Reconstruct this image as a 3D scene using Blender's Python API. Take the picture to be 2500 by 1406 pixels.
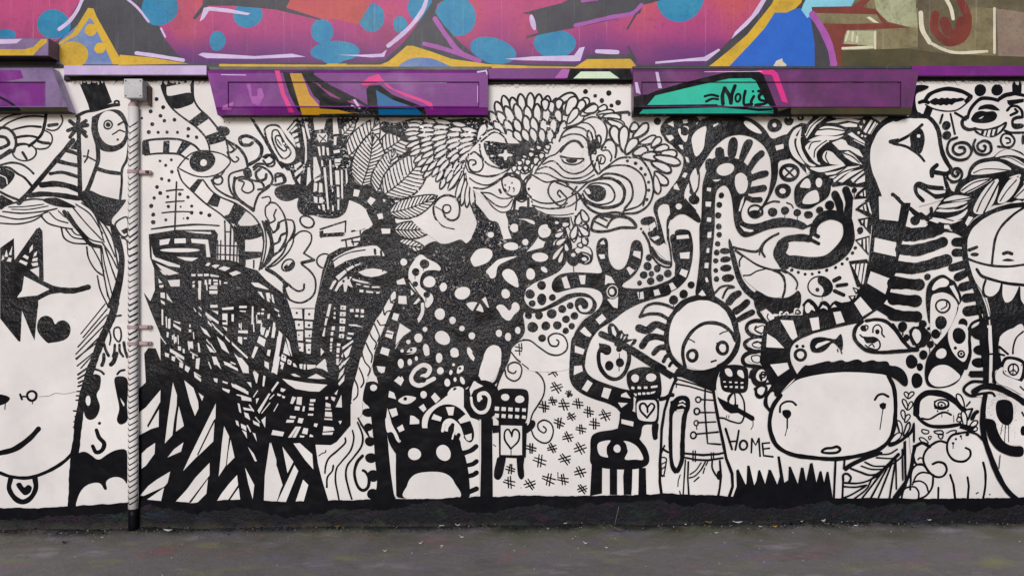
import bpy, bmesh, math, random
from mathutils import Vector
from mathutils.geometry import tessellate_polygon
R = math.radians
random.seed(7)
scene = bpy.context.scene
for o in list(bpy.data.objects):
    bpy.data.objects.remove(o, do_unlink=True)

# ------------------------------------------------------------------ camera, light, exposure
S = 0.0024            # metres of wall per unit of the wall survey (one unit = 2.4 mm)
FLOOR = 1283.0        # survey row of the floor line
DIST = 4.7
EYE = (FLOOR - 703) * S
cam_d = bpy.data.cameras.new('camera')
cam_d.sensor_width = 36.0
cam_d.lens = 36.0 * DIST / (2500 * S)
cam_d.clip_start = 0.05
cam_d.clip_end = 500
cam = bpy.data.objects.new('camera', cam_d)
scene.collection.objects.link(cam)
cam.location = (0, -DIST, EYE)
cam.rotation_euler = (R(90), 0, 0)
scene.camera = cam

SUN_EL, SUN_AZ = 23.0, -8.0          # degrees; azimuth measured from straight behind the camera, minus = left
world = bpy.data.worlds.new('World'); scene.world = world
world.use_nodes = True
wn = world.node_tree.nodes; wn.clear()
bg = wn.new('ShaderNodeBackground'); wo = wn.new('ShaderNodeOutputWorld'); sky = wn.new('ShaderNodeTexSky')
sky.sky_type = 'NISHITA'; sky.sun_disc = False
sky.sun_elevation = R(SUN_EL); sky.sun_rotation = R(180 - SUN_AZ)
sky.air_density = 1.0; sky.dust_density = 1.0; sky.ozone_density = 1.0
world.node_tree.links.new(sky.outputs[0], bg.inputs[0]); world.node_tree.links.new(bg.outputs[0], wo.inputs[0])
bg.inputs[1].default_value = 0.065
sun_d = bpy.data.lights.new('sun', 'SUN')
sun_d.energy = 2.65; sun_d.angle = R(24); sun_d.color = (1.0, 0.965, 0.965)
sun = bpy.data.objects.new('sun', sun_d); scene.collection.objects.link(sun)
sv = Vector((math.sin(R(SUN_AZ)) * math.cos(R(SUN_EL)), -math.cos(R(SUN_AZ)) * math.cos(R(SUN_EL)), math.sin(R(SUN_EL))))
sun.rotation_euler = sv.to_track_quat('Z', 'Y').to_euler()
sun.location = (-1, -6, 4)
scene.view_settings.view_transform = 'Standard'
scene.view_settings.look = 'None'
scene.view_settings.exposure = 0.0
scene.view_settings.gamma = 1.0
scene.view_settings.use_curve_mapping = False

# ------------------------------------------------------------------ helpers
def W(px, py, d=0.0):
    """wall survey position -> world point standing d metres proud of the wall face"""
    k = (DIST - d) / DIST
    return ((px - 1250) * S * k, -d, EYE + (703 - py) * S * k)

def lin(c):
    return tuple(((v / 255) / 12.92 if v / 255 <= 0.04045 else ((v / 255 + 0.055) / 1.055) ** 2.4) for v in c)

def link(o, parent=None, **props):
    scene.collection.objects.link(o)
    if parent: o.parent = parent
    for k, v in props.items(): o[k] = v
    return o

def mesh_obj(name, verts, faces, mats, parent=None, midx=None, smooth=False, **props):
    me = bpy.data.meshes.new(name)
    me.from_pydata(verts, [], faces)
    for m in (mats if isinstance(mats, (list, tuple)) else [mats]): me.materials.append(m)
    if midx: me.polygons.foreach_set('material_index', midx)
    if smooth: me.polygons.foreach_set('use_smooth', [True] * len(me.polygons))
    me.update()
    return link(bpy.data.objects.new(name, me), parent, **props)

def empty(name, loc, **props):
    o = bpy.data.objects.new(name, None); o.location = loc
    return link(o, None, **props)

# ------------------------------------------------------------------ materials
class M:
    def __init__(s, name):
        s.m = bpy.data.materials.new(name); s.m.use_nodes = True
        s.t = s.m.node_tree; s.n = s.t.nodes; s.l = s.t.links
        s.b = s.n['Principled BSDF']
        s.tc = s.n.new('ShaderNodeNewGeometry')
    def pos(s, scale=(1, 1, 1)):
        mp = s.n.new('ShaderNodeMapping'); mp.inputs['Scale'].default_value = scale
        s.l.new(s.tc.outputs['Position'], mp.inputs[0]); return mp.outputs[0]
    def noise(s, scale, detail=3, rough=.55, vec=None, dist=0):
        x = s.n.new('ShaderNodeTexNoise'); x.inputs['Scale'].default_value = scale
        x.inputs['Detail'].default_value = detail; x.inputs['Roughness'].default_value = rough
        x.inputs['Distortion'].default_value = dist
        s.l.new(vec or s.tc.outputs['Position'], x.inputs['Vector']); return x.outputs['Fac']
    def ramp(s, fac, stops):
        r = s.n.new('ShaderNodeValToRGB'); e = r.color_ramp.elements
        while len(e) < len(stops): e.new(0.5)
        for el, (p, c) in zip(e, stops):
            el.position = p; el.color = (c if isinstance(c, tuple) else (c, c, c)) + (1,)
        s.l.new(fac, r.inputs[0]); return r.outputs[0]
    def mix(s, fac, a, b, mode='MIX'):
        x = s.n.new('ShaderNodeMix'); x.data_type = 'RGBA'; x.blend_type = mode
        for i, v in ((0, fac), (6, a), (7, b)):
            if isinstance(v, (int, float)): x.inputs[i].default_value = v
            elif isinstance(v, tuple): x.inputs[i].default_value = v + (1,)
            else: s.l.new(v, x.inputs[i])
        return x.outputs[2]
    def math(s, op, a, b=0.0, clamp=False):
        x = s.n.new('ShaderNodeMath'); x.operation = op; x.use_clamp = clamp
        for i, v in ((0, a), (1, b)):
            if isinstance(v, (int, float)): x.inputs[i].default_value = v
            else: s.l.new(v, x.inputs[i])
        return x.outputs[0]
    def sep(s):
        x = s.n.new('ShaderNodeSeparateXYZ'); s.l.new(s.tc.outputs['Position'], x.inputs[0]); return x.outputs
    def rng(s, v, a, b, c=0.0, d=1.0):
        x = s.n.new('ShaderNodeMapRange'); x.clamp = True
        for i, q in ((1, a), (2, b), (3, c), (4, d)): x.inputs[i].default_value = q
        s.l.new(v, x.inputs[0]); return x.outputs[0]
    def color(s, v):
        if isinstance(v, tuple): s.b.inputs['Base Color'].default_value = v + (1,)
        else: s.l.new(v, s.b.inputs['Base Color'])
    def rough(s, v):
        if isinstance(v, (int, float)): s.b.inputs['Roughness'].default_value = v
        else: s.l.new(v, s.b.inputs['Roughness'])
    def bump(s, h, strength=.5, dist=.002):
        x = s.n.new('ShaderNodeBump'); x.inputs['Strength'].default_value = strength
        x.inputs['Distance'].default_value = dist
        s.l.new(h, x.inputs['Height']); s.l.new(x.outputs[0], s.b.inputs['Normal'])

def rough_zone(m):
    """where the plaster under the paint is coarse and pitted: 1, smooth render: 0"""
    p = m.sep()
    nx = m.noise(1.1, 3, .6)
    z = m.math('ADD', p[2], m.math('MULTIPLY', m.math('SUBTRACT', nx, .5), 1.1))
    up = m.math('MULTIPLY', m.rng(z, 0.75, 1.25), m.rng(p[2], 2.36, 2.44, 1.0, 0.0))
    a = m.rng(m.math('ABSOLUTE', m.math('ADD', p[0], .55)), 0.5, 2.2, 1.0, 0.35)
    patch = m.rng(m.noise(3.4, 4, .6), .40, .62, .12, 1.0)
    return m.math('MULTIPLY', m.math('MULTIPLY', up, a), patch)

def wall_relief(m, k=1.0):
    z = rough_zone(m)
    fine = m.noise(170, 3, .6)
    mid = m.noise(52, 3, .6)
    big = m.noise(7, 2, .5)
    pits = m.ramp(mid, [(.42, 0.0), (.62, 1.0)])
    h = m.math('ADD', m.math('MULTIPLY', fine, .07), m.math('MULTIPLY', m.math('MULTIPLY', pits, z), .9))
    h = m.math('ADD', h, m.math('MULTIPLY', big, 1.4))
    return h, z

def mat_white():
    m = M('white_wall_paint')
    h, z = wall_relief(m)
    base = m.ramp(m.noise(2.3, 5, .6), [(.3, lin((200, 196, 195))), (.7, lin((222, 219, 217)))])
    spots = m.ramp(m.noise(33, 2, .5), [(.70, 0.0), (.78, 1.0)])
    base = m.mix(m.math('MULTIPLY', spots, .18), base, lin((150, 140, 140)))
    dirt = m.ramp(m.noise(9, 5, .7), [(.55, 0.0), (.8, 1.0)])
    base = m.mix(m.math('MULTIPLY', dirt, .22), base, lin((176, 160, 148)))
    m.color(base); m.rough(.5); m.b.inputs['Specular IOR Level'].default_value = .35; m.bump(h, .35, .0022)
    return m.m

def mat_black():
    m = M('black_wall_paint')
    h, z = wall_relief(m)
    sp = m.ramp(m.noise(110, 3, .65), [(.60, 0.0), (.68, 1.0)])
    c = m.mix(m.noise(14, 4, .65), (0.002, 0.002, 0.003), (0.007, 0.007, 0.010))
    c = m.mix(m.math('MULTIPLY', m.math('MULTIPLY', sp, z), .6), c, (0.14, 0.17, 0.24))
    c = m.mix(m.math('MULTIPLY', m.rng(z, .2, 1.0), m.rng(m.noise(22, 3, .6), .4, .7)), c, (0.020, 0.023, 0.038))
    m.color(c); m.rough(m.rng(z, 0.1, .8, .34, .12))
    m.l.new(m.rng(z, 0.0, 1.0, .08, 1.0), m.b.inputs['Specular IOR Level'])
    m.bump(h, 1.0, .009)
    return m.m

def mat_paint(name, c, c2=None, rough=.45, grime=.25, streak=0.0):
    m = M(name + '_paint')
    c1 = lin(c); cb = lin(c2) if c2 else tuple(v * .72 for v in c1)
    base = m.mix(m.ramp(m.noise(6, 5, .65), [(.35, 0.0), (.68, 1.0)]), c1, cb)
    g = m.ramp(m.noise(45, 4, .7), [(.52, 0.0), (.70, 1.0)])
    base = m.mix(m.math('MULTIPLY', g, grime * 1.2), base, (.05, .045, .05))
    g2 = m.ramp(m.noise(3.3, 6, .72, dist=.4), [(.50, 0.0), (.72, 1.0)])
    base = m.mix(m.math('MULTIPLY', g2, grime * 1.3), base, (.045, .042, .048))
    if name in ('purple', 'plum'):
        s2 = m.ramp(m.noise(4.2, 3, .55), [(.56, 0.0), (.74, .4)])
        base = m.mix(s2, base, lin((150, 104, 158)))
    if streak:
        v = m.noise(1.0, 4, .6, m.pos((60, 1, 1.2)))
        base = m.mix(m.math('MULTIPLY', m.ramp(v, [(.6, 0.0), (.72, 1.0)]), streak), base, (.55, .5, .5))
    m.color(base); m.rough(rough); m.b.inputs['Specular IOR Level'].default_value = .13
    m.bump(m.math('ADD', m.noise(60, 3, .6), m.math('MULTIPLY', m.noise(240, 2, .5), .4)), .4, .0015)
    return m.m

def mat_fade():
    """pink letters: sprayed from coral at the top through pink to plum at the foot"""
    m = M('pink_fade_paint')
    p = m.sep()
    n = m.noise(3.2, 3, .5)
    z = m.math('ADD', p[2], m.math('MULTIPLY', m.math('SUBTRACT', n, .5), .22))
    t = m.rng(z, 2.70, 3.06)
    c = m.ramp(t, [(0.0, lin((88, 44, 108))), (.25, lin((118, 52, 116))), (.55, lin((160, 62, 118))), (.9, lin((176, 70, 118)))])
    org = m.ramp(m.noise(1.7, 2, .5), [(.50, 0.0), (.62, 1.0)])
    c = m.mix(m.math('MULTIPLY', m.math('MULTIPLY', org, t), .8), c, lin((184, 82, 84)))
    v = m.noise(1.0, 4, .6, m.pos((70, 1, 1.5)))
    c = m.mix(m.math('MULTIPLY', m.ramp(v, [(.60, 0.0), (.72, 1.0)]), .25), c, lin((214, 160, 180)))
    g = m.ramp(m.noise(40, 4, .7), [(.53, 0.0), (.72, 1.0)])
    c = m.mix(m.math('MULTIPLY', g, .4), c, (.06, .03, .06))
    g2 = m.ramp(m.noise(3.3, 6, .72, dist=.4), [(.50, 0.0), (.72, 1.0)])
    c = m.mix(m.math('MULTIPLY', g2, .3), c, (.05, .035, .05))
    m.color(c); m.rough(.42); m.b.inputs['Specular IOR Level'].default_value = .13
    m.bump(m.noise(70, 4, .6), .4, .0015)
    return m.m

def skirt_colour(m):
    """black paint worn over old blue, green and plum coats"""
    c = m.mix(m.noise(30, 4, .7), (.002, .002, .003), (.009, .009, .013))
    for loc, col in ((3.0, (.008, .02, .04)), (9.0, (.012, .026, .018)), (15.0, (.03, .008, .024)), (21.0, (.10, .13, .16))):
        mp = m.n.new('ShaderNodeMapping'); mp.inputs['Location'].default_value = (loc, 0, loc)
        mp.inputs['Scale'].default_value = (1, 2, 2.6)
        m.l.new(m.tc.outputs['Position'], mp.inputs[0])
        thr = .55 if loc < 20 else .67
        c = m.mix(m.ramp(m.noise(5.5, 6, .72, mp.outputs[0]), [(thr, 0.0), (thr + .1, .8)]), c, col)
    return c

def mat_skirting():
    m = M('worn_black_skirting_paint')
    p = m.sep()
    zz = m.math('ADD', p[2], m.math('MULTIPLY', m.math('SUBTRACT', m.noise(7, 6, .72), .5), .16))
    dirt = m.mix(m.noise(11, 4, .6), lin((52, 52, 38)), lin((60, 56, 54)))
    m.color(m.mix(m.rng(zz, .03, -.015, 0.0, .8), skirt_colour(m), dirt)); m.rough(m.rng(m.noise(30, 4, .6), .35, .65, .3, .6))
    m.b.inputs['Specular IOR Level'].default_value = .2
    m.bump(m.math('ADD', m.noise(40, 5, .7), m.math('MULTIPLY', m.noise(140, 3, .6), .5)), 1.0, .008)
    return m.m

def mat_ground():
    m = M('dirty_asphalt')
    p = m.sep()
    c = m.ramp(m.noise(2.2, 6, .65, dist=.3), [(.3, lin((104, 100, 98))), (.5, lin((134, 127, 126))), (.7, lin((120, 120, 106)))])
    c = m.mix(m.ramp(m.noise(210, 3, .7), [(.35, 0.55), (.7, 0.0)]), c, lin((86, 82, 80)))
    c = m.mix(m.ramp(m.noise(120, 2, .6), [(.64, 0.0), (.74, .5)]), c, lin((196, 190, 186)))
    for seed, col, lo in ((11.3, (176, 100, 112), .62), (23.1, (152, 152, 88), .60), (37.7, (190, 172, 186), .62), (51.2, (124, 106, 150), .60)):
        mp = m.n.new('ShaderNodeMapping'); mp.inputs['Location'].default_value = (seed, seed * .7, 0)
        mp.inputs['Scale'].default_value = (1, 1.9, 1)
        m.l.new(m.tc.outputs['Position'], mp.inputs[0])
        c = m.mix(m.ramp(m.noise(2.6, 5, .62, mp.outputs[0]), [(lo - .03, 0.0), (lo + .12, .55)]), c, lin(col))
    w = m.math('ADD', p[1], m.math('MULTIPLY', m.math('SUBTRACT', m.noise(4.5, 5, .7), .5), .30))
    moss = m.math('MULTIPLY', m.rng(w, -.55, -.06), m.ramp(m.noise(3.1, 4, .6), [(.42, 0.0), (.60, .75)]))
    c = m.mix(moss, c, lin((84, 88, 48)))
    blk = m.rng(w, -.14, -.03)
    c = m.mix(m.math('MULTIPLY', blk, .95), c, skirt_colour(m))
    m.color(c); m.rough(m.rng(m.noise(12, 4, .6), .3, .7, .55, .85))
    m.bump(m.math('ADD', m.noise(130, 4, .7), m.math('MULTIPLY', m.noise(26, 4, .6), 1.2)), .8, .005)
    return m.m

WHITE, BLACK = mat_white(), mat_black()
PAL = {
    'white': WHITE, 'black': BLACK, 'skirting': mat_skirting(),
    'charcoal': mat_paint('charcoal', (58, 56, 66), (72, 74, 78), .4, .35, .12),
    'pink': mat_fade(),
    'blue': mat_paint('blue', (22, 116, 164), (50, 138, 172), .38, .3, .12),
    'red': mat_paint('coral', (178, 76, 88), (186, 88, 74), .42, .2, .12),
    'lilac': mat_paint('lilac', (206, 190, 222), (184, 164, 206), .4, .1),
    'orchid': mat_paint('orchid', (150, 76, 156), (168, 94, 170), .4, .2),
    'slate': mat_paint('slate_blue', (92, 120, 176), (128, 146, 176), .45, .25),
    'yellow': mat_paint('yellow', (208, 170, 48), (186, 150, 50), .42, .25),
    'mud': mat_paint('mud', (84, 76, 58), (112, 104, 82), .5, .45, .2),
    'khaki': mat_paint('khaki', (138, 132, 100), (108, 96, 66), .5, .4, .3),
    'mauve': mat_paint('mauve', (128, 104, 98), (140, 128, 108), .5, .35, .3),
    'sage': mat_paint('sage', (150, 154, 118), (172, 174, 142), .5, .4, .3),
    'moss': mat_paint('moss', (66, 66, 44), (90, 80, 56), .5, .4),
    'maroon': mat_paint('maroon', (106, 46, 42), (126, 64, 54), .45, .25, .1),
    'cream': mat_paint('cream', (214, 208, 184), (196, 190, 168), .5, .2),
    'royal': mat_paint('royal_blue', (38, 92, 186), (44, 104, 196), .38, .15),
    'sky': mat_paint('pale_blue', (132, 196, 216), (118, 184, 208), .4, .15),
    'rose': mat_paint('rose', (214, 46, 132), (200, 52, 128), .35, .1),
    'amber': mat_paint('amber', (196, 148, 28), (178, 130, 30), .35, .15),
    'magenta': mat_paint('magenta', (150, 44, 128), None, .35, .2),
    'cobalt': mat_paint('cobalt', (6, 98, 150), (10, 88, 140), .35, .12),
    'mint': mat_paint('mint', (46, 184, 158), (40, 170, 146), .35, .12),
    'palemint': mat_paint('pale_mint', (204, 222, 196), (190, 212, 186), .4, .1),
    'purple': mat_paint('purple', (122, 38, 130), (102, 32, 116), .33, .25),
    'plum': mat_paint('plum', (112, 54, 108), (86, 46, 92), .33, .35),
    'dusk': mat_paint('dusky_lilac', (132, 112, 150), (112, 92, 130), .4, .3),
    'grey': mat_paint('grey', (112, 110, 106), (88, 86, 84), .5, .4),
    'violet': mat_paint('pale_violet', (196, 178, 214), (182, 162, 204), .4, .1),
    'box': mat_paint('painted_metal', (186, 186, 188), (170, 170, 174), .4, .2),
    'rust': mat_paint('rusty_brown', (112, 84, 74), (86, 66, 60), .7, .4),
    'pinkgrey': mat_paint('pinkish_grey', (186, 164, 166), (150, 128, 134), .5, .35),
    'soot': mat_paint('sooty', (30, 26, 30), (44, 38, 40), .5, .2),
    'stone': mat_paint('pale_grit', (120, 114, 108), (84, 80, 76), .8, .3),
    'scrap': mat_paint('pale_paper', (206, 204, 196), (170, 166, 158), .7, .1),
    'leaf': mat_paint('dead_leaf', (140, 112, 76), (112, 86, 60), .7, .1),
}

# ------------------------------------------------------------------ painted marks
# regions of a surface: (x0, x1, y0, y1, depth at top, depth at bottom) in survey units / metres
BLK = 0.10
def _blk(x0, x1, px0, px1):
    return [(x0, x1, 166, 200, BLK, BLK), (x0, px0, 200, 262, BLK, BLK), (px0, px1, 200, 262, BLK - .012, BLK - .012),
            (px1, x1, 200, 262, BLK, BLK), (x0, x1, 262, 281, BLK, BLK - .022)]
SURF = {'wall': [(-2000, 5000, -3000, 3000, 0, 0)], 'upper': [(-2000, 5000, -3000, 3000, 0, 0)],
        'ledge': _blk(532, 1190, 556, 1170) + _blk(1547, 2222, 1566, 2200),
        'band': [(1192, 1545, 166, 196, .055, .055)]}
LSTEP = 0.00003

def clip(poly, ax, lim, keep_less):
    out = []
    n = len(poly)
    for i in range(n):
        a, b = poly[i], poly[(i + 1) % n]
        ia = (a[ax] <= lim) if keep_less else (a[ax] >= lim)
        ib = (b[ax] <= lim) if keep_less else (b[ax] >= lim)
        if ia: out.append(a)
        if ia != ib:
            t = (lim - a[ax]) / (b[ax] - a[ax])
            out.append((a[0] + t * (b[0] - a[0]), a[1] + t * (b[1] - a[1])))
    return out

def catmull(pts, closed=False, step=3.2):
    n = len(pts)
    if n < 3: return list(pts)
    out = []
    rng = range(n) if closed else range(n - 1)
    for i in rng:
        p1, p2 = pts[i], pts[(i + 1) % n]
        p0 = pts[(i - 1) % n] if (closed or i > 0) else (2 * p1[0] - p2[0], 2 * p1[1] - p2[1])
        p3 = pts[(i + 2) % n] if (closed or i + 2 < n) else (2 * p2[0] - p1[0], 2 * p2[1] - p1[1])
        k = max(2, min(14, int(math.hypot(p2[0] - p1[0], p2[1] - p1[1]) / step)))
        for j in range(k):
            t = j / k; t2 = t * t; t3 = t2 * t
            out.append(tuple(0.5 * (2 * p1[a] + (p2[a] - p0[a]) * t + (2 * p0[a] - 5 * p1[a] + 4 * p2[a] - p3[a]) * t2
                                    + (3 * p1[a] - p0[a] - 3 * p2[a] + p3[a]) * t3) for a in (0, 1)))
    if not closed: out.append(pts[-1])
    return out

def densify(pts, step=14):
    out = []
    for a, b in zip(pts, pts[1:]):
        k = max(1, int(math.hypot(b[0] - a[0], b[1] - a[1]) / step))
        out += [(a[0] + (b[0] - a[0]) * j / k, a[1] + (b[1] - a[1]) * j / k) for j in range(k)]
    return out + [pts[-1]]

rj = random.Random(3)
def ribbon(pts, w, closed=False, flat=False):
    """stroke of width w as quads, with rounded ends and a hand's small unevenness"""
    w = w * 1.12 + .55
    q = [pts[0]]
    for p in pts[1:]:
        if math.hypot(p[0] - q[-1][0], p[1] - q[-1][1]) > .25: q.append(p)
    if len(q) < 2: q = [pts[0], (pts[0][0] + .5, pts[0][1])]
    n = len(q); L, Rr = [], []
    ph, fr = rj.random() * 6.28, .05 + rj.random() * .05
    s = 0
    for i in range(n):
        if closed: a, b = q[i - 1], q[(i + 1) % n]
        else: a, b = q[max(0, i - 1)], q[min(n - 1, i + 1)]
        dx, dy = b[0] - a[0], b[1] - a[1]; l = math.hypot(dx, dy) or 1
        if i: s += math.hypot(q[i][0] - q[i - 1][0], q[i][1] - q[i - 1][1])
        hw = w / 2 * (1 + .07 * math.sin(ph + s * fr) + .04 * math.sin(2.3 * ph + s * fr * 3.1))
        nx, ny = -dy / l * hw, dx / l * hw
        L.append((q[i][0] + nx, q[i][1] + ny)); Rr.append((q[i][0] - nx, q[i][1] - ny))
    polys = [[L[i], L[i + 1], Rr[i + 1], Rr[i]] for i in range(n - 1)]
    if closed: polys.append([L[-1], L[0], Rr[0], Rr[-1]])
    elif not flat:
        for e, sgn in ((0, -1), (n - 1, 1)):
            a, b = L[e], Rr[e]; cx, cy = q[e]
            a0 = math.atan2(a[1] - cy, a[0] - cx); hw = math.hypot(a[0] - cx, a[1] - cy)
            k = 6 if w > 3 else 4
            arc = [(cx + hw * math.cos(a0 - sgn * math.pi * j / k), cy + hw * math.sin(a0 - sgn * math.pi * j / k)) for j in range(k + 1)]
            polys.append(arc)
    return polys

def fill(pts):
    tris = tessellate_polygon([[Vector((p[0], p[1], 0)) for p in pts]])
    return [[pts[i] for i in t] for t in tris]

def ellipse(x, y, rx, ry, rot=0, k=22):
    c, s = math.cos(R(rot)), math.sin(R(rot)); ph = rj.random() * 6
    out = []
    for i in range(k):
        t = 2 * math.pi * i / k; e = 1 + .025 * math.sin(2 * t + ph) + .02 * math.sin(3 * t + ph * 2)
        u, v = rx * e * math.cos(t), ry * e * math.sin(t)
        out.append((x + u * c - v * s, y + u * s + v * c))
    return out

SHARP = {'painted_black_skirting_band', 'painted_worn_skirting', 'painted_masked_face', 'painted_grass_spikes', 'painted_city_face',
         'painted_city_face_jaw', 'painted_city_windows', 'painted_city_face_mouth', 'painted_leafy_whirl', 'painted_striped_neck', 'painted_stick'}
def soften(q):
    """cut the corners of a freehand shape twice"""
    for _ in range(2):
        o = []
        for i in range(len(q)):
            (x0, y0), (x1, y1) = q[i], q[(i + 1) % len(q)]
            l = math.hypot(x1 - x0, y1 - y0)
            r = min(.25, 7 / max(l, 1e-6))
            o += [(x0 + (x1 - x0) * r, y0 + (y1 - y0) * r), (x1 - (x1 - x0) * r, y1 - (y1 - y0) * r)]
        q = o
    return q

CELL = 5
height = {}
class Figure:
    def __init__(s, name, parent, surf):
        s.name, s.parent, s.surf = name, parent, surf
        s.v, s.f, s.mi, s.mats = [], [], [], []
    def add(s, polys, col):
        cells = set()
        for p in polys:
            xs = [a[0] for a in p]; ys = [a[1] for a in p]
            for cx in range(int(min(xs) // CELL), int(max(xs) // CELL) + 1):
                for cy in range(int(min(ys) // CELL), int(max(ys) // CELL) + 1):
                    cells.add((cx, cy))
        key = s.surf
        lay = 1 + max(height.get((key,) + c, 0) for c in cells)
        for c in cells: height[(key,) + c] = lay
        if col not in s.mats: s.mats.append(col)
        mi = s.mats.index(col)
        for reg in SURF[s.surf]:
            x0, x1, y0, y1, d0, d1 = reg
            full = x0 < -1000
            for k, p in enumerate(polys):
                if not full:
                    p = clip(p, 0, x0, False)
                    if len(p) > 2: p = clip(p, 0, x1, True)
                    if len(p) > 2: p = clip(p, 1, y0, False)
                    if len(p) > 2: p = clip(p, 1, y1, True)
                if len(p) < 3: continue
                area = sum(p[i][0] * p[(i + 1) % len(p)][1] - p[(i + 1) % len(p)][0] * p[i][1] for i in range(len(p)))
                if abs(area) < .02: continue
                if area > 0: p = p[::-1]
                b = len(s.v)
                for a in p:
                    d = d0 + (d1 - d0) * (a[1] - y0) / (y1 - y0) if not full else d0
                    s.v.append(W(a[0], a[1], d + .0006 + lay * LSTEP + (k % 7) * 1.5e-6))
                s.f.append(list(range(b, b + len(p)))); s.mi.append(mi)
    def done(s):
        if s.f:
            return mesh_obj(s.name, s.v, s.f, [PAL[c] for c in s.mats], s.parent, s.mi)

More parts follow.
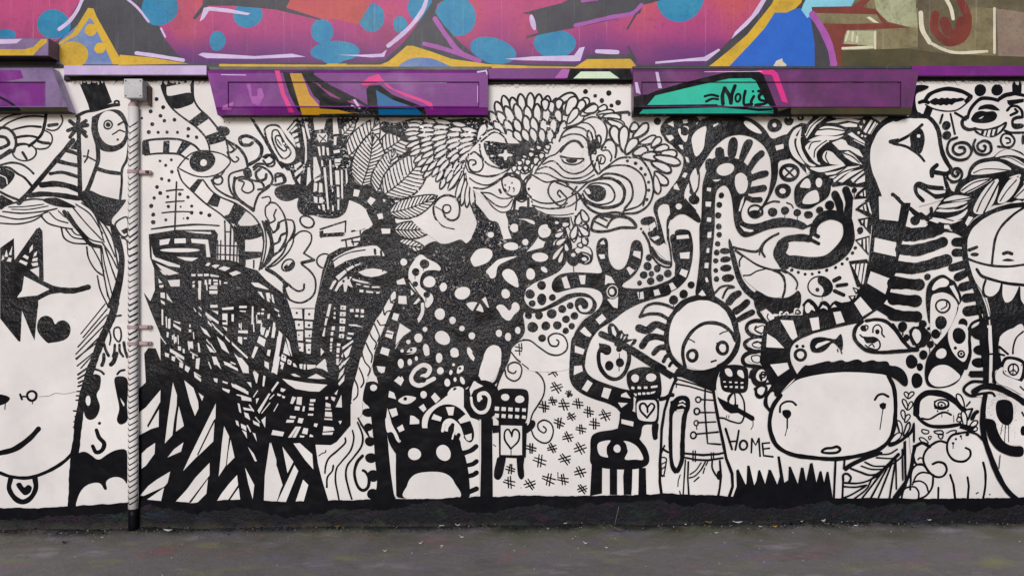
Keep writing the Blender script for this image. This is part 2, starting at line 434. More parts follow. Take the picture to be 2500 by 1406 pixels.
def draw(data, parents):
    surf = 'wall'; fig = None; ox = oy = 0.0; sc = 1.0; col = 'black'
    figs = []
    for line in data.strip().splitlines():
        t = line.split()
        if not t: continue
        c = t[0]
        if c == 'surf': surf = t[1]; continue
        if c == 'fig':
            fig = Figure(t[1], parents[surf], surf); figs.append(fig); col = 'black'; continue
        if c == 'col': col = t[1]; continue
        a = [float(x) for x in t[1:]]
        if c == '@': ox, oy, sc = a; continue
        ink = col
        if c[0] == '-': c = c[1:]; ink = 'white'
        P = lambda q: [(ox + q[i] / sc, oy + q[i + 1] / sc) for i in range(0, len(q) - 1, 2)]
        if c == 'b': fig.add(ribbon(catmull(P(a[1:])), a[0] / sc), ink)
        elif c == 's': fig.add(ribbon(densify(P(a[1:])), a[0] / sc), ink)
        elif c == 'c': fig.add(ribbon(catmull(P(a[1:]), True), a[0] / sc, True), ink)
        elif c == 'B': fig.add(fill(catmull(P(a), True)), ink)
        elif c == 'p':
            q = P(a)
            if surf == 'wall' and len(q) >= 7 and fig.name not in SHARP: q = soften(q)
            fig.add(fill(q), ink)
        elif c == 'L':                                # feather: outline, midrib and slanting barbs
            ow, wd = a[0] / sc, a[1] / sc; (x0, y0), (x1, y1) = P(a[2:6]); n = int(a[6])
            dx, dy = x1 - x0, y1 - y0
            def at(u, v):
                bow = .05 * math.sin(u * math.pi)
                return (x0 + dx * u - dy * (v * wd / math.hypot(dx, dy) + bow), y0 + dy * u + dx * (v * wd / math.hypot(dx, dy) + bow))
            prof = lambda u: .5 * max(0, math.sin(math.pi * min(1, u) ** .8)) ** .7
            us = [i / 14 for i in range(15)]
            pts = [at(u, prof(u)) for u in us] + [at(u, -prof(u)) for u in us[-2:0:-1]]
            fig.add(fill(pts), 'white'); fig.add(ribbon(pts, ow, True), 'black')
            fig.add(ribbon([at(u, 0) for u in us], ow * .8), 'black')
            for i in range(n):
                u = .02 + .86 * i / n; e = min(.99, u + .16)
                for sg in (1, -1):
                    fig.add(ribbon([at(u, 0), at((u + e) / 2, sg * prof(e) * .55), at(e, sg * prof(e))], a[7] / sc if len(a) > 7 else ow * .8, flat=True), 'black')
        elif c == 'M':                                # row of overlapping mane petals
            ow, wd, ln, n = a[0] / sc, a[1] / sc, a[2] / sc, int(a[3]); p0, p1, p2 = P(a[4:10]); g0, g1 = a[10], a[11]
            for i in range(n):
                t = i / max(1, n - 1)
                bx, by = [(1 - t) ** 2 * p0[k] + 2 * t * (1 - t) * p1[k] + t * t * p2[k] for k in (0, 1)]
                g = R(g0 + (g1 - g0) * t + rj.uniform(-5, 5)); l = ln * rj.uniform(.9, 1.12)
                prof = [(0, .04), (.2, .34), (.45, .5), (.7, .48), (.9, .28), (1, 0)]
                f_ = lambda u, v: (bx + math.cos(g) * l * u - math.sin(g) * wd * v, by + math.sin(g) * l * u + math.cos(g) * wd * v)
                pts = catmull([f_(u, v) for u, v in prof] + [f_(u, -v) for u, v in prof[-2:0:-1]], True)
                fig.add(fill(pts), 'white'); fig.add(ribbon(pts, ow, True), 'black')
        elif c == 'd':
            for i in range(0, len(a), 3): fig.add(fill(ellipse(ox + a[i] / sc, oy + a[i + 1] / sc, a[i + 2] / sc, a[i + 2] / sc, 0, 12)), ink)
        elif c == 'e':
            for i in range(0, len(a), 5): fig.add(fill(ellipse(ox + a[i] / sc, oy + a[i + 1] / sc, a[i + 2] / sc, a[i + 3] / sc, a[i + 4])), ink)
        elif c == 'o': fig.add(ribbon(ellipse(ox + a[1] / sc, oy + a[2] / sc, a[3] / sc, a[4] / sc, a[5]), a[0] / sc, True), ink)
        elif c == 'g':
            w, n = a[0] / sc, int(a[1]); p0, p1, q0, q1 = P(a[2:])
            for i in range(n):
                k = i / max(1, n - 1)
                fig.add(ribbon([(p0[0] + (q0[0] - p0[0]) * k, p0[1] + (q0[1] - p0[1]) * k), (p1[0] + (q1[0] - p1[0]) * k, p1[1] + (q1[1] - p1[1]) * k)], w, flat=True), ink)
        elif c == 'h':
            for i in range(0, len(a), 4):
                x, y, sz, rot = ox + a[i] / sc, oy + a[i + 1] / sc, a[i + 2] / sc / 2, R(a[i + 3])
                for ang, off in ((0, -.26), (0, .26), (math.pi / 2 - .25, -.22), (math.pi / 2 - .25, .22)):
                    g = rot + ang + rj.uniform(-.1, .1); dx, dy = math.cos(g), math.sin(g)
                    cx, cy = x - dy * off * sz, y + dx * off * sz; r = sz * rj.uniform(.85, 1.05)
                    fig.add(ribbon([(cx - dx * r, cy - dy * r), (cx, cy), (cx + dx * r, cy + dy * r)], 9 / sc), ink)
        elif c == 'f':
            ow, w = a[0] / sc, a[1] / sc
            q = P(a[2:])
            for i in range(0, len(q) - 1, 2):
                (x0, y0), (x1, y1) = q[i], q[i + 1]
                dx, dy = x1 - x0, y1 - y0; l = math.hypot(dx, dy) or 1; ux, uy = dx / l, dy / l
                bend = rj.uniform(-.06, .06) * l
                prof = [(0, 0.02), (.15, .28), (.35, .40), (.6, .5), (.8, .46), (.93, .28), (1, 0)]
                side = [(x0 + dx * u - uy * (w * v + bend * math.sin(u * 3.14)), y0 + dy * u + ux * (w * v + bend * math.sin(u * 3.14))) for u, v in prof]
                oth = [(x0 + dx * u - uy * (-w * v + bend * math.sin(u * 3.14)), y0 + dy * u + ux * (-w * v + bend * math.sin(u * 3.14))) for u, v in prof[-2:0:-1]]
                pts = catmull(side + oth, True)
                fig.add(fill(pts), 'white')
                if ow: fig.add(ribbon(pts, ow, True), 'black')
        elif c == 'k':
            x, y, rx, ry, n = ox + a[0] / sc, oy + a[1] / sc, a[2] / sc, a[3] / sc, int(a[4])
            for i in range(n):
                t = rj.random() * 6.283; rr = 1 + abs(rj.gauss(0, .22)); r = rj.uniform(.25, .8)
                fig.add([ellipse(x + rx * rr * math.cos(t), y + ry * rr * math.sin(t), r, r, 0, 6)], ink)
        else: raise ValueError(line)
    return [f.done() for f in figs]

MURAL = """
fig painted_winged_pattern
@ 0 250 2.812
b 10 0 185 60 140 150 105 230 95 300 100
b 10 0 130 40 105 90 88 140 82
b 12 75 195 120 180 200 165 280 170
b 14 100 245 150 235 210 232 265 245
b 12 110 290 160 285 205 295
b 18 315 85 310 130 290 210 250 260 200 300
b 16 0 175 50 180 95 220 110 280 95 340
b 20 0 235 40 245 60 285 20 310 0 315
b 9 420 90 430 130 400 180 360 195 320 185
s 20 335 160 392 152
b 9 310 195 350 220 358 265 330 310 280 322 240 316
b 18 262 268 295 278 335 282
o 9 168 345 80 58 0
s 16 155 345 182 388
s 26 0 380 70 335
b 12 0 432 80 415 150 428 200 460 230 490
B 0 462 50 460 100 490 88 530 50 572 0 592
-b 5 0 500 40 520 50 560
b 14 0 447 60 450 120 490 170 520 222 580
b 14 0 615 60 645 130 672
B 0 640 50 658 95 690 40 715 0 735
fig painted_party_hat
@ 0 250 2.812
s 28 500 262 215 600 130 690
s 26 540 190 545 400 550 660
b 22 450 330 490 340 530 355
b 24 400 405 460 420 535 435
b 20 345 490 430 482 535 512
b 34 285 568 380 560 470 575 535 600
b 30 205 640 300 630 420 640 540 660
s 22 530 170 540 112
s 22 530 170 590 128
s 22 530 170 600 158
s 22 530 175 592 235
s 22 530 175 480 240
s 22 530 170 465 195
s 22 530 170 480 130
s 20 530 170 585 205
d 530 172 26
p 480 320 540 240 548 330
fig painted_hooded_figure
@ 0 0 2.976
p 570 590 755 590 815 745 655 818 640 760
b 20 560 845 620 815 700 800 800 770 862 762
o 12 848 748 16 14 0
@ 0 250 2.812
B 632 110 690 72 770 50 830 62 868 120 885 200 860 290 810 330 750 342 690 325 655 270 640 180
-e 765 180 92 122 -12
d 742 155 35
-o 4 742 155 20 20 0
b 8 772 222 800 205 820 192 858 205
s 12 812 155 852 132
d 808 257 9
b 24 645 110 642 200 668 300 672 400 640 500 600 600 565 640
b 22 670 458 740 478 830 490
b 14 885 240 880 330 868 400 838 460 835 560 825 660
s 9 575 370 600 372 608 330
s 9 605 375 655 402
s 9 602 378 580 412
B 540 640 600 600 700 640 820 668 865 672 820 740 770 800 765 850 700 830 640 760 570 690
c 10 790 840 830 800 875 795 880 900 850 925 820 900
p 830 880 870 860 890 890 850 905
b 10 835 930 870 950 880 1040
fig painted_braid
@ 0 250 2.812
B 755 840 790 850 830 940 855 1060 850 1180 830 1300 800 1406 735 1406 762 1330 800 1200 815 1060 780 960
b 10 0 720 100 690 220 665 330 672
b 9 20 750 150 762 300 748 390 730
b 9 0 780 120 802 240 785 330 750
b 9 0 830 120 835 220 815 290 778
b 6 60 720 180 715 300 700
b 6 80 735 200 735 330 712
B 290 668 380 655 470 690 520 722 420 720 340 700
b 9 280 780 330 830 410 855 495 870
b 8 340 758 390 805 465 828
b 7 400 745 430 775 450 790
b 9 420 860 440 930 500 965 595 972
b 8 452 872 500 925 575 940
b 7 490 872 520 905 570 915
b 8 465 750 540 860 620 940 700 962
b 7 500 722 590 830 700 945
b 7 520 700 620 770 705 900
b 7 560 690 650 770 715 960
b 24 440 752 500 830 560 900 620 972 690 992
b 9 595 992 608 1070 655 1150 712 1192
b 8 630 990 680 1080 712 1160
b 7 700 1000 720 1120 770 1320
b 8 668 1190 690 1290 745 1406
b 7 715 1190 735 1300 765 1390
b 8 720 1000 760 1120 800 1230
b 9 700 960 760 1050 805 1140
b 8 665 790 720 900 790 1060
b 9 690 800 770 930 812 1130
b 8 690 990 700 1100 715 1200 740 1330
fig painted_masked_face
@ 0 250 2.812
p 95 932 100 1085 0 1140 0 1000
-p 85 985 60 1045 78 1050
-p 45 1010 30 1060 55 1060
-p 60 1065 80 1070 75 1095 45 1090
-p 20 1045 10 1085 30 1075
p 250 868 272 858 292 885 300 1222 268 1225 150 1165 95 1090
-p 225 975 205 1000 200 1035 225 1010
-p 170 1045 155 1060 190 1080 198 1060
-p 140 1080 130 1095 180 1120 190 1100
-p 235 1035 255 1020 250 1050 228 1062
-p 225 1072 258 1065 256 1088 220 1092
-p 215 1105 260 1098 260 1120 225 1125
-p 205 1150 268 1130 268 1200
p 0 1120 110 1080 170 1150 165 1200 150 1300 118 1340 262 1322 262 1406 0 1406
b 34 150 1165 260 1230 380 1280 500 1292 605 1268
b 30 240 1350 330 1305 430 1288
-p 166 1192 340 1282 255 1325 118 1336 152 1290
@ 0 740 2.812
p 0 0 262 0 250 120 237 255 210 200 150 50 140 265 125 260 60 180 0 105
B 345 272 320 268 262 200 256 140 280 98 320 86 358 105 378 145 400 125 440 118 475 145 484 190 465 235 420 260
fig painted_smiling_head
@ 0 740 2.812
b 46 795 0 760 110 705 230 650 380 600 520 570 640 540 800 525 950 508 1060 500 1200 492 1395
s 6 555 210 722 5
s 7 570 235 735 40
s 7 535 300 735 80
s 7 520 350 725 140
s 7 525 385 700 215
s 7 520 380 690 250
s 7 530 430 665 320
s 7 555 445 650 340
s 10 535 490 625 425
s 10 535 518 615 470
s 10 540 545 605 515
s 9 535 570 600 550
s 8 530 605 590 602
s 8 525 635 585 634
s 8 522 665 580 664
s 8 505 738 560 742
s 8 515 775 556 776
s 8 508 812 550 812
s 8 505 850 545 850
d 512 852 9
B -20 630 30 630 68 650 50 680 10 698 -20 700
s 5 36 690 33 728
o 14 218 635 33 32 0
s 13 138 625 150 658
s 10 150 640 190 640
s 5 225 665 222 690
b 32 -10 1030 100 1000 200 930 264 862
b 20 -10 1160 80 1190 200 1196 330 1152 440 1085 510 1012
b 30 72 1205 62 1270 100 1335 155 1362 210 1335 245 1270 240 1200
B 165 1315 118 1262 112 1238 140 1230 165 1262 192 1245 218 1262 205 1300
fig painted_sorrowful_ghost
@ 0 740 2.812
b 12 650 452 690 465 712 485
b 12 805 487 825 465 855 458
B 625 500 655 486 690 505 685 580 663 630 685 710 660 780 615 800 582 770 575 700 580 620 612 560
-e 605 668 17 34 0
B 785 520 825 500 872 520 878 600 872 700 875 800 830 832 802 800 818 720 800 620
-p 825 648 855 690 850 708 835 680
d 683 823 11
b 24 662 870 680 920 715 962 700 1008 660 1022 636 980
b 9 750 190 760 235 752 285
c 10 785 175 785 230 815 265 832 230 822 170
b 16 715 280 725 320 745 360
b 20 712 350 712 390 700 425
b 14 788 285 785 330 775 365
b 26 800 345 780 400 762 420
b 14 820 285 822 330 845 365
b 18 850 270 858 320 875 370
s 12 790 90 830 84
p 505 1050 545 1022 585 1015 625 1040 675 1082 735 1035 800 1002 874 998 874 1250 850 1205 800 1188 750 1200 722 1228 738 1278 715 1282 695 1235 650 1228 585 1250 545 1300 525 1360 518 1390 478 1390
fig painted_striped_tentacle
@ 320 190 3.515
b 14 255 40 275 120 320 220 380 290 470 360 560 425 630 500 665 570 675 625
b 14 530 40 535 170 580 260 660 335 740 430 800 500 825 580 840 690
p 255 40 305 40 302 150 330 160 520 120 538 190 535 225 380 278 325 230 280 140
p 500 20 540 20 540 180 510 120 510 90
p 240 30 540 30 300 80
p 495 375 605 292 668 352 568 418
p 640 500 745 462 790 470 812 535 780 550 680 578
d 805 460 42
e 770 440 40 25 0
b 16 110 545 200 530 350 525 450 540 540 580 600 640
b 14 120 662 250 650 400 655 460 685 490 700
p 95 550 150 545 165 655 140 668 95 660
p 278 545 330 540 328 650 272 652
p 438 545 518 568 420 662 385 650
b 10 400 775 450 710 520 650 610 628 700 635 790 660 850 710 830 760 760 820 660 850 560 845 470 810 405 775
e 610 715 115 92 -10
-d 622 730 30
b 12 400 790 440 890 540 990 640 1080 740 1150 790 1190 870 1280 900 1406
b 12 620 880 680 960 760 1020 900 1080 990 1140 1060 1200 1110 1280 1140 1406
p 570 870 622 868 540 990 495 955
p 710 985 770 1025 745 1110 690 1100 650 1080
p 840 1170 885 1075 990 1140 905 1260 860 1250 790 1190
p 905 1270 1030 1270 1110 1250 1130 1330 960 1400 910 1360
p 880 1260 940 1310 930 1406 890 1406
fig painted_eye_curls
@ 320 190 3.515
b 20 820 540 920 600 980 680 1000 760
b 14 830 640 860 640 900 610
b 12 825 640 850 690 890 725 925 700 905 680
s 14 835 560 890 620
b 26 1015 745 1100 690 1120 600 1060 530 990 500 935 520 950 570 1010 580 1040 560
b 12 800 800 760 850 700 870
o 14 745 880 40 38 0
b 14 690 880 730 950 820 1010 920 1050 1000 1100
b 14 960 790 850 830 840 920 870 1000 930 1050
b 22 890 860 880 950 910 1030 970 1080 1050 1140
b 16 1050 770 1090 740 1190 740 1235 690 1200 660 1150 690
b 16 1055 790 1100 760 1180 800 1215 870 1180 940 1100 1000 1065 1080 1055 1130
b 20 1160 830 1150 870 1095 880 1070 820 1110 780
e 1000 815 38 48 -20
c 12 920 880 980 870 1040 900 1050 960 1000 990 950 960 970 900
b 16 890 870 960 850 1040 880 1120 900 1140 950 1090 960
b 16 1240 890 1240 830 1290 830 1310 900 1230 920
p 910 1040 1060 1120 1060 1145 940 1080
s 20 1035 350 1140 520 1220 660 1300 770
fig painted_sea_dots
@ 320 190 3.515
d 218 185 18 275 255 18 168 290 18 252 328 17 285 370 16 372 362 17 182 400 18 92 348 11 152 468 18 232 470 14 308 468 15 398 470 14 492 440 17 488 502 15 562 512 16
d 248 715 12 345 705 13 297 752 14 350 808 16 262 868 15 325 882 15 222 938 17 250 990 18 198 1032 15 315 1022 14 418 1000 16 488 1025 15 172 1100 19 320 1105 15 425 1107 9 520 1102 14 190 1175 18 520 1158 17 600 1160 16 672 1180 18 190 1240 20 298 1220 14 485 1205 14 450 1207 7
s 12 390 895 375 1310
b 12 305 972 380 962 445 962
b 10 300 1070 380 1062 455 1058
b 10 265 1160 370 1150 490 1150 530 1160
b 10 175 1300 380 1275 600 1262 755 1270
fig painted_scaffold
@ 330 540 4.017
s 9 810 190 810 370
s 10 840 190 835 380
s 13 878 0 882 120 885 380
s 13 940 0 935 120 928 390
s 12 972 60 965 390
s 10 1005 160 995 420
s 10 800 238 1015 245
s 10 800 325 1010 335
s 10 880 105 940 105
p 1005 60 1060 60 1080 200 1075 300 1090 460 1015 440 1010 250
p 940 0 1000 0 1060 100 1250 50 1260 150 1080 195 1040 100
p 1040 295 1240 300 1235 355 1060 385
b 12 1200 0 1250 100 1260 220 1240 360 1215 480
p 1155 380 1172 380 1170 465 1155 465
fig painted_city_face
@ 0 0 1
p 339 1226 339 949 356 933 352 863 362 849 380 850 392 880 391 815 372 770 353 722 351 714 367 735 378 708 376 655 366 628 363 572 430 561 524 561 532 572 529 600 529 634 555 634 580 640 600 652 628 660 650 684 670 700 690 715 702 732 708 752 768 752 777 712 787 660 800 622 830 605 870 600 900 560 960 540 1000 560 1010 640 965 705 945 745 918 780 895 830 878 880 866 935 856 985 856 1038 822 1078 808 1086 770 1085 776 1130 786 1170 803 1226
@ 330 540 4.017
b 8 160 75 380 45 600 30 820 45
-p 240 185 345 170 325 225 240 238
-p 385 172 495 168 498 215 385 218
-p 548 172 715 182 738 352 700 352 690 225 555 212
-p 480 98 745 108 745 128 600 118
-e 440 285 190 20 0
-p 405 350 620 360 560 392 490 385
-p 160 240 175 320 200 355 440 435 438 455 330 440 200 385 165 370
-p 200 410 430 512 330 530 290 515
-p 240 478 320 510 300 530 270 520
-p 318 580 438 572 436 640 350 640
-p 228 560 268 605 232 608
-p 235 628 280 625 275 650 240 652
-p 248 700 290 700 292 758 250 748
-p 308 705 370 800 310 762
-p 250 770 290 795 290 822 255 800
-p 685 435 715 405 740 412 720 440
-p 748 440 780 425 830 430 790 462
-p 815 465 870 440 935 460 880 490
-p 920 510 990 485 1040 508 960 538
-p 550 518 595 518 590 540 552 540
-p 612 518 660 518 662 538 615 540
-p 675 515 720 515 722 538 675 540
-p 735 520 820 535 822 548 740 542
-p 565 590 585 588 582 605 560 610
-p 562 620 585 620 582 648 562 650
-p 618 585 648 585 642 770 630 770
-p 682 575 700 575 698 625 680 622
-p 722 570 745 570 742 622 720 620
-p 765 570 810 575 810 592 765 590
-p 770 605 810 600 810 625 770 625
-p 825 580 840 580 840 622 828 622
-p 870 598 905 598 905 612 870 612
-p 725 645 805 645 805 665 728 665
-p 728 680 808 680 806 712 728 712
-p 735 820 808 820 808 845 738 848
-p 1135 600 1210 605 1270 640 1315 672 1250 660 1170 640
-p 1200 688 1240 695 1268 765 1240 740
-p 1280 702 1305 705 1322 795 1295 782
-p 1335 718 1350 720 1368 808 1345 790
-p 850 850 965 838 965 865 855 870
-p 1020 830 1095 830 1095 850 1020 852
-p 1145 835 1160 835 1160 1010 1140 1010
-p 1198 895 1225 895 1225 915 1198 915
-p 1235 895 1262 895 1262 915 1235 915
-p 1240 858 1265 858 1265 875 1240 875
-p 1200 970 1238 970 1238 1005 1200 1000
-p 1300 910 1315 915 1308 955 1295 950
-p 855 905 905 905 905 970 855 968
-p 945 912 968 912 966 985 945 980
-p 855 990 905 990 905 1015 858 1012
-p 1015 1000 1030 1005 1035 1045 1018 1042
-p 855 1030 900 1045 900 1080
-p 1010 1070 1105 1070 1105 1100 1012 1095
-p 1008 1130 1050 1135 1048 1210 1008 1180
-p 1065 1138 1095 1138 1095 1155 1065 1155
-p 690 890 820 985 815 1010 690 920
-p 712 970 752 1020 748 1032 715 1000
-p 775 1025 865 1110 862 1125 780 1050
-p 880 1120 930 1175 925 1188 885 1150
-p 945 1180 1105 1330 1100 1350 950 1210
-p 640 1032 700 1070 742 1140 680 1100
-p 800 1130 870 1190 925 1300 850 1250
-p 692 1200 740 1240 785 1290 735 1280
-p 752 1325 790 1328 830 1406 775 1406
-p 865 1370 960 1406 880 1406
-p 970 1295 1100 1406 1030 1406
-p 258 865 275 865 275 1020 260 1015
-p 322 955 340 960 340 1055 322 1050
-p 375 975 445 990 440 1010 380 985
-p 372 1000 450 1050 448 1078 375 1030
-p 310 1085 330 1090 325 1140 308 1135
-p 360 1115 375 1120 375 1162 362 1158
-p 388 1130 408 1135 405 1190 388 1182
-p 418 1222 450 1230 448 1270 420 1262
-p 342 1245 480 1330 480 1360 340 1280
-p 290 1285 332 1300 330 1335 295 1325
-p 358 1320 392 1330 388 1375 358 1362
-p 465 1250 485 1255 485 1295 468 1290
-p 526 1180 565 1178 570 1250 530 1240
-p 612 1190 628 1195 640 1285 620 1280
-p 560 1300 580 1305 578 1350 560 1345
-p 600 1345 635 1340 630 1406 595 1406
-p 525 1060 550 1060 550 1088 525 1085
-p 530 1010 545 1010 545 1040 530 1040
-p 572 842 600 880 595 892 575 860
-p 620 890 650 920 650 935 622 905
-p 622 832 650 855 650 870 625 850
-p 750 872 815 885 812 915
-p 1245 1035 1278 1045 1258 1118 1230 1108
-p 1290 1065 1308 1070 1290 1145 1270 1130
-p 1215 1125 1282 1160 1265 1230 1195 1185
-p 1175 1225 1208 1235 1160 1345 1140 1328
-p 1360 985 1372 1000 1358 1140 1335 1140
-p 1300 1258 1330 1262 1318 1325 1290 1310
-p 1395 1130 1406 1130 1406 1290 1370 1406 1350 1400 1380 1250
fig painted_city_slivers
@ 340 540 2.008
-s 4.4 150 478 150 522
-s 3.2 190 560 192 602
-s 4.4 240 590 245 628
-s 3.2 170 555 173 598
-s 4.4 132 470 134 520
-s 3.2 265 545 268 575
-s 3.2 334 470 352 486
-s 3.2 356 500 372 520
-s 3.2 430 470 430 500
-s 4.4 495 440 520 442
-s 3.2 500 500 500 530
-s 4.4 560 500 562 540
-s 3.2 575 460 577 500
-s 4.4 600 500 596 540
-s 3.2 640 520 630 560
-s 3.2 668 520 660 570
-s 3.2 350 600 375 640
-s 3.2 340 690 352 720
-s 4.4 450 690 470 700
-s 3.2 500 700 520 740
-s 4.4 560 740 575 790
-s 3.2 470 800 520 826
-s 4.4 480 850 520 860
-s 3.2 560 860 580 830
-s 3.2 600 940 640 890
-s 3.2 640 870 660 850
-s 3.2 660 930 680 895
-s 4.4 540 900 560 930
-s 3.2 570 960 590 985
-s 4.4 530 1000 545 1030
-s 3.2 100 560 130 600
-s 4.4 180 660 210 690
-s 3.2 250 640 285 660
-s 3.2 270 740 300 760
-s 3.2 330 580 345 600
-s 3.2 290 330 292 380
-s 4.4 330 300 332 336
-s 3.2 350 318 380 318
fig painted_city_face_jaw
@ 330 870 3.8
-p 235 310 232 420 110 640 120 660 220 490 218 650 150 670 35 730 35 520 100 470
-p 350 240 388 360 385 450 360 600 345 730 275 805 300 600 325 420
-p 405 460 450 630 450 645 378 695 390 560
-p 455 220 540 290 585 420 588 480 555 550 510 430
-p 545 145 612 210 610 235 550 190
-p 588 335 635 370 620 412
-p 748 435 745 570 715 620 580 900 590 912 720 640 715 795 560 940 445 1060 500 940
-p 735 610 725 785 590 915
s 10 735 590 580 910
-p 825 645 872 740 840 1010 775 1110 790 960 805 800
-p 885 770 922 935 850 1008 865 880
-p 185 800 180 900 100 1010 60 1040 60 900 110 850
-p 448 795 425 880 300 935 360 860
-p 325 1065 300 1170 270 1205 80 1290 45 1290 120 1200 200 1140
-p 268 1215 240 1338 110 1325
-p 690 985 690 1100 490 1360 375 1345 480 1230 560 1120
-p 675 1135 660 1270 570 1360 515 1358
-p 945 1098 955 1190 840 1360 745 1362 800 1270 870 1180
-p 960 1215 978 1358 860 1358
-p 1020 1030 1105 1190 1090 1320 1050 1180
-p 1045 835 1100 900 1130 970 1110 970
-p 1260 795 1310 960 1310 1000 1285 1360 1192 1360 1205 1200 1235 900
-p 1312 1010 1365 1180 1310 1360 1270 1362 1300 1100
-p 1370 835 1406 950 1406 1040
-p 820 45 950 110 955 135 830 75
-p 935 0 990 15 1050 90 1055 155 1000 150
-p 1200 40 1240 60 1240 120 1200 90
-p 1300 0 1345 0 1315 170 1265 135
-p 715 10 750 0 800 120 740 60
-p 565 20 600 20 590 120 560 110
-p 410 50 448 65 440 110 410 95
-p 340 5 375 10 355 45
-p 465 80 510 105 490 150 460 125
-p 1100 125 1145 165 1130 245
-p 1190 175 1210 185 1195 280 1180 270
-p 1035 235 1075 240 1080 290
-p 890 245 1050 325 1050 355 900 280
-p 810 225 860 240 855 255 812 240
-p 805 290 880 310 870 340 815 310
-p 978 355 1075 385 1080 415 990 405
-p 1000 470 1100 490 1100 505 1010 495
-p 950 430 970 440 985 525 965 510
-p 1010 515 1050 530 1068 590 1020 560
-p 1090 590 1150 620 1155 650 1100 625
-p 930 590 955 600 965 650 940 630
-p 980 620 1030 645 1030 690 985 660
-p 990 680 1032 700 1038 760
-p 1088 705 1115 715 1130 790
-p 1135 500 1240 340 1255 345 1150 530
-p 1262 310 1320 230 1335 240 1270 330
-p 1170 590 1210 555 1205 660
-p 1120 390 1150 385 1125 440
-p 725 200 765 205 762 245 735 230
fig painted_city_face_mouth
@ 640 870 3.8
-p 15 1358 25 1100 70 795 130 950 115 1100 80 1362
-p 130 1010 190 1190 130 1330 95 1362 110 1150
-p 188 835 290 975 235 1080
-p 300 1005 335 1060 215 1360 135 1360
-p 290 805 350 802 465 905 475 1045 400 960
-p 380 1140 428 1190 380 1360 305 1360
B 160 215 200 120 300 90 360 130 400 130 480 90 570 120 640 215 600 310 520 350 360 330 250 310
-p 265 165 300 158 360 190 300 185
-p 420 200 500 160 590 205 520 208
-p 185 205 300 225 420 245 540 255 605 262 530 325 440 322 310 300 240 255
-p 490 100 580 20 610 145 560 115
-p 285 60 305 65 325 100 290 92
-p 345 70 375 70 372 118 350 110
-p 385 72 405 72 402 122 385 120
-p 415 75 498 78 490 105 420 122
-p 130 0 165 0 120 150 85 150
-p 185 55 205 60 190 120 170 110
-p 180 5 225 20 215 50 180 35
-d 200 25 6
-p 235 30 275 45 265 80 235 68
-p 175 290 220 305 195 330 170 320
-p 140 340 180 355 165 370 140 360
-p 185 360 215 370 205 390 185 380
-p 280 370 315 380 285 440 260 435
-p 325 375 370 375 365 450 318 440
-p 305 460 350 465 345 500 300 495
-p 445 395 495 395 492 420 445 422
-p 438 435 478 438 475 455 438 452
-p 435 470 480 472 478 500 435 498
-p 425 530 475 530 472 548 425 545
-p 380 460 398 462 390 510 372 505
-p 260 548 315 555 305 575 255 570
-p 230 585 298 588 290 612 220 612
-p 340 568 385 575 370 620 328 612
-p 485 618 518 622 505 655 478 645
-p 98 680 205 700 190 740 85 725
-p 240 750 310 650 335 648 270 750
-p 280 750 335 650 362 650 310 750
-p 385 660 428 668 418 722 368 712
-p 350 730 395 735 385 750 350 748
-p 445 720 470 730 475 745 438 745
-p 585 375 612 372 610 395 590 400
-p 590 425 635 440 635 470 588 465
-p 585 480 640 482 640 495 585 495
-p 585 510 645 515 650 560 582 555
-p 575 572 650 575 650 590 578 585
-p 570 645 660 655 670 685 565 695
-p 560 705 660 700 650 725 560 725
-p 735 355 740 472 682 468
-p 640 370 680 380 670 415 645 400
-p 670 345 705 305 690 355
-p 710 95 790 30 720 120
-p 720 150 765 100 750 160 705 215
-p 705 250 765 170 760 225 715 270
-p 730 50 700 80 740 20
-p 708 598 740 595 725 630
fig painted_city_windows
@ 620 540 4.017
-p 358 855 470 862 475 955 385 950
-p 498 862 595 860 585 965 495 960
-p 400 975 482 978 485 1060 412 1060
-p 500 980 575 985 572 1050 500 1045
-p 420 1080 482 1078 480 1170 428 1168
-p 500 1068 570 1070 562 1140 502 1140
-p 432 1190 485 1195 485 1280 445 1270
-p 508 1155 562 1160 560 1185 508 1180
-p 508 1205 560 1200 555 1300 515 1295
-p 415 808 465 812 465 838 418 835
-p 500 810 600 800 598 850 500 850
d 420 900 12 542 912 13 440 1015 12 540 1020 13 440 1115 8 545 1120 10 450 1240 10 540 1260 11
-p 735 812 760 812 735 935 708 930
-p 702 950 725 950 708 1020 690 1020
-p 690 1045 702 1045 690 1130 668 1125
-p 790 840 800 862 785 862
-p 785 890 800 890 800 915 782 915
-p 778 935 800 935 800 955 780 955
-p 765 1030 795 1030 792 1068 760 1068
-p 755 1085 780 1085 775 1120 752 1120
-p 750 1145 775 1145 772 1180 748 1180
-p 748 1195 768 1195 765 1215 745 1215
-p 745 1225 768 1225 765 1245 745 1245
-p 745 1255 765 1255 765 1275 745 1275
-p 850 825 905 828 900 870 848 865
-p 845 890 900 890 898 930 842 930
-p 842 950 898 955 895 1005 840 1000
-p 840 1030 892 1032 888 1080 838 1078
-p 835 1105 885 1108 882 1145 832 1142
d 870 848 8 868 915 8 865 980 8 862 1055 8 858 1128 8
-p 815 1195 850 1200 845 1225 812 1222
-p 812 1240 840 1242 838 1290 810 1288
-p 808 1305 835 1308 832 1330 808 1328
-p 808 1345 832 1345 830 1406 808 1406
-p 942 860 978 860 978 890 942 890
-p 998 860 1030 860 1030 892 998 890
-p 1048 862 1080 865 1078 900 1048 898
-p 992 918 1022 918 1022 938 992 938
-p 1045 922 1078 922 1078 942 1045 942
-p 930 1010 1000 1012 1070 1038 1000 1030 930 1022
-p 920 1090 980 1095 975 1115 920 1108
-p 910 1135 960 1140 950 1158 910 1155
-p 865 1235 970 1165 975 1180 870 1260
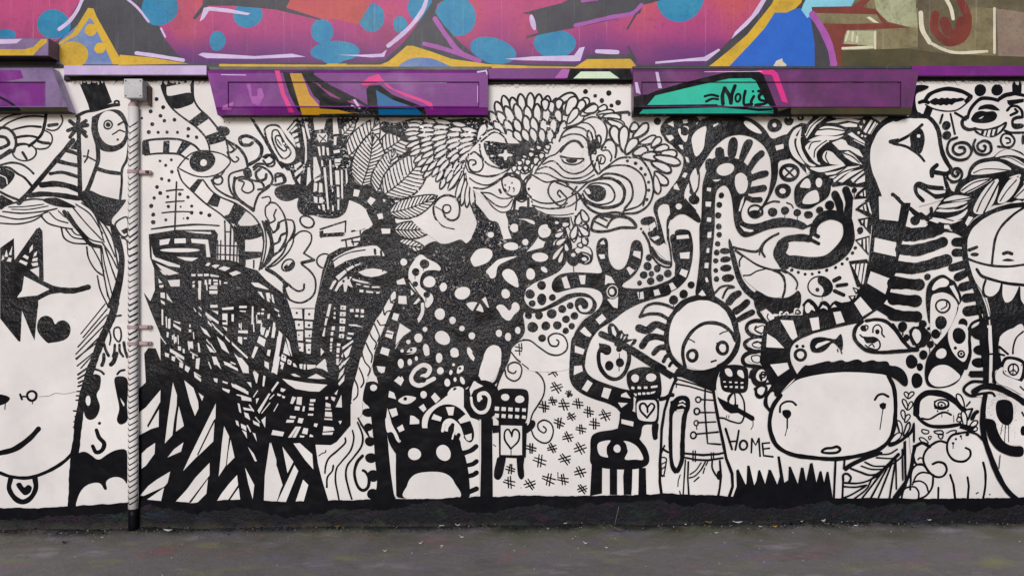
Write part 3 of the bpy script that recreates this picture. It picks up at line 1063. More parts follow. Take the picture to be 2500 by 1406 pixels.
-p 880 1290 960 1215 930 1310 900 1340
-p 855 1320 875 1290 870 1340
-p 940 1330 850 1400 890 1406
-p 655 1240 688 1280 655 1320
-p 700 1350 635 1400 715 1406
-p 315 1140 345 1180 375 1330 340 1260
-p 310 1175 355 1320 285 1290
-p 245 1070 280 1110 230 1406 195 1406
-p 275 1300 318 1325 305 1370 262 1350
-p 335 1350 370 1370 360 1400 330 1395
d 290 1330 8 345 1380 8
-p 260 1375 280 1380 270 1406 255 1406
-p 130 700 155 705 165 765 125 730
-p 200 850 250 880 240 890 205 870
-p 240 900 260 940 235 930
-p 145 910 158 905 152 955 135 955
-p 190 990 210 1000 195 1140 170 1140
-p 1020 500 1100 470 1170 462 1250 475 1310 500 1230 535 1150 548 1080 535
-p 750 400 790 360 900 300 1000 262 1150 240 1290 245 1330 270 1335 350 1310 345 1200 335 1050 345 900 390 800 450 725 490 735 440
b 10 765 400 850 345 950 305 1090 282
s 20 1185 280 1190 320
s 20 1245 295 1250 330
s 20 1298 300 1298 335
-p 800 545 900 470 970 430 1070 410 1000 440 920 490 830 580
-p 740 665 775 590 800 575 810 590 760 670
s 9 895 470 920 500
s 9 975 430 1000 450
-p 790 680 830 600 900 545 960 545 940 580 970 650 940 640 920 625 905 690 885 690 875 610 840 640 810 690
d 925 557 14 878 588 14
-p 960 560 1040 580 1125 600 1120 612 1040 600 970 580
-p 1000 608 1045 618 1045 630 1005 620
-p 1075 628 1130 638 1130 650 1078 642
-p 1155 640 1230 638 1230 652 1158 655
-p 1035 670 1075 672 1072 698 1035 695
-p 1100 680 1170 690 1168 705 1102 700
-p 1198 692 1232 692 1230 710 1198 708
fig painted_profile_face
@ 620 540 4.017
-B 120 460 230 400 330 310 385 230 400 160 440 110 510 100 560 140 550 210 490 310 590 375 580 400 480 415 570 510 605 590 590 700 530 780 450 795 370 770 330 700 310 620 220 520
b 14 120 462 220 420 330 310 380 220 395 155 450 105 510 98 560 130 560 200 520 270 488 315
s 14 488 315 590 378
s 28 470 408 585 380
b 16 470 425 550 490 600 570 600 680 560 750 480 795 410 795 350 770
b 32 125 470 210 520 290 590 320 630
b 18 300 600 340 620 370 650 430 685 485 670 492 620
o 14 335 432 66 52 -35
B 290 450 350 405 400 400 395 450 350 490 310 480
-p 325 425 368 385 375 395 335 440
p 285 590 320 620 310 660 340 740 380 790 330 770 275 700
o 13 690 390 72 72 0
-p 750 330 600 800 700 480
p 745 320 785 340 760 420 720 480 690 620 620 800 600 850 610 1000 640 1000 720 700 800 450
b 12 60 470 100 360 120 220 110 100 80 0
b 24 70 460 160 370 185 270 160 120 120 0
b 12 130 0 190 110 220 80 240 10
b 12 170 330 260 290 310 200 320 100 310 0
b 12 180 220 230 210 260 150 310 120
b 12 320 220 390 140 400 50 380 0
b 16 120 462 200 400 280 320 320 230
p 640 100 680 90 685 160 650 165
s 14 650 80 900 0
s 34 660 140 870 128
s 12 900 0 895 110
fig painted_grid_corner
@ 620 540 4.017
s 14 860 190 1040 150
s 13 900 190 910 260
s 13 960 180 975 230
s 13 960 205 1040 200
s 14 960 100 1080 70
s 12 1040 75 1045 150
s 14 1010 35 1080 20
s 12 1070 0 1090 60
p 1045 130 1090 75 1250 70 1290 100 1380 150 1400 250 1330 300 1340 250 1200 235 1000 240 1040 200
-p 1245 78 1340 82 1345 128 1255 125
-p 1100 30 1135 25 1135 62 1090 60
-p 1160 25 1185 28 1190 55 1160 58
fig painted_skyscraper_collage
@ 640 270 3.515
p 190 150 300 60 850 60 740 200 720 280 740 400 730 500 760 640 750 760 720 880 640 930 520 925 430 895 370 910 310 870 295 800 320 740 230 785 150 770 100 720 110 660 200 630 300 640 200 500 130 430 260 440 300 350 270 230
b 14 20 160 60 130 130 130 170 180 230 260 290 340 280 420 200 460 150 450 100 360 40 250 20 170
-B 40 170 90 140 160 160 220 270 285 370 260 440 190 450 120 380 60 270
c 13 90 180 130 170 160 220 200 290 240 340 240 380 190 415 140 370 90 260
c 12 120 220 160 225 180 280 210 330 190 350 140 310 115 260
b 9 130 250 150 280 165 300
-p 250 85 270 90 210 165 195 160
-p 285 95 300 105 225 190 215 180
-p 290 135 305 150 250 190 240 180
-p 255 205 300 190 310 210 265 235
-p 275 250 310 235 315 265 285 275
-p 290 290 322 280 325 320 300 310
-p 340 140 360 150 380 250 385 420 365 470 370 330
-p 360 90 385 110 415 240 400 245 380 180
-p 435 55 555 60 530 160 450 170
-p 470 200 540 195 560 215 555 270 490 275 475 240
s 9 490 215 545 262
s 9 545 215 500 270
-p 605 60 640 70 660 200 610 205
-p 615 225 640 225 635 300 615 295
-p 610 345 665 335 668 360 615 370
-p 622 415 672 415 672 445 622 445
-p 625 455 675 455 660 468 625 470
-p 475 310 495 312 505 390 490 390
-p 515 308 535 308 535 385 518 385
-p 550 320 570 320 575 385 558 385
-p 440 400 465 400 505 540 440 590
-p 505 430 520 430 525 480 510 480
-p 575 425 590 425 605 640 585 640
-p 525 490 545 490 575 850 560 850
-p 625 515 660 515 665 635 632 635
-p 675 510 690 510 695 760 680 750
-p 445 620 475 625 470 690 440 700
-p 490 620 515 625 520 700 485 705
-p 440 735 475 745 475 795 450 790
-p 490 745 520 745 522 795 490 795
-p 600 660 612 690 600 705
-p 640 655 660 655 665 745 642 745
-p 645 765 662 765 662 850 648 855
-p 600 810 615 820 615 865 600 860
-p 480 815 495 818 500 850 480 835
-p 515 805 535 808 540 862 520 855
-p 275 470 330 440 340 460 280 510
-p 275 540 350 480 350 510 285 570
-p 215 515 240 520 270 610 250 600
-p 300 595 330 560 325 635
-p 390 490 410 485 420 600 380 650
-p 445 590 500 570 500 590 450 615
-p 715 500 745 490 745 650 720 650
b 16 10 400 50 380 100 420 100 470 50 480 10 430
b 16 160 560 130 570 110 560 130 540 180 550 200 610 120 640
b 12 0 690 60 640 120 640
o 14 385 955 62 48 30
b 10 0 750 60 740 70 790 30 830 30 900 60 960 50 1040
b 12 60 790 120 800 180 880 210 980 210 1080 150 1200 80 1260
b 12 120 850 100 900 110 940 60 970
b 12 190 940 150 960 140 1010 90 1050
b 12 200 1050 160 1070 150 1120 100 1150
b 12 215 935 265 950 275 1020 240 1100 190 1170
b 24 10 960 50 1030 80 1130 60 1240 20 1330
fig painted_feather_fan
@ 640 270 3.515
p 720 300 800 300 850 350 900 300 1000 300 1100 250 1250 260 1340 340 1370 560 1230 700 1120 740 1150 800 1130 900 1150 960 1130 1060 1200 1120 1100 1300 1020 1406 1060 1240 980 1150 900 1150 850 1100 900 1020 960 980 920 900 870 820 780 780 700 750 690 650 740 620 720 480
L 10 90 680 220 800 70 5
L 11 235 735 400 1000 70 10 9
L 11 230 1000 370 1330 120 10 9
L 11 290 850 660 950 190 14 9
L 11 230 980 710 1130 330 12 9
L 11 310 1040 730 1420 350 13 9
L 10 170 1080 880 1504 731 12 8
L 10 150 1120 1020 1501 990 11 8
L 10 110 1160 1130 1395 1175 7 7
-p 790 675 840 685 825 740 780 735
-p 930 740 975 765 935 815 900 780
-p 985 890 1030 880 1040 925 1000 935
-p 1020 1012 1100 1015 1098 1055 1030 1058
-p 1035 760 1060 765 1045 790
-e 1215 1298 32 30 0
-p 755 785 800 795 850 830 890 870 910 910 930 950 960 980 880 1010 800 1040 780 1000 740 930
b 12 820 760 880 820 920 900 960 980
fig painted_cat_mane
@ 980 200 3.906
p -200 370 -60 400 100 350 500 360 720 340 820 360 940 480 960 400 980 330 1060 310 1130 300 1200 310 1280 310 1406 330 1406 1000 1250 860 1000 860 760 560 640 720 640 850 700 1100 640 1000 560 900 470 830 420 800 380 760 330 740 260 690 230 640 100 600 -80 500 -200 480
@ 0 0 1
M 3.2 12 38 12 1035 298 1012 345 1062 405 185 130
M 3.2 12 40 13 1070 300 1042 350 1092 425 185 120
M 3.2 13 42 12 1104 302 1078 352 1118 425 188 112
M 3.2 13 42 11 1140 308 1112 355 1140 420 190 100
M 3.2 13 44 9 1168 322 1150 352 1152 400 195 105
M 3 13 62 5 1128 412 1138 440 1150 452 118 82
M 4.4 19 48 9 1228 292 1290 262 1372 290 -112 -72
M 4.4 20 48 9 1222 318 1290 290 1372 318 -125 -76
M 4.2 19 42 9 1215 336 1290 318 1368 338 -135 -78
M 4 18 34 9 1222 352 1290 340 1362 356 -140 -85
f 4 20 1165 345 1185 302
f 4 22 1170 345 1222 322
fig painted_cat_face
@ 980 200 3.906
-B 740 570 640 680 615 800 640 980 720 1060 800 1120 900 1240 980 1400 1060 1400 1250 1400 1300 1300 1406 1280 1406 850 1280 820 1100 560 900 480 800 510
b 14 790 545 860 490 920 485 980 530 1005 585
b 14 745 600 760 700 830 790 960 832
p 775 575 830 560 1000 588 1280 590 1200 690 1100 790 1010 835 960 830 860 770 800 680
b 16 760 570 790 545
-p 980 650 1008 650 1008 685 1060 690 1060 710 1008 712 1005 750 978 750 978 712 922 710 922 690 980 686
b 14 1406 620 1300 590 1180 700 1060 800 1010 850
b 12 640 690 630 760 660 850 730 890 850 905 960 870 1020 835
b 14 660 690 700 670 770 740 775 820 730 860 670 850 640 800 650 750 700 750 710 780 680 795
b 10 620 720 615 800 640 860
b 12 640 860 700 880 800 900 900 890
b 12 650 920 720 965 830 985 950 920 1040 870
b 14 690 1010 780 1020 880 980 960 920 1045 880
b 12 760 1055 850 1065 940 1110 1030 1110 1080 1090
b 12 765 1060 840 1130 920 1185 1000 1190 1060 1120
b 10 790 1090 880 1200 960 1245 1040 1220 1070 1130
c 14 1010 870 960 930 970 1010 1000 1060 1050 1090 1110 1080 1140 1020 1140 950 1090 910 1040 900
B 1040 870 1100 855 1200 850 1270 880 1240 920 1180 940 1190 1010 1200 1090 1205 1120 1150 1130 1090 1120 1095 1080 1145 1040 1145 940 1080 900
-p 1140 875 1230 870 1190 900 1160 940 1140 910
o 14 1300 1000 115 118 0
b 14 1230 1100 1300 1140 1406 1150
b 12 1240 1140 1320 1200 1406 1215
b 12 1090 1120 1150 1145 1210 1110
s 20 1085 1110 1072 1250
s 20 1210 1110 1210 1270
d 990 985 10 1055 965 9 1030 1005 9 1070 1015 10 1245 985 10 1300 962 10 1280 1005 6 1325 1000 10 1215 1022 14 1250 1030 10 1258 1058 10
s 20 935 1030 948 1058
s 22 985 1030 1000 1055
s 6 1035 1010 1020 1050
s 6 1078 1020 1070 1050
s 6 1330 1005 1322 1030
@ 0 0 1
M 3 15 24 8 1372 348 1340 385 1300 415 -120 -130
M 3 15 24 8 1378 366 1340 400 1284 425 -120 -130
M 3 14 22 8 1380 388 1340 412 1268 428 -120 -115
@ 980 200 3.906
-f 11 52 1250 860 1300 800 1180 850 1190 800 1120 850 1130 800 1070 860 1085 800
-f 12 58 1120 800 1130 750 1200 800 1210 740 1270 790 1300 720 1170 730 1180 700 1230 720 1240 670 1330 740 1345 680 1240 660 1250 630 1300 650 1320 610 1390 650 1400 600
c 13 400 1190 395 1240 440 1250 470 1220 460 1180 420 1175
b 15 400 1230 420 1290 480 1320 540 1290 555 1200 530 1120 450 1080 370 1100 310 1170 310 1260 350 1340 420 1390 500 1406
b 6 325 1190 380 1220
fig painted_spotted_monster
@ 960 540 3.906
p -60 180 0 160 80 200 250 310 300 230 380 190 440 195 490 225 520 190 580 165 640 170 700 215 735 180 790 60 800 0 740 -120 760 -200 850 -100 920 0 1000 0 1050 175 1120 165 1090 60 1100 0 1060 -90 1180 -120 1260 -60 1320 -40 1406 10 1406 160 1280 290 1406 270 1406 580 1250 680 1230 760 1290 830 1406 860 1406 850 1230 870 1250 960 1260 1060 1210 1130 1130 1200 1115 1300 1070 1406 830 1406 -60 1406 -60 1250 0 1240 50 1130 160 1050 60 960 -60 500
-p 0 1250 60 960 80 1010 165 1048 60 1150
-B 175 -20 400 -10 480 60 740 120 700 210 640 175 500 215 400 180
-e 930 130 30 28 0
-p 1000 0 1090 0 1090 60 1130 165 1050 175 1030 60
-B 740 350 790 280 860 258 930 275 945 330 900 390 820 425 770 430 740 380
-B 885 480 950 410 1020 360 1180 335 1080 380 1000 430 975 530 930 545 910 510
-B 1040 490 1090 455 1150 480 1190 560 1190 630 1120 600 1060 550
-e 1310 505 42 56 0
-e 1125 240 72 38 5
-e 1155 65 42 40 0
-e 1235 35 14 25 -30
-e 1250 195 24 38 40
-e 1370 345 52 40 0
-e 100 390 32 35 0
-p 30 570 100 540 120 600 40 605
-B 255 320 330 360 410 400 450 440 445 470 380 465 300 480 260 540 260 620 320 670 370 700 380 760 330 825 300 800 280 730 210 670 160 600 145 500 170 420
d 298 408 46 215 485 38 210 600 28 320 700 32
s 5 288 450 288 470
s 5 208 510 208 550
s 5 312 720 312 770
e 205 725 38 42 0 260 780 26 24 0
-p 168 650 200 690 170 710
-p 190 790 240 730 260 750 220 790
b 10 150 560 230 680 290 760 300 830
-e 345 578 58 54 0
-e 478 628 34 42 10
-e 660 685 74 60 -20
-b 26 280 790 275 880 220 965 150 985 110 930 110 890 150 865 200 900
-e 445 885 50 54 0
-e 566 945 30 36 0
-e 303 1030 24 23 0
-e 240 1112 38 44 0
-e 470 1112 76 62 30
-e 655 1022 26 26 20
-e 750 1092 32 33 0
-e 1008 1068 30 34 0
-e 1095 1102 30 38 0
-e 1188 1040 26 34 0
-e 1072 692 40 46 -10
-p 975 820 1010 790 1060 800 1105 860 1130 830 1130 790 1165 765 1205 800 1205 850 1150 890 1110 960 1040 920 1010 860
-B 700 790 760 770 830 790 860 865 800 850 750 850
s 20 775 850 820 770
-p 845 745 880 720 915 825 900 820
-e 145 1150 22 20 0
-e 85 1235 16 17 0
-B 120 1265 160 1210 220 1205 210 1250 150 1270
d 170 1225 14
-e 315 1225 30 56 -10
-e 438 1305 30 44 0
-e 582 1252 42 45 0
-e 738 1265 26 68 -22
-e 72 1350 25 44 0
-e 158 1342 22 30 0
-e 220 1308 15 22 0
-e 575 1366 14 14 0
-B 830 1406 860 1290 900 1210 960 1180 1020 1210 1030 1300 1000 1406
-B 1140 1200 1200 1135 1290 1130 1406 1190 1406 1406 1330 1400 1200 1320 1130 1260
-p 1130 1280 1180 1330 1110 1360
@ 880 860 3.906
p 100 0 1190 0 1120 230 1110 300 1000 330 980 400 830 440 720 540 620 560 590 640 620 740 640 860 560 880 400 870 320 750 250 500 180 350
-p 1170 60 1200 0 1345 0 1340 100 1300 220 1250 280 1190 290 1135 250 1130 180
b 24 1120 240 1150 290 1220 310 1290 280 1340 160 1375 0
-p 185 0 270 0 262 35 200 15
-p 430 20 520 0 500 15
-e 385 105 28 46 -5
-e 470 92 22 30 0
-e 533 58 15 22 0
-e 632 10 26 24 0
-e 750 52 32 46 0
-e 898 15 40 34 0
-p 1015 0 1060 0 1090 50 1080 85 1050 60
-e 762 175 32 34 0
-b 34 590 230 640 210 660 150 600 120 530 160 485 230 500 290 560 315 620 290 700 250
b 44 600 180 550 200 550 250 600 262
-e 888 117 14 14 0
-B 920 200 930 140 980 125 980 170 950 195
d 948 152 13
-e 862 190 16 24 10
-e 828 288 28 38 0
-e 902 258 14 22 0
-e 972 268 20 38 -25
-B 830 400 870 340 950 325 940 370 890 405
d 902 352 18
-e 602 402 30 36 0
-p 365 225 385 240 395 225 415 262 385 318 320 270
-p 275 365 320 385 340 445 265 425
-B 360 458 400 425 450 412 530 432 490 475 440 492 390 485
d 427 442 18
-p 272 545 340 528 358 595 302 618
-p 348 718 400 685 420 738 372 760
-p 470 685 475 600 510 605 560 645 560 680
-p 555 522 602 490 630 540 600 568
-p 672 425 708 382 762 440 718 485
fig painted_open_mouth_creature
@ 860 660 2.423
-p 412 940 412 870 450 820 510 780 560 740 640 685 662 700 672 800 700 860 752 885 752 1330 690 1340 640 1060 620 960 560 900 440 945
p 258 1060 290 1010 310 930 350 910 420 935 470 925 530 945 600 960 640 1000 645 1050 670 1100 690 1200 700 1346 258 1346
B 205 925 228 930 270 990 300 1060 290 1110 255 1080 215 1010
-p 200 870 225 900 265 960 285 1020 262 1010 235 940 212 925 205 960
-e 368 1085 38 36 0
-e 540 1078 42 48 -25
-B 320 1346 325 1270 350 1222 400 1196 500 1190 565 1208 605 1255 625 1346
b 26 640 1085 700 1065 733 1040
b 24 660 1155 710 1145 735 1128
b 24 670 1220 715 1208 735 1195
b 26 685 1312 735 1290
p 440 945 450 870 480 825 530 792 590 790 640 815 690 870 720 940 722 990 705 1018 680 1015 650 975 635 920 610 890 580 872 550 880 530 910 528 950
-p 482 848 530 868 522 892 468 878
-p 553 808 604 806 596 856 570 856
-p 672 848 698 888 640 905 626 884
-p 664 975 706 962 706 998 690 1008 676 1000
-b 13 534 948 545 905 578 882 610 898 636 930 652 980
p 560 990 568 930 590 900 605 905 602 940 590 985
b 20 618 1000 630 972
-b 7 592 995 600 965 612 950
fig painted_thorny_trunk
@ 880 860 3.906
p 120 30 150 0 310 0 280 200 240 330 260 500 240 620 260 860 320 1180 345 1406 70 1406 150 1330 160 1200 140 1050 130 880 110 700 90 520 30 480 5 400 20 320 70 275 150 275 195 330 240 240 180 245 130 220 110 130
-e 125 336 34 30 0
-p 150 125 230 130 235 160 210 200 180 190
e 75 572 60 42 0 75 710 40 38 0 90 848 50 44 0 100 1005 58 46 0 120 1175 55 58 0 120 1350 58 52 0
-p 65 755 110 748 118 795 80 800
-p 232 630 262 605 330 740 380 870 360 850 300 745 250 775
-p 262 865 300 930 340 975 335 1100 342 1395 320 1360 290 1150
b 10 15 0 20 60 80 140 80 190 50 225
b 10 85 0 110 50 90 95
b 12 0 200 15 270 0 320
b 10 0 680 60 770 80 800
@ 640 870 3.8
b 10 935 10 945 70 985 120 990 160 965 185
b 10 1020 0 1030 30 1000 50
b 11 900 110 935 200 935 260 915 280
b 11 850 310 880 370 870 405
b 12 825 430 870 450 920 445
b 12 882 510 890 570 930 640 970 690 990 740
b 13 885 610 930 730 920 830 850 930 790 1010 775 1100 800 1220 830 1320
b 13 838 685 850 760 820 870 740 970 690 1040 680 1150 700 1260 715 1340
b 14 770 755 770 800 700 870 620 940 590 1010 582 1080
b 14 660 1010 650 1060 605 1120 600 1210
b 8 525 920 560 895 585 890 590 870
b 22 930 920 880 980 855 1080 880 1190 930 1240 980 1210 990 1130 960 1070 935 1055
fig painted_bark_strip
@ 860 660 2.423
-p 250 112 262 150 215 270 165 390 135 480 118 560 100 620 75 680 62 740 58 870 -8 870 0 700 40 560 90 420 150 290 210 180
b 7 222 152 228 185 248 196
s 7 228 190 258 170
b 7 182 225 192 265 202 245 232 238
b 7 148 295 160 315 168 325 200 320
b 7 130 315 150 360 160 390 150 420
b 7 100 365 118 400 142 430 132 466
b 7 82 430 100 470 118 505 112 545
b 7 55 485 75 540 105 580 92 622
b 7 40 575 60 620 68 660 52 690
b 7 12 640 32 690 30 740 8 765
fig painted_checker_spine
@ 860 660 2.423
p 268 140 345 150 350 190 400 330 345 360 255 445 225 600 200 700 185 660 150 630 122 570 128 490 165 400 212 280 250 190
-p 274 150 320 152 322 200 272 196
-p 245 250 278 260 266 300 234 288
-p 206 352 245 364 236 406 194 390
-p 176 452 222 466 212 506 164 490
-p 144 565 196 570 190 602 172 608 154 595
-p 282 312 348 356 302 388 256 442 262 390
-p 208 362 222 370 218 382 205 378
s 6 205 370 235 375
fig painted_lollipop_post
@ 880 860 3.906
p 1150 640 1255 620 1262 1406 1140 1406 1150 1000
e 1165 450 175 185 0
-p 1095 280 1170 320 1080 360 1050 420 1060 330
-b 26 1130 455 1130 400 1190 385 1230 440 1215 530 1170 570 1110 560 1050 480 1040 400 1090 290
p 1040 350 985 350 985 520 1050 620 1140 650 1080 560
-b 20 1150 440 1140 400 1200 400 1232 460 1200 560 1130 570 1070 510 1055 430
p 1250 640 1340 600 1340 690 1330 760 1260 770
fig painted_robot_child
@ 1180 820 3.515
B 150 455 250 450 360 458 388 500 385 600 360 740 250 770 150 760 110 700 105 640 120 500
-e 188 525 35 30 10
-e 312 542 40 32 0
-g 30 5 118 605 115 640 350 620 348 648
-g 28 5 118 665 114 700 350 682 345 708
p 125 640 380 655 375 675 125 662
p 80 770 135 765 135 820 80 830
p 130 740 375 745 365 1040 330 1050 135 1040
-p 150 765 332 770 332 1022 150 1018
b 13 235 965 185 890 185 820 215 800 240 840 245 860
b 13 238 965 300 900 308 830 280 800 255 810 245 850
s 6 238 960 238 1015
B 125 1040 190 1030 180 1120 160 1200 130 1232 95 1215 92 1160 110 1080
B 290 1030 350 1030 345 1110 350 1200 325 1230 300 1200 290 1130
B 345 790 390 755 400 725 430 720 448 745 430 790 370 835 340 830
p 80 690 130 710 130 760 80 765
-p 82 690 110 705 130 730 130 765 85 765
s 5 85 930 105 945
fig painted_curly_vine
@ 1180 820 3.515
b 10 240 140 300 210 400 270 490 340 525 420 515 510 470 590 425 660 405 720
b 11 240 100 300 50 370 38 450 70 520 120 600 160 680 155 725 90 710 20 640 -30 570 0 555 60 600 95 650 80 655 30
b 10 185 290 200 350 260 385 310 360 330 290 310 240 260 225 215 250 215 300 260 320 280 300
b 10 200 240 160 320 120 420 110 480
b 10 410 800 440 870 510 915 570 900 600 820 580 750 520 720 470 750 475 800 520 830 540 800 515 775
fig painted_hash_marks
@ 1180 820 3.515
h 320 115 100 8 462 200 100 3 668 218 84 25 598 300 100 -25 628 440 100 -20 735 495 60 30 522 605 90 10 595 558 76 -5 692 590 100 -5 812 578 90 10 905 650 90 8 1045 680 100 -15 755 690 80 -25 650 745 92 20 838 800 84 10 955 752 90 10 725 865 88 -15 830 962 104 -20 590 960 86 -15 410 962 90 15 485 1070 110 20 700 1055 100 -20 232 1140 84 20 225 1255 100 15 400 1270 100 -20 562 1230 110 20 685 1230 92 8 830 1165 104 -15 850 1310 84 -20
fig painted_spotted_creature_side
@ 1280 540 3.906
p -60 -150 60 -130 200 -160 380 -170 420 -120 440 0 420 120 470 260 400 300 410 400 330 470 200 545 60 600 -10 650 -60 620
-B -60 -20 20 -20 90 0 100 30 60 20 0 -10
-e 310 15 18 14 0
-b 34 195 100 205 72 235 90 225 125 180 140 155 110 165 65 205 50
-p 135 150 200 195 180 250 20 292 80 230
b 8 140 160 180 185 210 190
-e 150 343 80 42 3
-e 60 505 42 56 0
-e 190 462 36 22 35
-e 10 200 30 30 -40
f 9 46 400 20 290 140 380 140 270 230 390 30 450 180 470 60 520 -30 500 20 470 200 540 20 530 150 590 20 600 130 570 120 590 220 390 210 410 290 380 230 270 370 370 290 330 400 380 60 350 60 450 -100 490 40
fig painted_beaded_vine
@ 1280 540 3.906
-B 20 640 100 590 200 540 330 470 400 390 520 470 740 500 720 600 750 750 700 840 560 930 480 1060 440 1200 430 1406 0 1406 0 1150 50 1080 0 900
b 10 -10 660 100 580 200 540 320 480 390 400
B -10 640 20 640 0 740 60 820 160 830 300 760 400 700 520 680 620 700 690 780 670 860 600 890 520 870 480 800 500 740 560 730 610 780 600 830 560 835 540 800 515 810 540 860 610 860 650 800 630 740 540 720 440 740 300 810 180 860 60 880 -10 850
d 55 695 46 165 612 44 268 728 34 75 785 34 40 898 36 140 897 40 262 882 48 362 838 40 438 805 34 478 902 38 398 935 38 80 1010 52 205 998 44 315 992 42 452 1000 32 395 1045 32 170 1115 38
e 167 745 46 56 0
b 14 -10 1130 60 1140 140 1200 240 1265 330 1275 400 1230 410 1160 370 1090 290 1070 230 1110 250 1180 310 1190 330 1150 310 1130
b 9 -20 1360 40 1406
s 8 470 440 472 480
fig painted_snail_knot
@ 1280 540 3.906
p 380 290 480 260 520 240 600 230 650 270 660 340 640 400 580 420 520 390 500 420 460 435 410 400
-B 485 270 550 240 620 260 640 320 600 300 540 290 510 310
-e 572 362 25 17 10
-e 467 322 22 18 0
-b 5 560 310 610 330 620 370 580 400
fig painted_eyed_tentacles
@ 1280 540 3.906
p 755 500 700 370 680 270 700 180 760 150 800 180 800 350 840 440 900 470 960 440 1000 340 1020 200 1070 172 1120 200 1138 300 1110 430 1040 530 930 600 940 635 1100 645 1250 615 1406 550 1406 700 1200 750 1080 790 950 860 830 960 720 1020 640 1120 590 1260 575 1406 425 1406 440 1200 480 1060 560 940 700 850 750 760 740 680 660 640 520 630 380 665 300 690 255 640 270 560 340 500 480 485 600 490
-p 725 205 755 182 772 220 728 222
-p 708 318 765 315 770 355 730 362
-p 1045 282 1110 290 1108 360 1035 325
-p 995 432 1055 470 1010 515 975 450
-p 355 542 402 522 440 635 385 642
-p 518 515 585 515 578 600 540 602
-p 775 510 830 530 865 590 800 590 768 610
-p 790 745 895 720 890 830 850 820
e 840 672 62 74 0
-o 5 840 672 50 60 0
-e 835 672 24 30 -15
-p 1075 678 1125 670 1140 735 1095 748
-p 1228 650 1280 645 1300 700 1240 708
-p 1385 605 1406 600 1406 670 1395 660
-p 680 938 742 882 782 930 718 985
-p 530 1048 572 1005 642 1080 618 1115
-p 485 1182 578 1218 565 1270 482 1250
-p 472 1375 545 1375 540 1406 470 1406
@ 1180 820 3.515
p 755 0 930 0 885 130 865 210 880 310 950 370 1060 410 1180 450 1290 470 1290 640 1200 720 1165 630 1080 580 960 545 850 500 770 440 735 360 740 200
-p 785 82 870 115 855 160 785 140
-p 780 258 845 252 855 300 775 335
-p 895 375 938 405 890 480 845 455
-p 1035 440 1100 455 1070 540 1012 520
-p 1185 500 1225 480 1265 535 1180 520
-p 1155 570 1240 575 1185 615
-p 1300 600 1400 560 1400 720 1320 710
p 1170 640 1310 640 1320 760 1350 800 1340 880 1290 900 1150 860 1150 800 1170 720
-p 1185 712 1290 735 1285 775 1185 750
fig painted_one_eyed_creature
@ 1180 820 3.515
B 925 870 980 825 1100 805 1170 790 1300 790 1340 880 1400 960 1425 1050 1400 1110 1300 1140 1100 1140 960 1115 918 1080 918 980
-B 978 950 1000 910 1090 895 1060 950 1060 1010 1070 1040 1000 1020
-B 1195 905 1260 910 1330 960 1372 1055 1300 1058 1215 1055 1240 980
o 12 1148 972 80 80 0
-e 1148 965 30 35 -15
p 930 1100 1020 1110 1018 1350 915 1370
p 1085 1130 1148 1130 1148 1360 1085 1360
p 1210 1130 1280 1130 1275 1300 1270 1360 1205 1360 1200 1200
p 1335 1130 1395 1130 1400 1360 1330 1360
fig painted_strawberry_head
@ 1180 820 3.515
-B 1060 60 980 150 990 250 1050 360 1140 380 1220 330 1260 200 1250 110 1200 80
b 30 1020 90 990 150 1000 260 1060 345 1140 370 1210 320 1250 210 1245 110
e 1060 120 40 45 0 1080 255 38 42 0 1172 228 36 40 0 1165 110 26 28 0
p 990 60 1060 70 1040 150 1000 140
s 5 1168 150 1168 190
s 5 1165 260 1165 300
@ 1280 540 3.906
p 790 1000 830 960 880 1000 910 1050 930 1030 950 1080 1005 1070 970 1130 1090 1115 1040 1195 960 1160 920 1170 850 1120 800 1080
-p 830 1010 850 1000 880 1070 870 1100 840 1070
-p 930 1070 938 1080 925 1120 915 1110
-p 950 1105 975 1090 945 1140
-p 975 1160 1040 1130 1010 1180
fig painted_stick
@ 1280 540 3.906
s 52 735 1075 860 1130 1010 1215 1200 1330 1330 1406
@ 1500 820 3.515
p 0 60 100 60 300 200 530 330 480 370 300 260 100 130 0 80
p 495 330 545 290 545 340 515 380
p 880 520 960 560 1040 600 1200 690 1205 720 1180 730 1060 660 1000 665 940 630 900 570
s 5 1190 730 1190 770 1172 800
fig painted_hoodie_child
@ 1560 560 3.906
-e 620 1000 350 350 0
b 44 900 870 930 960 945 1020 940 1100 900 1190 840 1260 760 1310
b 50 360 760 440 690 540 655 620 645 700 660 790 710 860 780 910 880 930 980 935 1040
b 40 360 760 300 850 268 960 262 1060 290 1180 350 1270 400 1310
b 30 440 1310 418 1200 430 1100 500 980 600 905 700 890 800 915 880 980 920 1060
b 9 470 1045 500 1055 530 1075
b 9 770 998 810 978 860 965
o 28 508 1202 44 52 0
o 28 797 1130 50 56 0
p 735 1080 800 1062 850 1090 855 1110 790 1090 745 1120
p 540 1180 560 1200 555 1250 520 1262
b 14 690 1262 735 1248
p 350 1330 420 1300 480 1335 600 1345 700 1320 800 1280 820 1330 800 1406 330 1406
@ 1500 820 3.515
p 530 290 620 285 740 298 860 285 920 250 910 300 880 370 880 480 780 440 640 380 520 330
s 20 530 360 500 430 460 540 430 640 405 800 400 960 390 1100 390 1250 405 1360
s 10 515 410 545 370 700 415 850 470
s 10 530 410 640 430 760 465 860 490
s 8 510 400 535 415 530 440
s 22 850 470 870 600 900 760 930 900 960 1050 1010 1180 1015 1290 985 1380
s 12 780 430 775 600 790 800 800 920 910 928
s 10 740 543 850 550
s 10 740 655 860 655
s 10 715 742 870 735
s 12 700 840 890 822
o 10 720 545 22 24 0
o 12 708 645 24 26 0
o 9 702 745 18 22 0
o 12 678 850 24 28 0
s 6 705 770 708 800
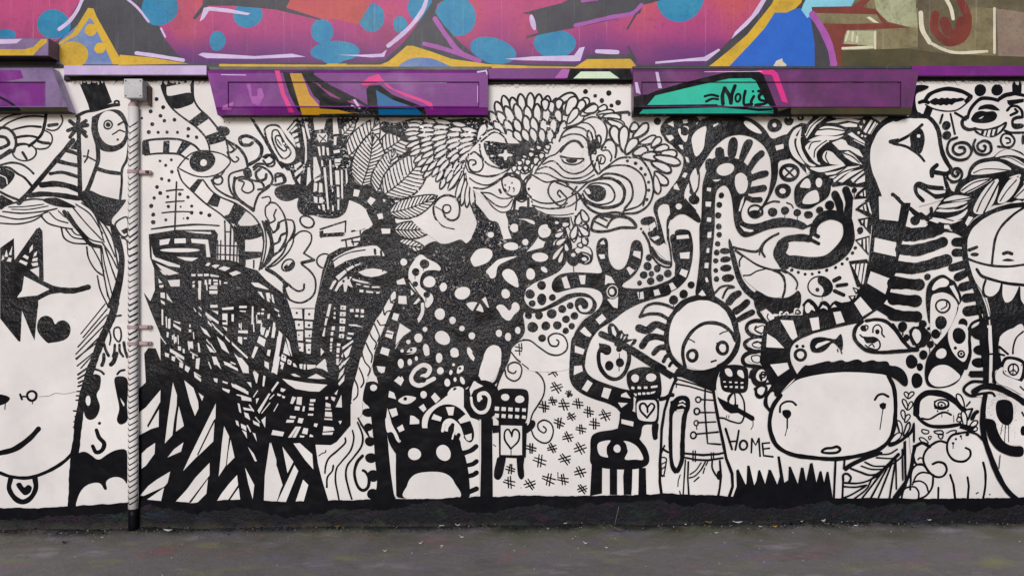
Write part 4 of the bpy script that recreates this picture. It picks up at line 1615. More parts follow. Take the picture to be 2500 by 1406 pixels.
c 34 580 530 620 540 632 600 600 700 585 900 580 1060 540 1155 510 1140 490 1050 485 900 490 700 500 600 540 540
-p 500 650 580 650 560 900 545 1110 520 1130 500 1050 498 850
-B 560 560 600 550 612 565 580 575
-B 548 595 590 585 608 595 560 608
p 480 560 600 510 640 560 630 640 540 640 480 650
-b 8 560 565 585 555 605 568
-b 10 550 595 580 585 605 600
-b 12 542 638 590 632
s 16 600 1005 760 1020 900 1010 940 1000
s 14 600 1040 700 1060 800 1065 930 1045
s 10 675 985 675 1070
s 9 695 985 695 1075
s 9 830 1000 835 1060
s 9 850 1000 852 1060
s 10 610 1060 598 1240 590 1370
s 12 635 1080 630 1220 640 1370
b 8 745 1085 700 1150 650 1185
b 10 780 1080 740 1150 690 1200 645 1215
b 12 840 1070 840 1130 870 1190 900 1215
s 16 905 1070 915 1200 905 1300 890 1380
B 885 1160 920 1160 915 1230 880 1220
s 8 800 1080 785 1110
s 8 775 1130 762 1175
s 10 725 1210 685 1245
s 6 565 1190 548 1240 545 1290
s 10 560 1330 570 1370
s 14 410 965 460 995
s 12 430 940 400 1010
c 9 400 1045 445 1050 440 1110 425 1190 405 1200 402 1120
s 8 400 1100 440 1080
s 8 405 1140 435 1120
s 8 400 1190 430 1200
fig painted_robot_doll
@ 1500 820 3.515
B 190 275 260 265 340 275 385 310 400 380 405 470 385 530 300 555 220 545 170 520 120 440 105 370 115 310
-e 178 362 34 34 0
-e 315 355 45 34 0
-g 24 3 162 435 155 455 268 432 268 452
-p 315 428 370 422 368 440 312 448
-p 165 490 192 495 188 518 175 510
-g 20 3 215 485 215 505 290 482 290 500
-p 312 480 355 472 340 490 310 498
b 30 395 540 440 530 480 505 500 505
p 180 520 390 540 378 760 240 755 230 860 200 900 150 860 180 700
-p 192 555 300 548 362 550 368 640 360 720 330 735 240 728 200 710 190 640
b 15 280 700 225 640 222 590 255 578 280 610 285 650
b 15 280 700 340 620 338 590 315 578 285 610
s 5 282 640 282 660
B 325 760 378 750 372 840 370 880 340 890 325 850
fig painted_robot_balloon
@ 1500 820 3.515
B 940 255 1030 245 1110 258 1145 290 1150 400 1135 470 1080 490 1000 485 940 470 915 430 905 340 910 280
-B 950 285 985 278 1010 310 1010 345 980 345 955 320
-B 1060 295 1095 295 1110 330 1110 362 1080 350 1055 325
-g 18 4 945 387 945 398 1095 395 1095 408
-g 18 4 955 428 955 440 1095 430 1095 450
-p 910 290 880 370 872 450 890 530 905 520 890 420 895 340
c 10 1030 490 990 530 980 600 1060 605 1030 585 1040 610
b 11 990 600 975 540 1000 500 1060 480 1105 540 1118 620 1110 700 1080 745 1000 730 940 705 880 700
b 8 1020 600 1050 605 1060 590
s 4 965 680 960 700
s 4 985 680 980 700
fig painted_word_home
@ 1500 820 3.515
s 16 955 795 985 890 1010 970
s 15 1068 810 1055 890 1038 975
s 13 985 905 1050 900
o 15 1108 935 32 40 10
s 13 1180 880 1175 1000
s 14 1183 885 1212 935 1240 880
s 14 1240 880 1250 1030
s 13 1270 920 1330 915
s 14 1270 920 1280 1025 1360 1035
s 13 1275 968 1330 962
fig painted_grass_spikes
@ 1500 820 3.515
p 1020 1370 1050 1290 1045 1150 1065 1140 1120 1260 1128 1275 1135 1250 1140 1110 1160 1110 1200 1280 1225 1230 1235 1150 1250 1150 1290 1280 1325 1230 1320 1145 1340 1150 1395 1290 1406 1300 1406 1400 1020 1400
@ 1840 780 3.195
p -10 1310 20 1270 35 1180 50 1170 90 1280 118 1170 135 1170 185 1285 205 1220 185 1065 205 1065 240 1270 270 1250 275 1145 290 1145 345 1280 370 1150 390 1155 410 1260 440 1120 460 1115 490 1270 515 1180 530 1180 550 1270 570 1185 585 1185 610 1340 620 1420 -10 1420
fig painted_cat_brow_and_eye
@ 1300 200 3.515
-B 250 400 400 320 560 310 640 400 640 540 760 640 900 650 1010 760 1030 950 960 1080 820 1130 640 1130 500 1100 440 1030 420 1100 360 1150 200 1160 60 1110 0 1020 0 780 120 650
f 14 66 220 240 235 150 170 270 160 170 110 250 105 150
f 16 70 290 290 290 180 240 350 210 240
f 14 86 290 290 370 130 360 100
b 14 200 160 280 105 340 95 380 130 400 200 350 230
f 14 70 400 230 480 145 380 260 440 160
f 12 66 290 380 440 290 300 360 390 230 410 290 540 190 440 260 560 210
f 12 56 560 240 640 215 550 280 700 260 560 290 760 290 600 310 740 350 600 300 760 310 620 320 790 370 640 330 780 390
b 18 700 270 820 260 830 280
b 12 270 400 380 370 480 310 560 310 620 360 640 430 620 520 570 570
b 11 420 350 480 360 530 410 545 480
b 13 230 510 270 430 350 390 430 400 480 440
b 12 250 480 330 450 420 460 470 510 480 570
b 20 240 600 290 540 340 510 390 515 430 560
b 12 20 790 60 720 130 650 200 620 260 560 310 530
b 13 240 640 310 655 380 660 440 660
b 12 240 640 270 690 340 712 400 700 440 670
B 285 660 380 665 375 690 340 700 300 690
b 12 90 710 160 680 210 700 270 760 350 790 430 770 490 720 520 680
b 12 30 760 120 730 190 760 270 820 370 830 450 810 520 760 540 700
b 11 20 785 120 790 230 840 340 860 440 850 530 800
b 12 0 800 110 860 200 850 300 860 420 870 560 830
f 14 40 520 560 480 420 560 570 570 460
f 12 44 540 620 500 540
p 470 520 560 480 580 540 520 620 480 640
b 16 480 480 500 560 500 660 530 740 560 790
b 14 590 580 640 500 700 510 720 580 710 650
b 12 600 590 650 590 680 640 670 680
b 12 550 680 560 640 600 630 625 660 610 700 580 700 590 650
d 625 565 11
s 9 560 650 580 760
c 12 200 860 270 850 300 900 250 880
b 12 310 880 230 850 160 870 135 940 160 1000 230 1060 280 1040 295 1000 260 960 230 930 215 960 240 990
b 12 0 1010 80 1040 180 1040 280 1010 380 950 470 870 560 840
b 12 0 1060 100 1085 220 1085 330 1060 420 990
b 9 190 1040 220 1060 260 1075 300 1040
b 9 60 1110 130 1140 260 1145 350 1130
s 14 310 900 420 980
s 14 340 960 380 900
b 12 370 960 380 1010 370 1100
b 14 570 790 640 730 740 660 830 650 920 660 990 740 1030 850 1035 960 990 1060 900 1120 800 1130
b 13 600 760 700 720 830 725 930 790 970 880 970 970 920 1060 780 1110
b 16 570 830 630 790 740 800 830 850 860 930 850 1010 790 1090
b 24 570 830 670 830 750 870 790 940 770 1030 700 1070 600 1080 500 1050 430 1010
b 13 440 940 500 880 580 870 660 890 705 960 690 1020 620 1050 540 1050 460 1010 430 960
B 440 930 500 890 580 890 630 930 620 1000 560 1030 500 1010 460 970
-B 450 920 480 920 500 960 470 960
b 16 400 980 480 1080 580 1130 700 1120 790 1130
d 815 680 14 885 700 17 932 745 16 967 797 15 997 862 14 998 930 15 980 1010 16
s 16 960 1020 950 1060
f 16 84 750 550 690 380 780 600 790 380
f 16 72 840 420 900 360 860 480 990 360
f 15 80 800 620 900 490 860 620 990 580
f 14 60 920 530 1060 470 1020 560 1100 480 1040 590 1170 560
f 14 76 930 640 1080 650 1100 610 1240 620
f 15 72 1040 640 1270 700 1020 690 1190 770 1050 770 1160 880
f 12 60 1050 800 1080 960
f 13 60 430 1110 380 1230 420 1100 470 1200 380 1230 340 1350 460 1220 440 1310 400 1240 480 1320
f 11 50 320 1220 250 1230 270 1290 190 1330 290 1340 200 1400 430 1330 460 1400 420 1380 400 1420
d 455 85 22 538 122 17 655 98 24 595 160 20 678 205 18 735 180 25 1072 340 32
b 16 505 1240 530 1170 600 1150 700 1160 780 1150 850 1190 890 1240
c 18 505 1250 540 1280 640 1280 760 1250 890 1245 830 1170 700 1150 560 1150
b 14 640 1240 680 1180 760 1140
b 11 540 1200 600 1230 640 1250
b 11 580 1160 640 1190
d 932 1262 11
b 14 945 1290 990 1350 1010 1406
fig painted_twisting_ropes
@ 1300 200 3.515
p 1180 340 1130 330 1090 400 1110 460 1180 520 1240 590 1300 640 1290 740 1240 850 1180 920 1160 970 1060 1010 1030 1090 1060 1160 1100 1400 1160 1380 1160 1250 1190 1160 1260 1130 1340 1140 1406 1180 1406 320 1250 310
-p 1180 350 1205 340 1215 400 1160 375
-p 1280 325 1335 325 1330 355 1285 355
-p 1170 455 1215 460 1200 505 1145 480
-p 1240 400 1300 420 1406 385 1350 450 1330 560 1270 470
-p 1310 640 1345 650 1350 700 1325 690
-p 1285 810 1300 780 1335 780 1330 810 1300 825
-p 1215 885 1260 900 1265 935 1215 930
-B 1370 430 1410 410 1410 640 1370 600
e 1305 430 36 34 0
-e 1255 1070 24 26 0
-B 1075 1110 1110 1055 1170 1060 1185 1120 1150 1200 1150 1390 1110 1250
-p 1340 800 1406 720 1406 960 1370 940
-p 1330 880 1350 960 1406 1000 1406 1100 1330 1020 1300 980
p 920 1190 960 1160 1040 1150 1060 1200 1100 1400 1070 1400 1030 1290 990 1300 1010 1220 940 1230
-p 1000 1230 1050 1200 1060 1240 1010 1280
fig painted_arched_hand_creature
@ 1620 270 3.906
-B 400 480 480 350 600 250 720 225 850 250 960 340 1020 450 1030 600 1000 760 960 900 800 1080 700 1200 480 1200 360 1000 340 600
p 0 100 60 60 330 60 340 110 300 150 170 150 230 160 300 120 420 60 790 60 900 110 980 190 1030 280 1100 250 1180 220 1250 260 1200 330 1200 440 1090 480 1085 620 1040 780 950 930 920 940 1000 800 1030 620 1020 450 960 330 850 250 720 225 600 250 480 350 400 470 340 560 330 620 260 620 200 760 190 850 280 920 360 1030 345 1080 200 980 130 990 60 1060 60 920 20 860 0 830 60 760 200 560 200 420 120 350 0 280
-B 300 430 275 340 270 260 320 190 405 155 395 260 380 360 330 430
-p 755 110 800 95 880 150 930 200 940 225 880 215 800 170
-p 470 140 520 118 525 130 480 160
-p 38 130 90 100 100 160
-p 180 90 225 85 230 120 190 125
-p 20 240 80 235 100 265 60 295
e 205 205 40 38 0
-p 130 180 165 165 165 250 240 200 240 150 170 150 230 165 240 215 215 320 165 260
e 205 205 38 36 0
-p 140 330 180 330 190 375 165 365
-p 205 440 235 450 245 500 220 490
-p 175 630 200 590 230 600 205 645
-p 95 720 125 695 155 760 100 750
-e 145 915 30 28 0
-p 245 640 290 560 310 545 325 640 330 760 290 780 260 720
b 12 240 640 260 720 290 790 330 730 340 600 310 540
e 290 850 52 48 0
-p 200 790 210 750 240 690 250 760 200 850
p 360 1040 370 700 400 600 440 480 500 440 640 440 760 480 830 560 850 640 830 740 790 850 740 960 750 1050 800 1080 900 1080 1000 1040 1120 1025 1250 1040 1350 1080 1380 1100 1330 1130 1240 1110 1120 1110 1000 1130 900 1170 830 1200 760 1210 700 1150 670 1050 660 900 640 780 600 710 550 715 500 770 490 900 490 1100 470 1300 460 1406 350 1406 340 1100
-e 590 562 88 56 -15
-B 680 680 690 620 740 595 790 630 805 690 790 760 760 790 720 790 690 740
-p 465 662 550 655 520 675 490 678
-p 415 735 455 740 450 775 412 765
-p 400 870 455 870 450 918 402 915
-p 415 1020 455 1022 452 1062 412 1058
-p 425 1158 450 1158 448 1212 425 1210
-p 415 1310 440 1312 438 1355 412 1350
-p 715 960 740 860 770 815 760 880 730 960
-p 725 1095 800 1130 885 1140 830 1160 770 1150
b 80 440 500 440 540
p 490 400 500 360 540 345 575 370 585 450 500 470
p 608 440 615 310 640 262 680 250 712 290 705 380 680 460
p 710 480 760 310 800 270 850 280 855 320 800 420 750 520
b 56 820 550 880 460 935 410
b 52 820 650 900 620 975 600
b 52 830 760 890 750 955 740
b 44 800 830 850 850 920 850
d 440 500 38
d 552 808 27 532 898 28 522 998 30 527 1105 28 530 1185 27 518 1272 26 505 1350 22
o 14 875 960 68 58 0
e 870 985 60 35 0
c 10 900 960 940 940 945 990 910 1000
b 13 920 930 980 890 1050 865 1105 870
b 12 1175 880 1220 900 1235 930
e 1040 970 46 46 0 1158 955 42 40 0 1275 975 38 36 0 1375 995 36 38 0
s 4 1158 1000 1158 1020
s 4 1278 1010 1278 1040
-p 1065 350 1140 320 1150 365 1075 385
e 1060 142 72 60 0
-e 1058 140 20 20 0
e 1195 100 48 44 0 1308 72 32 28 0
o 16 1200 590 92 76 0
s 16 1140 530 1262 648
s 16 1260 530 1145 650
e 1140 765 76 72 0
-e 1135 768 30 26 20
b 18 1080 480 1080 600 1060 700 1000 830 940 930
@ 1560 560 3.906
b 60 330 80 350 230 380 330 370 420
p 335 0 490 0 520 150 510 300 470 460 380 560 250 620 0 690 0 560 150 540 280 490 360 430 370 320 345 200
-p 358 60 470 50 480 85 360 95
-p 388 225 485 215 478 280 395 278
-p 405 375 468 395 448 460 385 425
-p 285 520 320 505 358 560 310 585
-p 138 580 185 568 205 620 150 635
-p 10 600 40 590 48 660 10 665
-p 60 20 130 0 150 60 90 90
p 575 0 725 0 700 200 690 400 700 540 740 650 640 640 530 640 560 450 580 250
-p 655 30 692 22 688 80 652 80
-p 648 180 672 178 668 225 642 222
-p 628 320 665 318 660 372 625 368
-p 630 465 650 455 665 500 640 505
-p 565 620 605 575 640 630 600 635
d 765 52 28 750 138 27 742 220 28 732 300 27 732 392 24 740 472 26
b 14 40 20 90 120 120 240 190 330 280 360 310 330 300 200 280 80 280 0
b 30 120 180 170 260 240 310 290 320
p 70 20 200 0 240 60 160 60 240 120 190 160 130 120 100 90
-p 150 190 240 130 275 200 270 300 200 240
-p 115 80 180 60 200 80 150 110
d 95 268 32 82 350 40 175 372 34 45 435 38 118 422 27 112 492 36 200 462 36 275 420 38 5 510 24
d 498 528 34 426 616 42
e 330 672 44 44 0
s 5 330 710 330 740
fig painted_fringed_curls
@ 1560 560 3.906
b 22 10 830 60 740 140 705 240 715 350 760
b 26 10 830 100 805 200 810 290 860
b 60 0 940 80 960 160 905 260 940
b 52 30 1110 80 1040 150 1020 250 1040
b 44 140 1180 190 1130 260 1120
b 34 235 1255 260 1210 300 1190
b 26 290 1300 310 1270 340 1260
b 16 730 600 780 550 850 535 910 550 850 560 820 600 800 650
b 60 860 690 900 640 950 610
b 54 920 780 980 740 1030 695
b 50 950 860 1000 830 1080 790
p 850 90 870 90 900 180 930 280 960 400 1000 500 1080 590 1180 640 1300 660 1406 650 1406 780 1290 790 1230 860 1200 800 1130 700 1000 600 930 480 890 330 860 200
-B 985 262 1060 300 1150 350 1200 375 1120 400 1060 440 1000 450 970 400 960 330
-B 1000 460 1080 430 1160 390 1230 385 1310 410 1370 470 1390 560 1370 630 1300 650 1200 630 1100 560
b 16 920 200 1020 270 1130 340 1250 380 1350 390 1406 410
b 12 1000 440 1060 435 1120 400 1200 378
b 14 1330 400 1385 460 1390 560 1370 640
b 18 900 170 980 190 1080 210 1140 200 1190 130 1250 80 1330 40
s 14 1160 200 1200 260
s 10 1150 190 1150 240
b 12 985 260 960 300 960 350
e 820 205 50 28 5 825 285 52 28 -5 830 368 56 32 -5 850 462 62 36 -5
b 100 1370 150 1340 240 1390 330
b 30 1140 740 1140 790 1190 860
b 32 1200 880 1110 870 1040 900 1030 960 1080 1010 1170 1030
b 30 1180 1030 1080 1040 1010 1080 1030 1130 1100 1160
b 32 1150 1160 1040 1180 990 1230 1020 1290 1150 1310
b 26 1150 1310 1080 1350 1060 1406
-B 1165 780 1200 765 1260 800 1290 840 1240 870 1200 850
b 9 1220 790 1210 830 1240 860
-B 1060 930 1110 900 1200 905 1190 990 1130 1005 1070 970
c 9 1110 945 1190 915 1180 985 1130 980
-B 1040 1080 1080 1050 1170 1045 1170 1130 1100 1140 1050 1110
c 9 1080 1090 1165 1075 1160 1125 1100 1120
-B 1035 1230 1080 1195 1155 1200 1160 1270 1100 1280 1050 1260
c 9 1075 1210 1150 1205 1150 1265 1090 1260
p 1210 880 1300 820 1406 840 1406 1140 1406 1406 1260 1406 1240 1280 1150 1300 1160 1180 1190 1050
-p 1225 995 1375 1130 1210 1120
-p 1345 870 1406 870 1406 970
-p 1250 1280 1406 1275 1406 1350 1330 1395
fig painted_leafy_whirl
@ 1880 190 3.906
p 330 560 160 540 220 470 300 430 350 440 420 370 560 365 640 390 860 390 940 360 1050 420 1000 520 950 620 930 760 940 880 980 1000 1040 1160 1040 1370 980 1370 900 1150 800 1160 830 1100 900 1040 780 1040 720 1020 600 1040 540 960 400 910 340 900 270 820 190 760 130 700 160 600
p 0 600 130 560 190 580 190 770 80 790 0 740
-p 50 650 128 632 130 675 60 695
-B 300 470 230 500 185 590 185 670 230 760 330 825 260 720 230 620 250 540
-B 300 485 270 540 250 620 270 700 320 790 380 830 310 700 290 600
-B 290 610 300 700 350 790 435 838 380 840 320 760
-p 330 540 370 460 480 370 540 375 440 450 350 580
b 9 345 555 400 460 500 380
b 9 335 530 380 440 450 385
-B 430 540 500 470 620 470 720 510 620 550 480 550
b 10 460 500 560 490 660 500 720 510
-B 370 600 480 555 620 560 700 550 620 590 480 600
-B 350 700 340 650 420 600 560 600 520 650 460 690 450 770 480 830 420 800
b 9 370 680 400 620 480 605
b 9 420 760 430 690 480 640 540 600
b 9 460 800 450 720 500 660 550 620
-B 540 810 500 760 530 700 590 710 640 760 710 830 620 830
b 9 560 820 530 760 540 710
-p 590 620 680 585 720 600 740 640 850 690 890 760 840 740 760 690 690 690 660 690 620 650
-p 690 720 740 700 800 740 880 830 840 820 780 800 720 760
b 10 700 720 780 750 850 810
-p 740 540 780 520 830 560 900 610 905 630 840 600
-p 530 430 640 400 760 385 860 410 840 430 740 410 640 430
-p 660 450 760 430 830 445 830 470 720 470
-B 380 860 480 855 600 840 720 835 620 870 500 900 430 890
-p 520 910 640 890 700 870 620 920 540 930
-p 560 950 640 930 740 850 860 840 700 930 610 1000 600 960
b 9 600 970 700 900 860 850
-p 650 990 760 900 890 870 760 950 690 1000
-p 770 970 890 890 900 900 830 960 790 1000
-p 800 1000 905 930 905 990 830 1010
b 8 810 1000 850 960 905 920
-p 340 850 380 900 350 920
-p 885 400 910 410 900 440 890 430
-p 850 460 880 460 870 490
-d 845 525 12 878 555 11 908 560 10
-p 890 510 960 400 980 410 915 530
-p 930 530 1000 420 1015 430 950 540
-p 960 540 1020 435 1040 445 975 545
-p 800 590 900 640 900 650 800 600
@ 1880 190 3.906
B 235 1060 290 980 400 910 500 910 570 970 580 1060 550 1140 460 1200 380 1245 290 1240 240 1190
-B 285 1040 320 980 360 960 385 1000 380 1050 330 1050
-e 466 1000 32 44 0
-B 308 1190 340 1120 400 1080 450 1080 468 1170 410 1200 350 1205
e 185 905 84 66 0
-e 185 905 66 50 0
s 16 128 850 240 960
s 16 242 850 128 960
b 60 620 1110 660 1200 670 1290
b 70 725 1070 760 1180 745 1310
d 805 1072 26
s 4 805 1095 805 1140
b 50 430 1380 500 1310 600 1290 700 1320 770 1400
e 570 1215 46 44 0 475 1262 36 34 0 370 1308 40 36 0
fig painted_bald_profile
@ 1880 190 3.906
-B 960 620 1040 480 1180 400 1406 380 1406 1340 1220 1370 1040 1350 1040 1160 980 1000 930 820
b 44 1420 355 1200 380 1060 450 980 560 930 700 940 860 1000 1020 1040 1150 1040 1350
b 40 1150 612 1230 600 1320 560 1406 490
b 40 1180 620 1260 640 1350 690 1406 740
p 1340 580 1406 540 1406 720 1350 680
p 1370 1060 1406 1000 1420 1120 1390 1110
s 32 1170 1115 1420 1310
p 1250 1200 1330 1250 1290 1406 1225 1406
p 1020 1350 1230 1370 1230 1410 1020 1410
d 1385 1360 46
p 820 1130 900 1040 910 1130 930 1140 830 1150
p 810 1250 940 1160 1000 1200 1000 1330 930 1320
-p 860 1250 885 1230 890 1260
-p 895 1220 915 1200 920 1270 905 1265
-p 925 1190 945 1190 955 1290 935 1280
-p 955 1180 975 1180 990 1300 970 1300
-p 850 1120 880 1090 885 1130
-p 895 1080 908 1070 912 1130 900 1130
p 840 1350 1000 1320 990 1406 870 1406
-p 880 1375 905 1360 900 1400
-p 920 1350 940 1350 930 1406 915 1406
-p 955 1345 970 1345 965 1406 950 1406
@ 2200 190 4.687
-B 0 470 180 450 330 480 420 600 450 800 520 960 560 1050 540 1300 460 1400 0 1406
b 44 -60 480 60 445 180 440 300 450 380 520 430 620 450 760 480 880 530 980 570 1050 520 1100 430 1090 370 1080
b 40 355 1125 350 1060 410 1000
b 30 -60 740 60 680 160 610 240 540
b 26 -60 760 60 790 160 850 220 900 265 955
B 100 680 170 600 225 580 265 650 265 760 215 870 110 800
-e 200 668 20 20 0
-p 10 730 100 690 110 780 60 760
p 470 1100 510 1130 540 1200 570 1290 620 1310 600 1360 540 1340 500 1250
b 40 470 1260 370 1255 280 1240 200 1210 165 1250 180 1330 250 1406
b 50 210 1240 300 1320 400 1360 520 1340
b 30 300 1270 400 1290 520 1300
-p 290 1275 400 1290 510 1290 500 1320 400 1320
-B 195 1270 230 1280 340 1350 390 1400 280 1400
fig painted_striped_neck
@ 1860 480 3.906
p 880 0 1100 0 1120 215 1300 235 1330 60 1420 60 1406 150 1370 290 1420 300 1420 1180 1300 1180 1200 1140 1100 1080 1000 1150 930 1200 700 1250 500 1300 380 1350 300 1400 180 1406 50 1290 40 1200 160 1130 390 1130 400 1030 440 980 500 1000 540 1060 560 1000 620 1000 650 1040 700 990 760 1010 830 1000 900 960 960 800 1020 620 1060 230 1000 20
-p 1115 0 1250 0 1330 60 1300 235 1120 215
-p 1078 392 1282 438 1278 572 1066 525
-p 1038 712 1222 782 1178 930 1005 825
-p 1360 385 1420 400 1420 470 1332 455
-p 1318 540 1420 560 1420 630 1300 610
-p 1290 705 1420 730 1420 785 1265 755
-p 1238 865 1420 885 1420 945 1222 910
-p 1190 985 1420 1050 1420 1100 1290 1080 1165 1020
-p 880 1015 940 955 1052 1085 960 1142
-p 680 1102 750 1092 790 1195 712 1215
-p 455 1160 540 1148 552 1262 482 1278
-p 175 1175 298 1180 340 1335 290 1372
-p 60 1310 180 1406 50 1406
-p 870 30 1000 20 890 120 900 200 920 340 880 400 860 200
p 890 125 1030 30 1070 110 1060 190
-p 930 115 960 90 965 130
-p 970 80 990 75 1000 140 985 135
-p 1005 60 1020 55 1050 170 1030 155
p 915 215 1050 190 1040 360
-p 945 230 970 225 960 260
-p 985 220 1010 215 1000 300 985 280
e 938 322 30 34 0
p 888 410 1030 370 1020 560
-p 910 425 950 410 945 460
-p 965 405 985 400 985 510 970 490
-p 1000 395 1015 390 1020 540 1005 520
p 830 615 1000 595 1020 620 960 860 910 860
-p 855 650 890 640 885 700
-p 905 645 930 640 915 760 895 720
-p 945 640 970 635 945 830 920 780
-p 985 635 1005 640 970 830 955 835
p 865 860 945 890 900 930
-p 880 880 910 890 900 910
p 825 945 900 940 870 1010
-p 845 955 880 950 865 980
fig painted_rolling_tongue
@ 1860 480 3.906
b 56 -60 300 40 265 160 235 280 240 390 280
s 16 400 300 500 255
b 56 490 340 500 290 560 220 660 185 760 210 830 300 830 420 760 520 640 600 500 630 340 620 230 580 180 520 190 440 260 400 380 390 450 400
B 740 190 850 200 885 340 880 440 830 540 740 620 640 670 500 695 360 690 240 650 160 580 145 500 200 560 320 560 460 575 600 560 700 480 770 380 775 280
b 26 460 390 480 350 540 380
s 26 450 400 545 448
b 14 160 350 60 410 10 470 5 530 30 570
b 14 235 600 240 670 200 700
b 12 0 670 100 700 200 700 290 750 340 820 330 880
b 14 100 700 180 740 220 820 220 900 200 960
B -60 900 60 950 160 965 240 960 300 930 345 895 375 940 370 1030 340 1080 240 1120 60 1100 -60 1060
d 287 698 16 348 722 16 413 740 15 480 738 15 547 722 15 620 700 15 705 675 14 766 642 16 815 592 15 866 536 16 893 488 16
o 12 555 858 116 96 0
B 545 765 600 765 650 800 670 850 660 910 620 945 570 950 590 900 575 860 540 830 530 790
d 530 888 20
s 4 575 955 575 990
b 34 690 800 740 775
b 26 720 848 810 836
b 30 695 900 780 938
-e 440 1060 30 50 0
-p 415 1060 440 1030 480 1030 515 1100 480 1075 440 1090 425 1105
b 20 400 1030 450 985 510 1030 540 1090
-p 550 1070 580 1030 620 1050 630 1080 590 1060
-p 655 1060 690 1025 715 1050
b 20 545 1060 590 1005 640 1040 650 1080
b 18 655 1050 690 1010 740 1040
-p 0 1090 40 1070 110 1130 120 1160 60 1190 20 1150
-b 12 170 1130 175 1100 190 1100
-b 12 205 1125 240 1100 250 1120
-b 12 310 1110 320 1070 360 1080
c 9 320 1110 340 1075 370 1110
b 9 60 1120 50 1150 70 1180
fig painted_ribbed_tail
@ 2180 440 3.516
b 110 -10 450 120 460 250 450 400 400
b 82 60 595 200 600 350 560 430 530
b 86 30 745 180 755 340 720 460 685
b 84 0 885 120 890 225 895
b 84 0 1025 100 1030 200 1035
b 84 0 1155 100 1165 205 1170
B 280 370 320 380 420 345 440 380 410 430 340 480 280 440
d 190 348 42 298 828 28
s 28 320 350 240 290
b 24 0 120 80 200 200 300 280 320 330 280 330 240
-p 140 260 110 395 160 410 280 400 300 380 200 330
e 190 348 44 40 0
p 410 390 500 440 520 430 560 400 640 460 620 500 540 450 480 445 440 440
-p 440 385 490 385 495 420 440 415
b 80 530 380 600 400 640 440
b 70 540 530 600 530
b 60 540 620 600 620
b 62 510 750 600 725
b 62 560 830 620 800
b 62 600 915 660 900
b 66 630 1010 720 1000
b 74 640 1125 740 1110
B 360 1406 390 1350 440 1220 560 1080 590 1010 540 880 500 850 430 810 350 840 300 900 285 1000 290 1100 310 1220 330 1200 320 1060 350 990 430 960 510 990 560 1060 550 1140 480 1280 400 1406
-B 335 930 370 870 430 840 480 870 460 910 400 920 350 945
-p 485 910 520 900 560 980 575 1050 540 1000
-B 330 1010 380 970 450 970 530 1030 550 1100 520 1200 440 1340 380 1406 330 1340 320 1200
o 14 428 1080 62 54 0
b 10 415 1108 460 1080 460 1050
d 85 1252 38 118 1352 26 258 1232 34 308 1272 14 368 1322 40 325 1406 28
e 412 1222 52 58 0
s 5 412 1280 412 1320
s 5 88 1290 88 1330
e 602 1225 40 40 0 566 1335 54 70 -15
b 24 0 1240 60 1330 110 1406
b 18 180 1406 155 1340 170 1280 210 1265 270 1280
b 50 260 1300 300 1340 260 1406
e 740 1310 62 52 0
b 20 760 1190 680 1230 650 1300 650 1406
fig painted_grinning_imp
@ 2200 190 4.687
b 14 240 290 320 200 420 140 540 128 680 140 810 215 740 300 640 370 520 385 380 360 280 310
b 40 270 270 330 190 450 140 560 130 700 160 800 215
b 36 210 285 260 270 310 285
b 30 780 225 740 270
p 320 270 370 240 400 230 430 250 460 225 500 240 530 225 560 245 600 230 640 240 690 225 740 250 700 270 640 280 610 290 580 320 550 300 520 325 490 305 450 325 420 305 390 320 340 300
p 290 320 370 345 330 450 250 430
p 150 90 230 80 300 90 330 110 250 150 180 170 160 240 180 390 240 420 200 440 0 420 0 370 60 400 130 340 140 200
s 20 475 425 450 515
s 20 565 415 615 645
b 28 620 405 680 440 740 480
d 520 545 50 525 658 50 905 145 70 1098 142 68
b 90 1325 90 1325 160
b 34 760 460 790 370 850 290 920 240 1020 240 1110 260
b 34 745 450 700 500 710 560 770 595 850 585
B 800 470 850 400 920 380 980 390 1060 385 1100 430 1070 490 980 520 880 520 820 505
-p 885 470 920 450 950 440 915 470
B 880 370 900 330 980 305 1060 315 1130 375 1060 375 980 360 930 365
p 830 560 880 580 960 590 1050 570 1140 540 1190 500 1220 510 1200 580 1130 650 1050 690 960 680 870 650 830 610
-p 860 600 920 610 910 640
-p 955 610 980 605 960 670 940 660
-p 1000 600 1030 595 1010 665 1020 680 980 675
-p 1050 595 1080 590 1060 660 1040 665
-p 1110 580 1180 540 1140 600 1100 640
b 44 1130 240 1200 200 1300 190 1406 210
p 1200 220 1210 260 1406 240 1406 280 1240 320 1220 300
-p 1220 225 1300 205 1406 225 1406 235 1250 255
b 26 1215 375 1260 330 1330 330 1380 380 1390 440
b 30 1255 430 1320 400
b 22 1305 360 1335 390
p 1250 470 1330 430 1406 440 1406 470 1300 480 1280 530 1406 520 1406 580 1270 600
b 26 1190 610 1260 630 1406 630
c 22 1170 650 1250 650 1300 720 1260 790 1180 790 1140 720
b 20 1200 690 1240 700 1250 740 1210 750
s 24 1110 790 1240 800
b 24 640 685 560 720 530 820 570 900 660 940 760 920 810 840 770 760 690 740 610 770 600 840 660 880 730 850 720 800 670 795
b 22 850 710 830 780 870 860 960 880 1030 840 1020 750 950 720 880 760 890 820 950 840 970 790 950 775
b 26 540 1080 530 1140 590 1190 670 1170 700 1100 660 1040 600 1050 590 1100 630 1130 660 1100 640 1075
e 1395 710 20 60 0
fig painted_plait
@ 2200 190 4.687
p 760 1140 780 1030 840 960 940 920 1060 910 1110 850 1200 810 1300 820 1420 870 1420 1420 760 1420 600 1400 620 1250 680 1170
-B 1080 910 1120 860 1220 820 1340 860 1420 910 1420 930 1300 890 1180 890
-B 1130 920 1220 905 1320 930 1420 1000 1420 1040 1300 990 1200 940
b 8 1110 915 1250 920 1400 1000
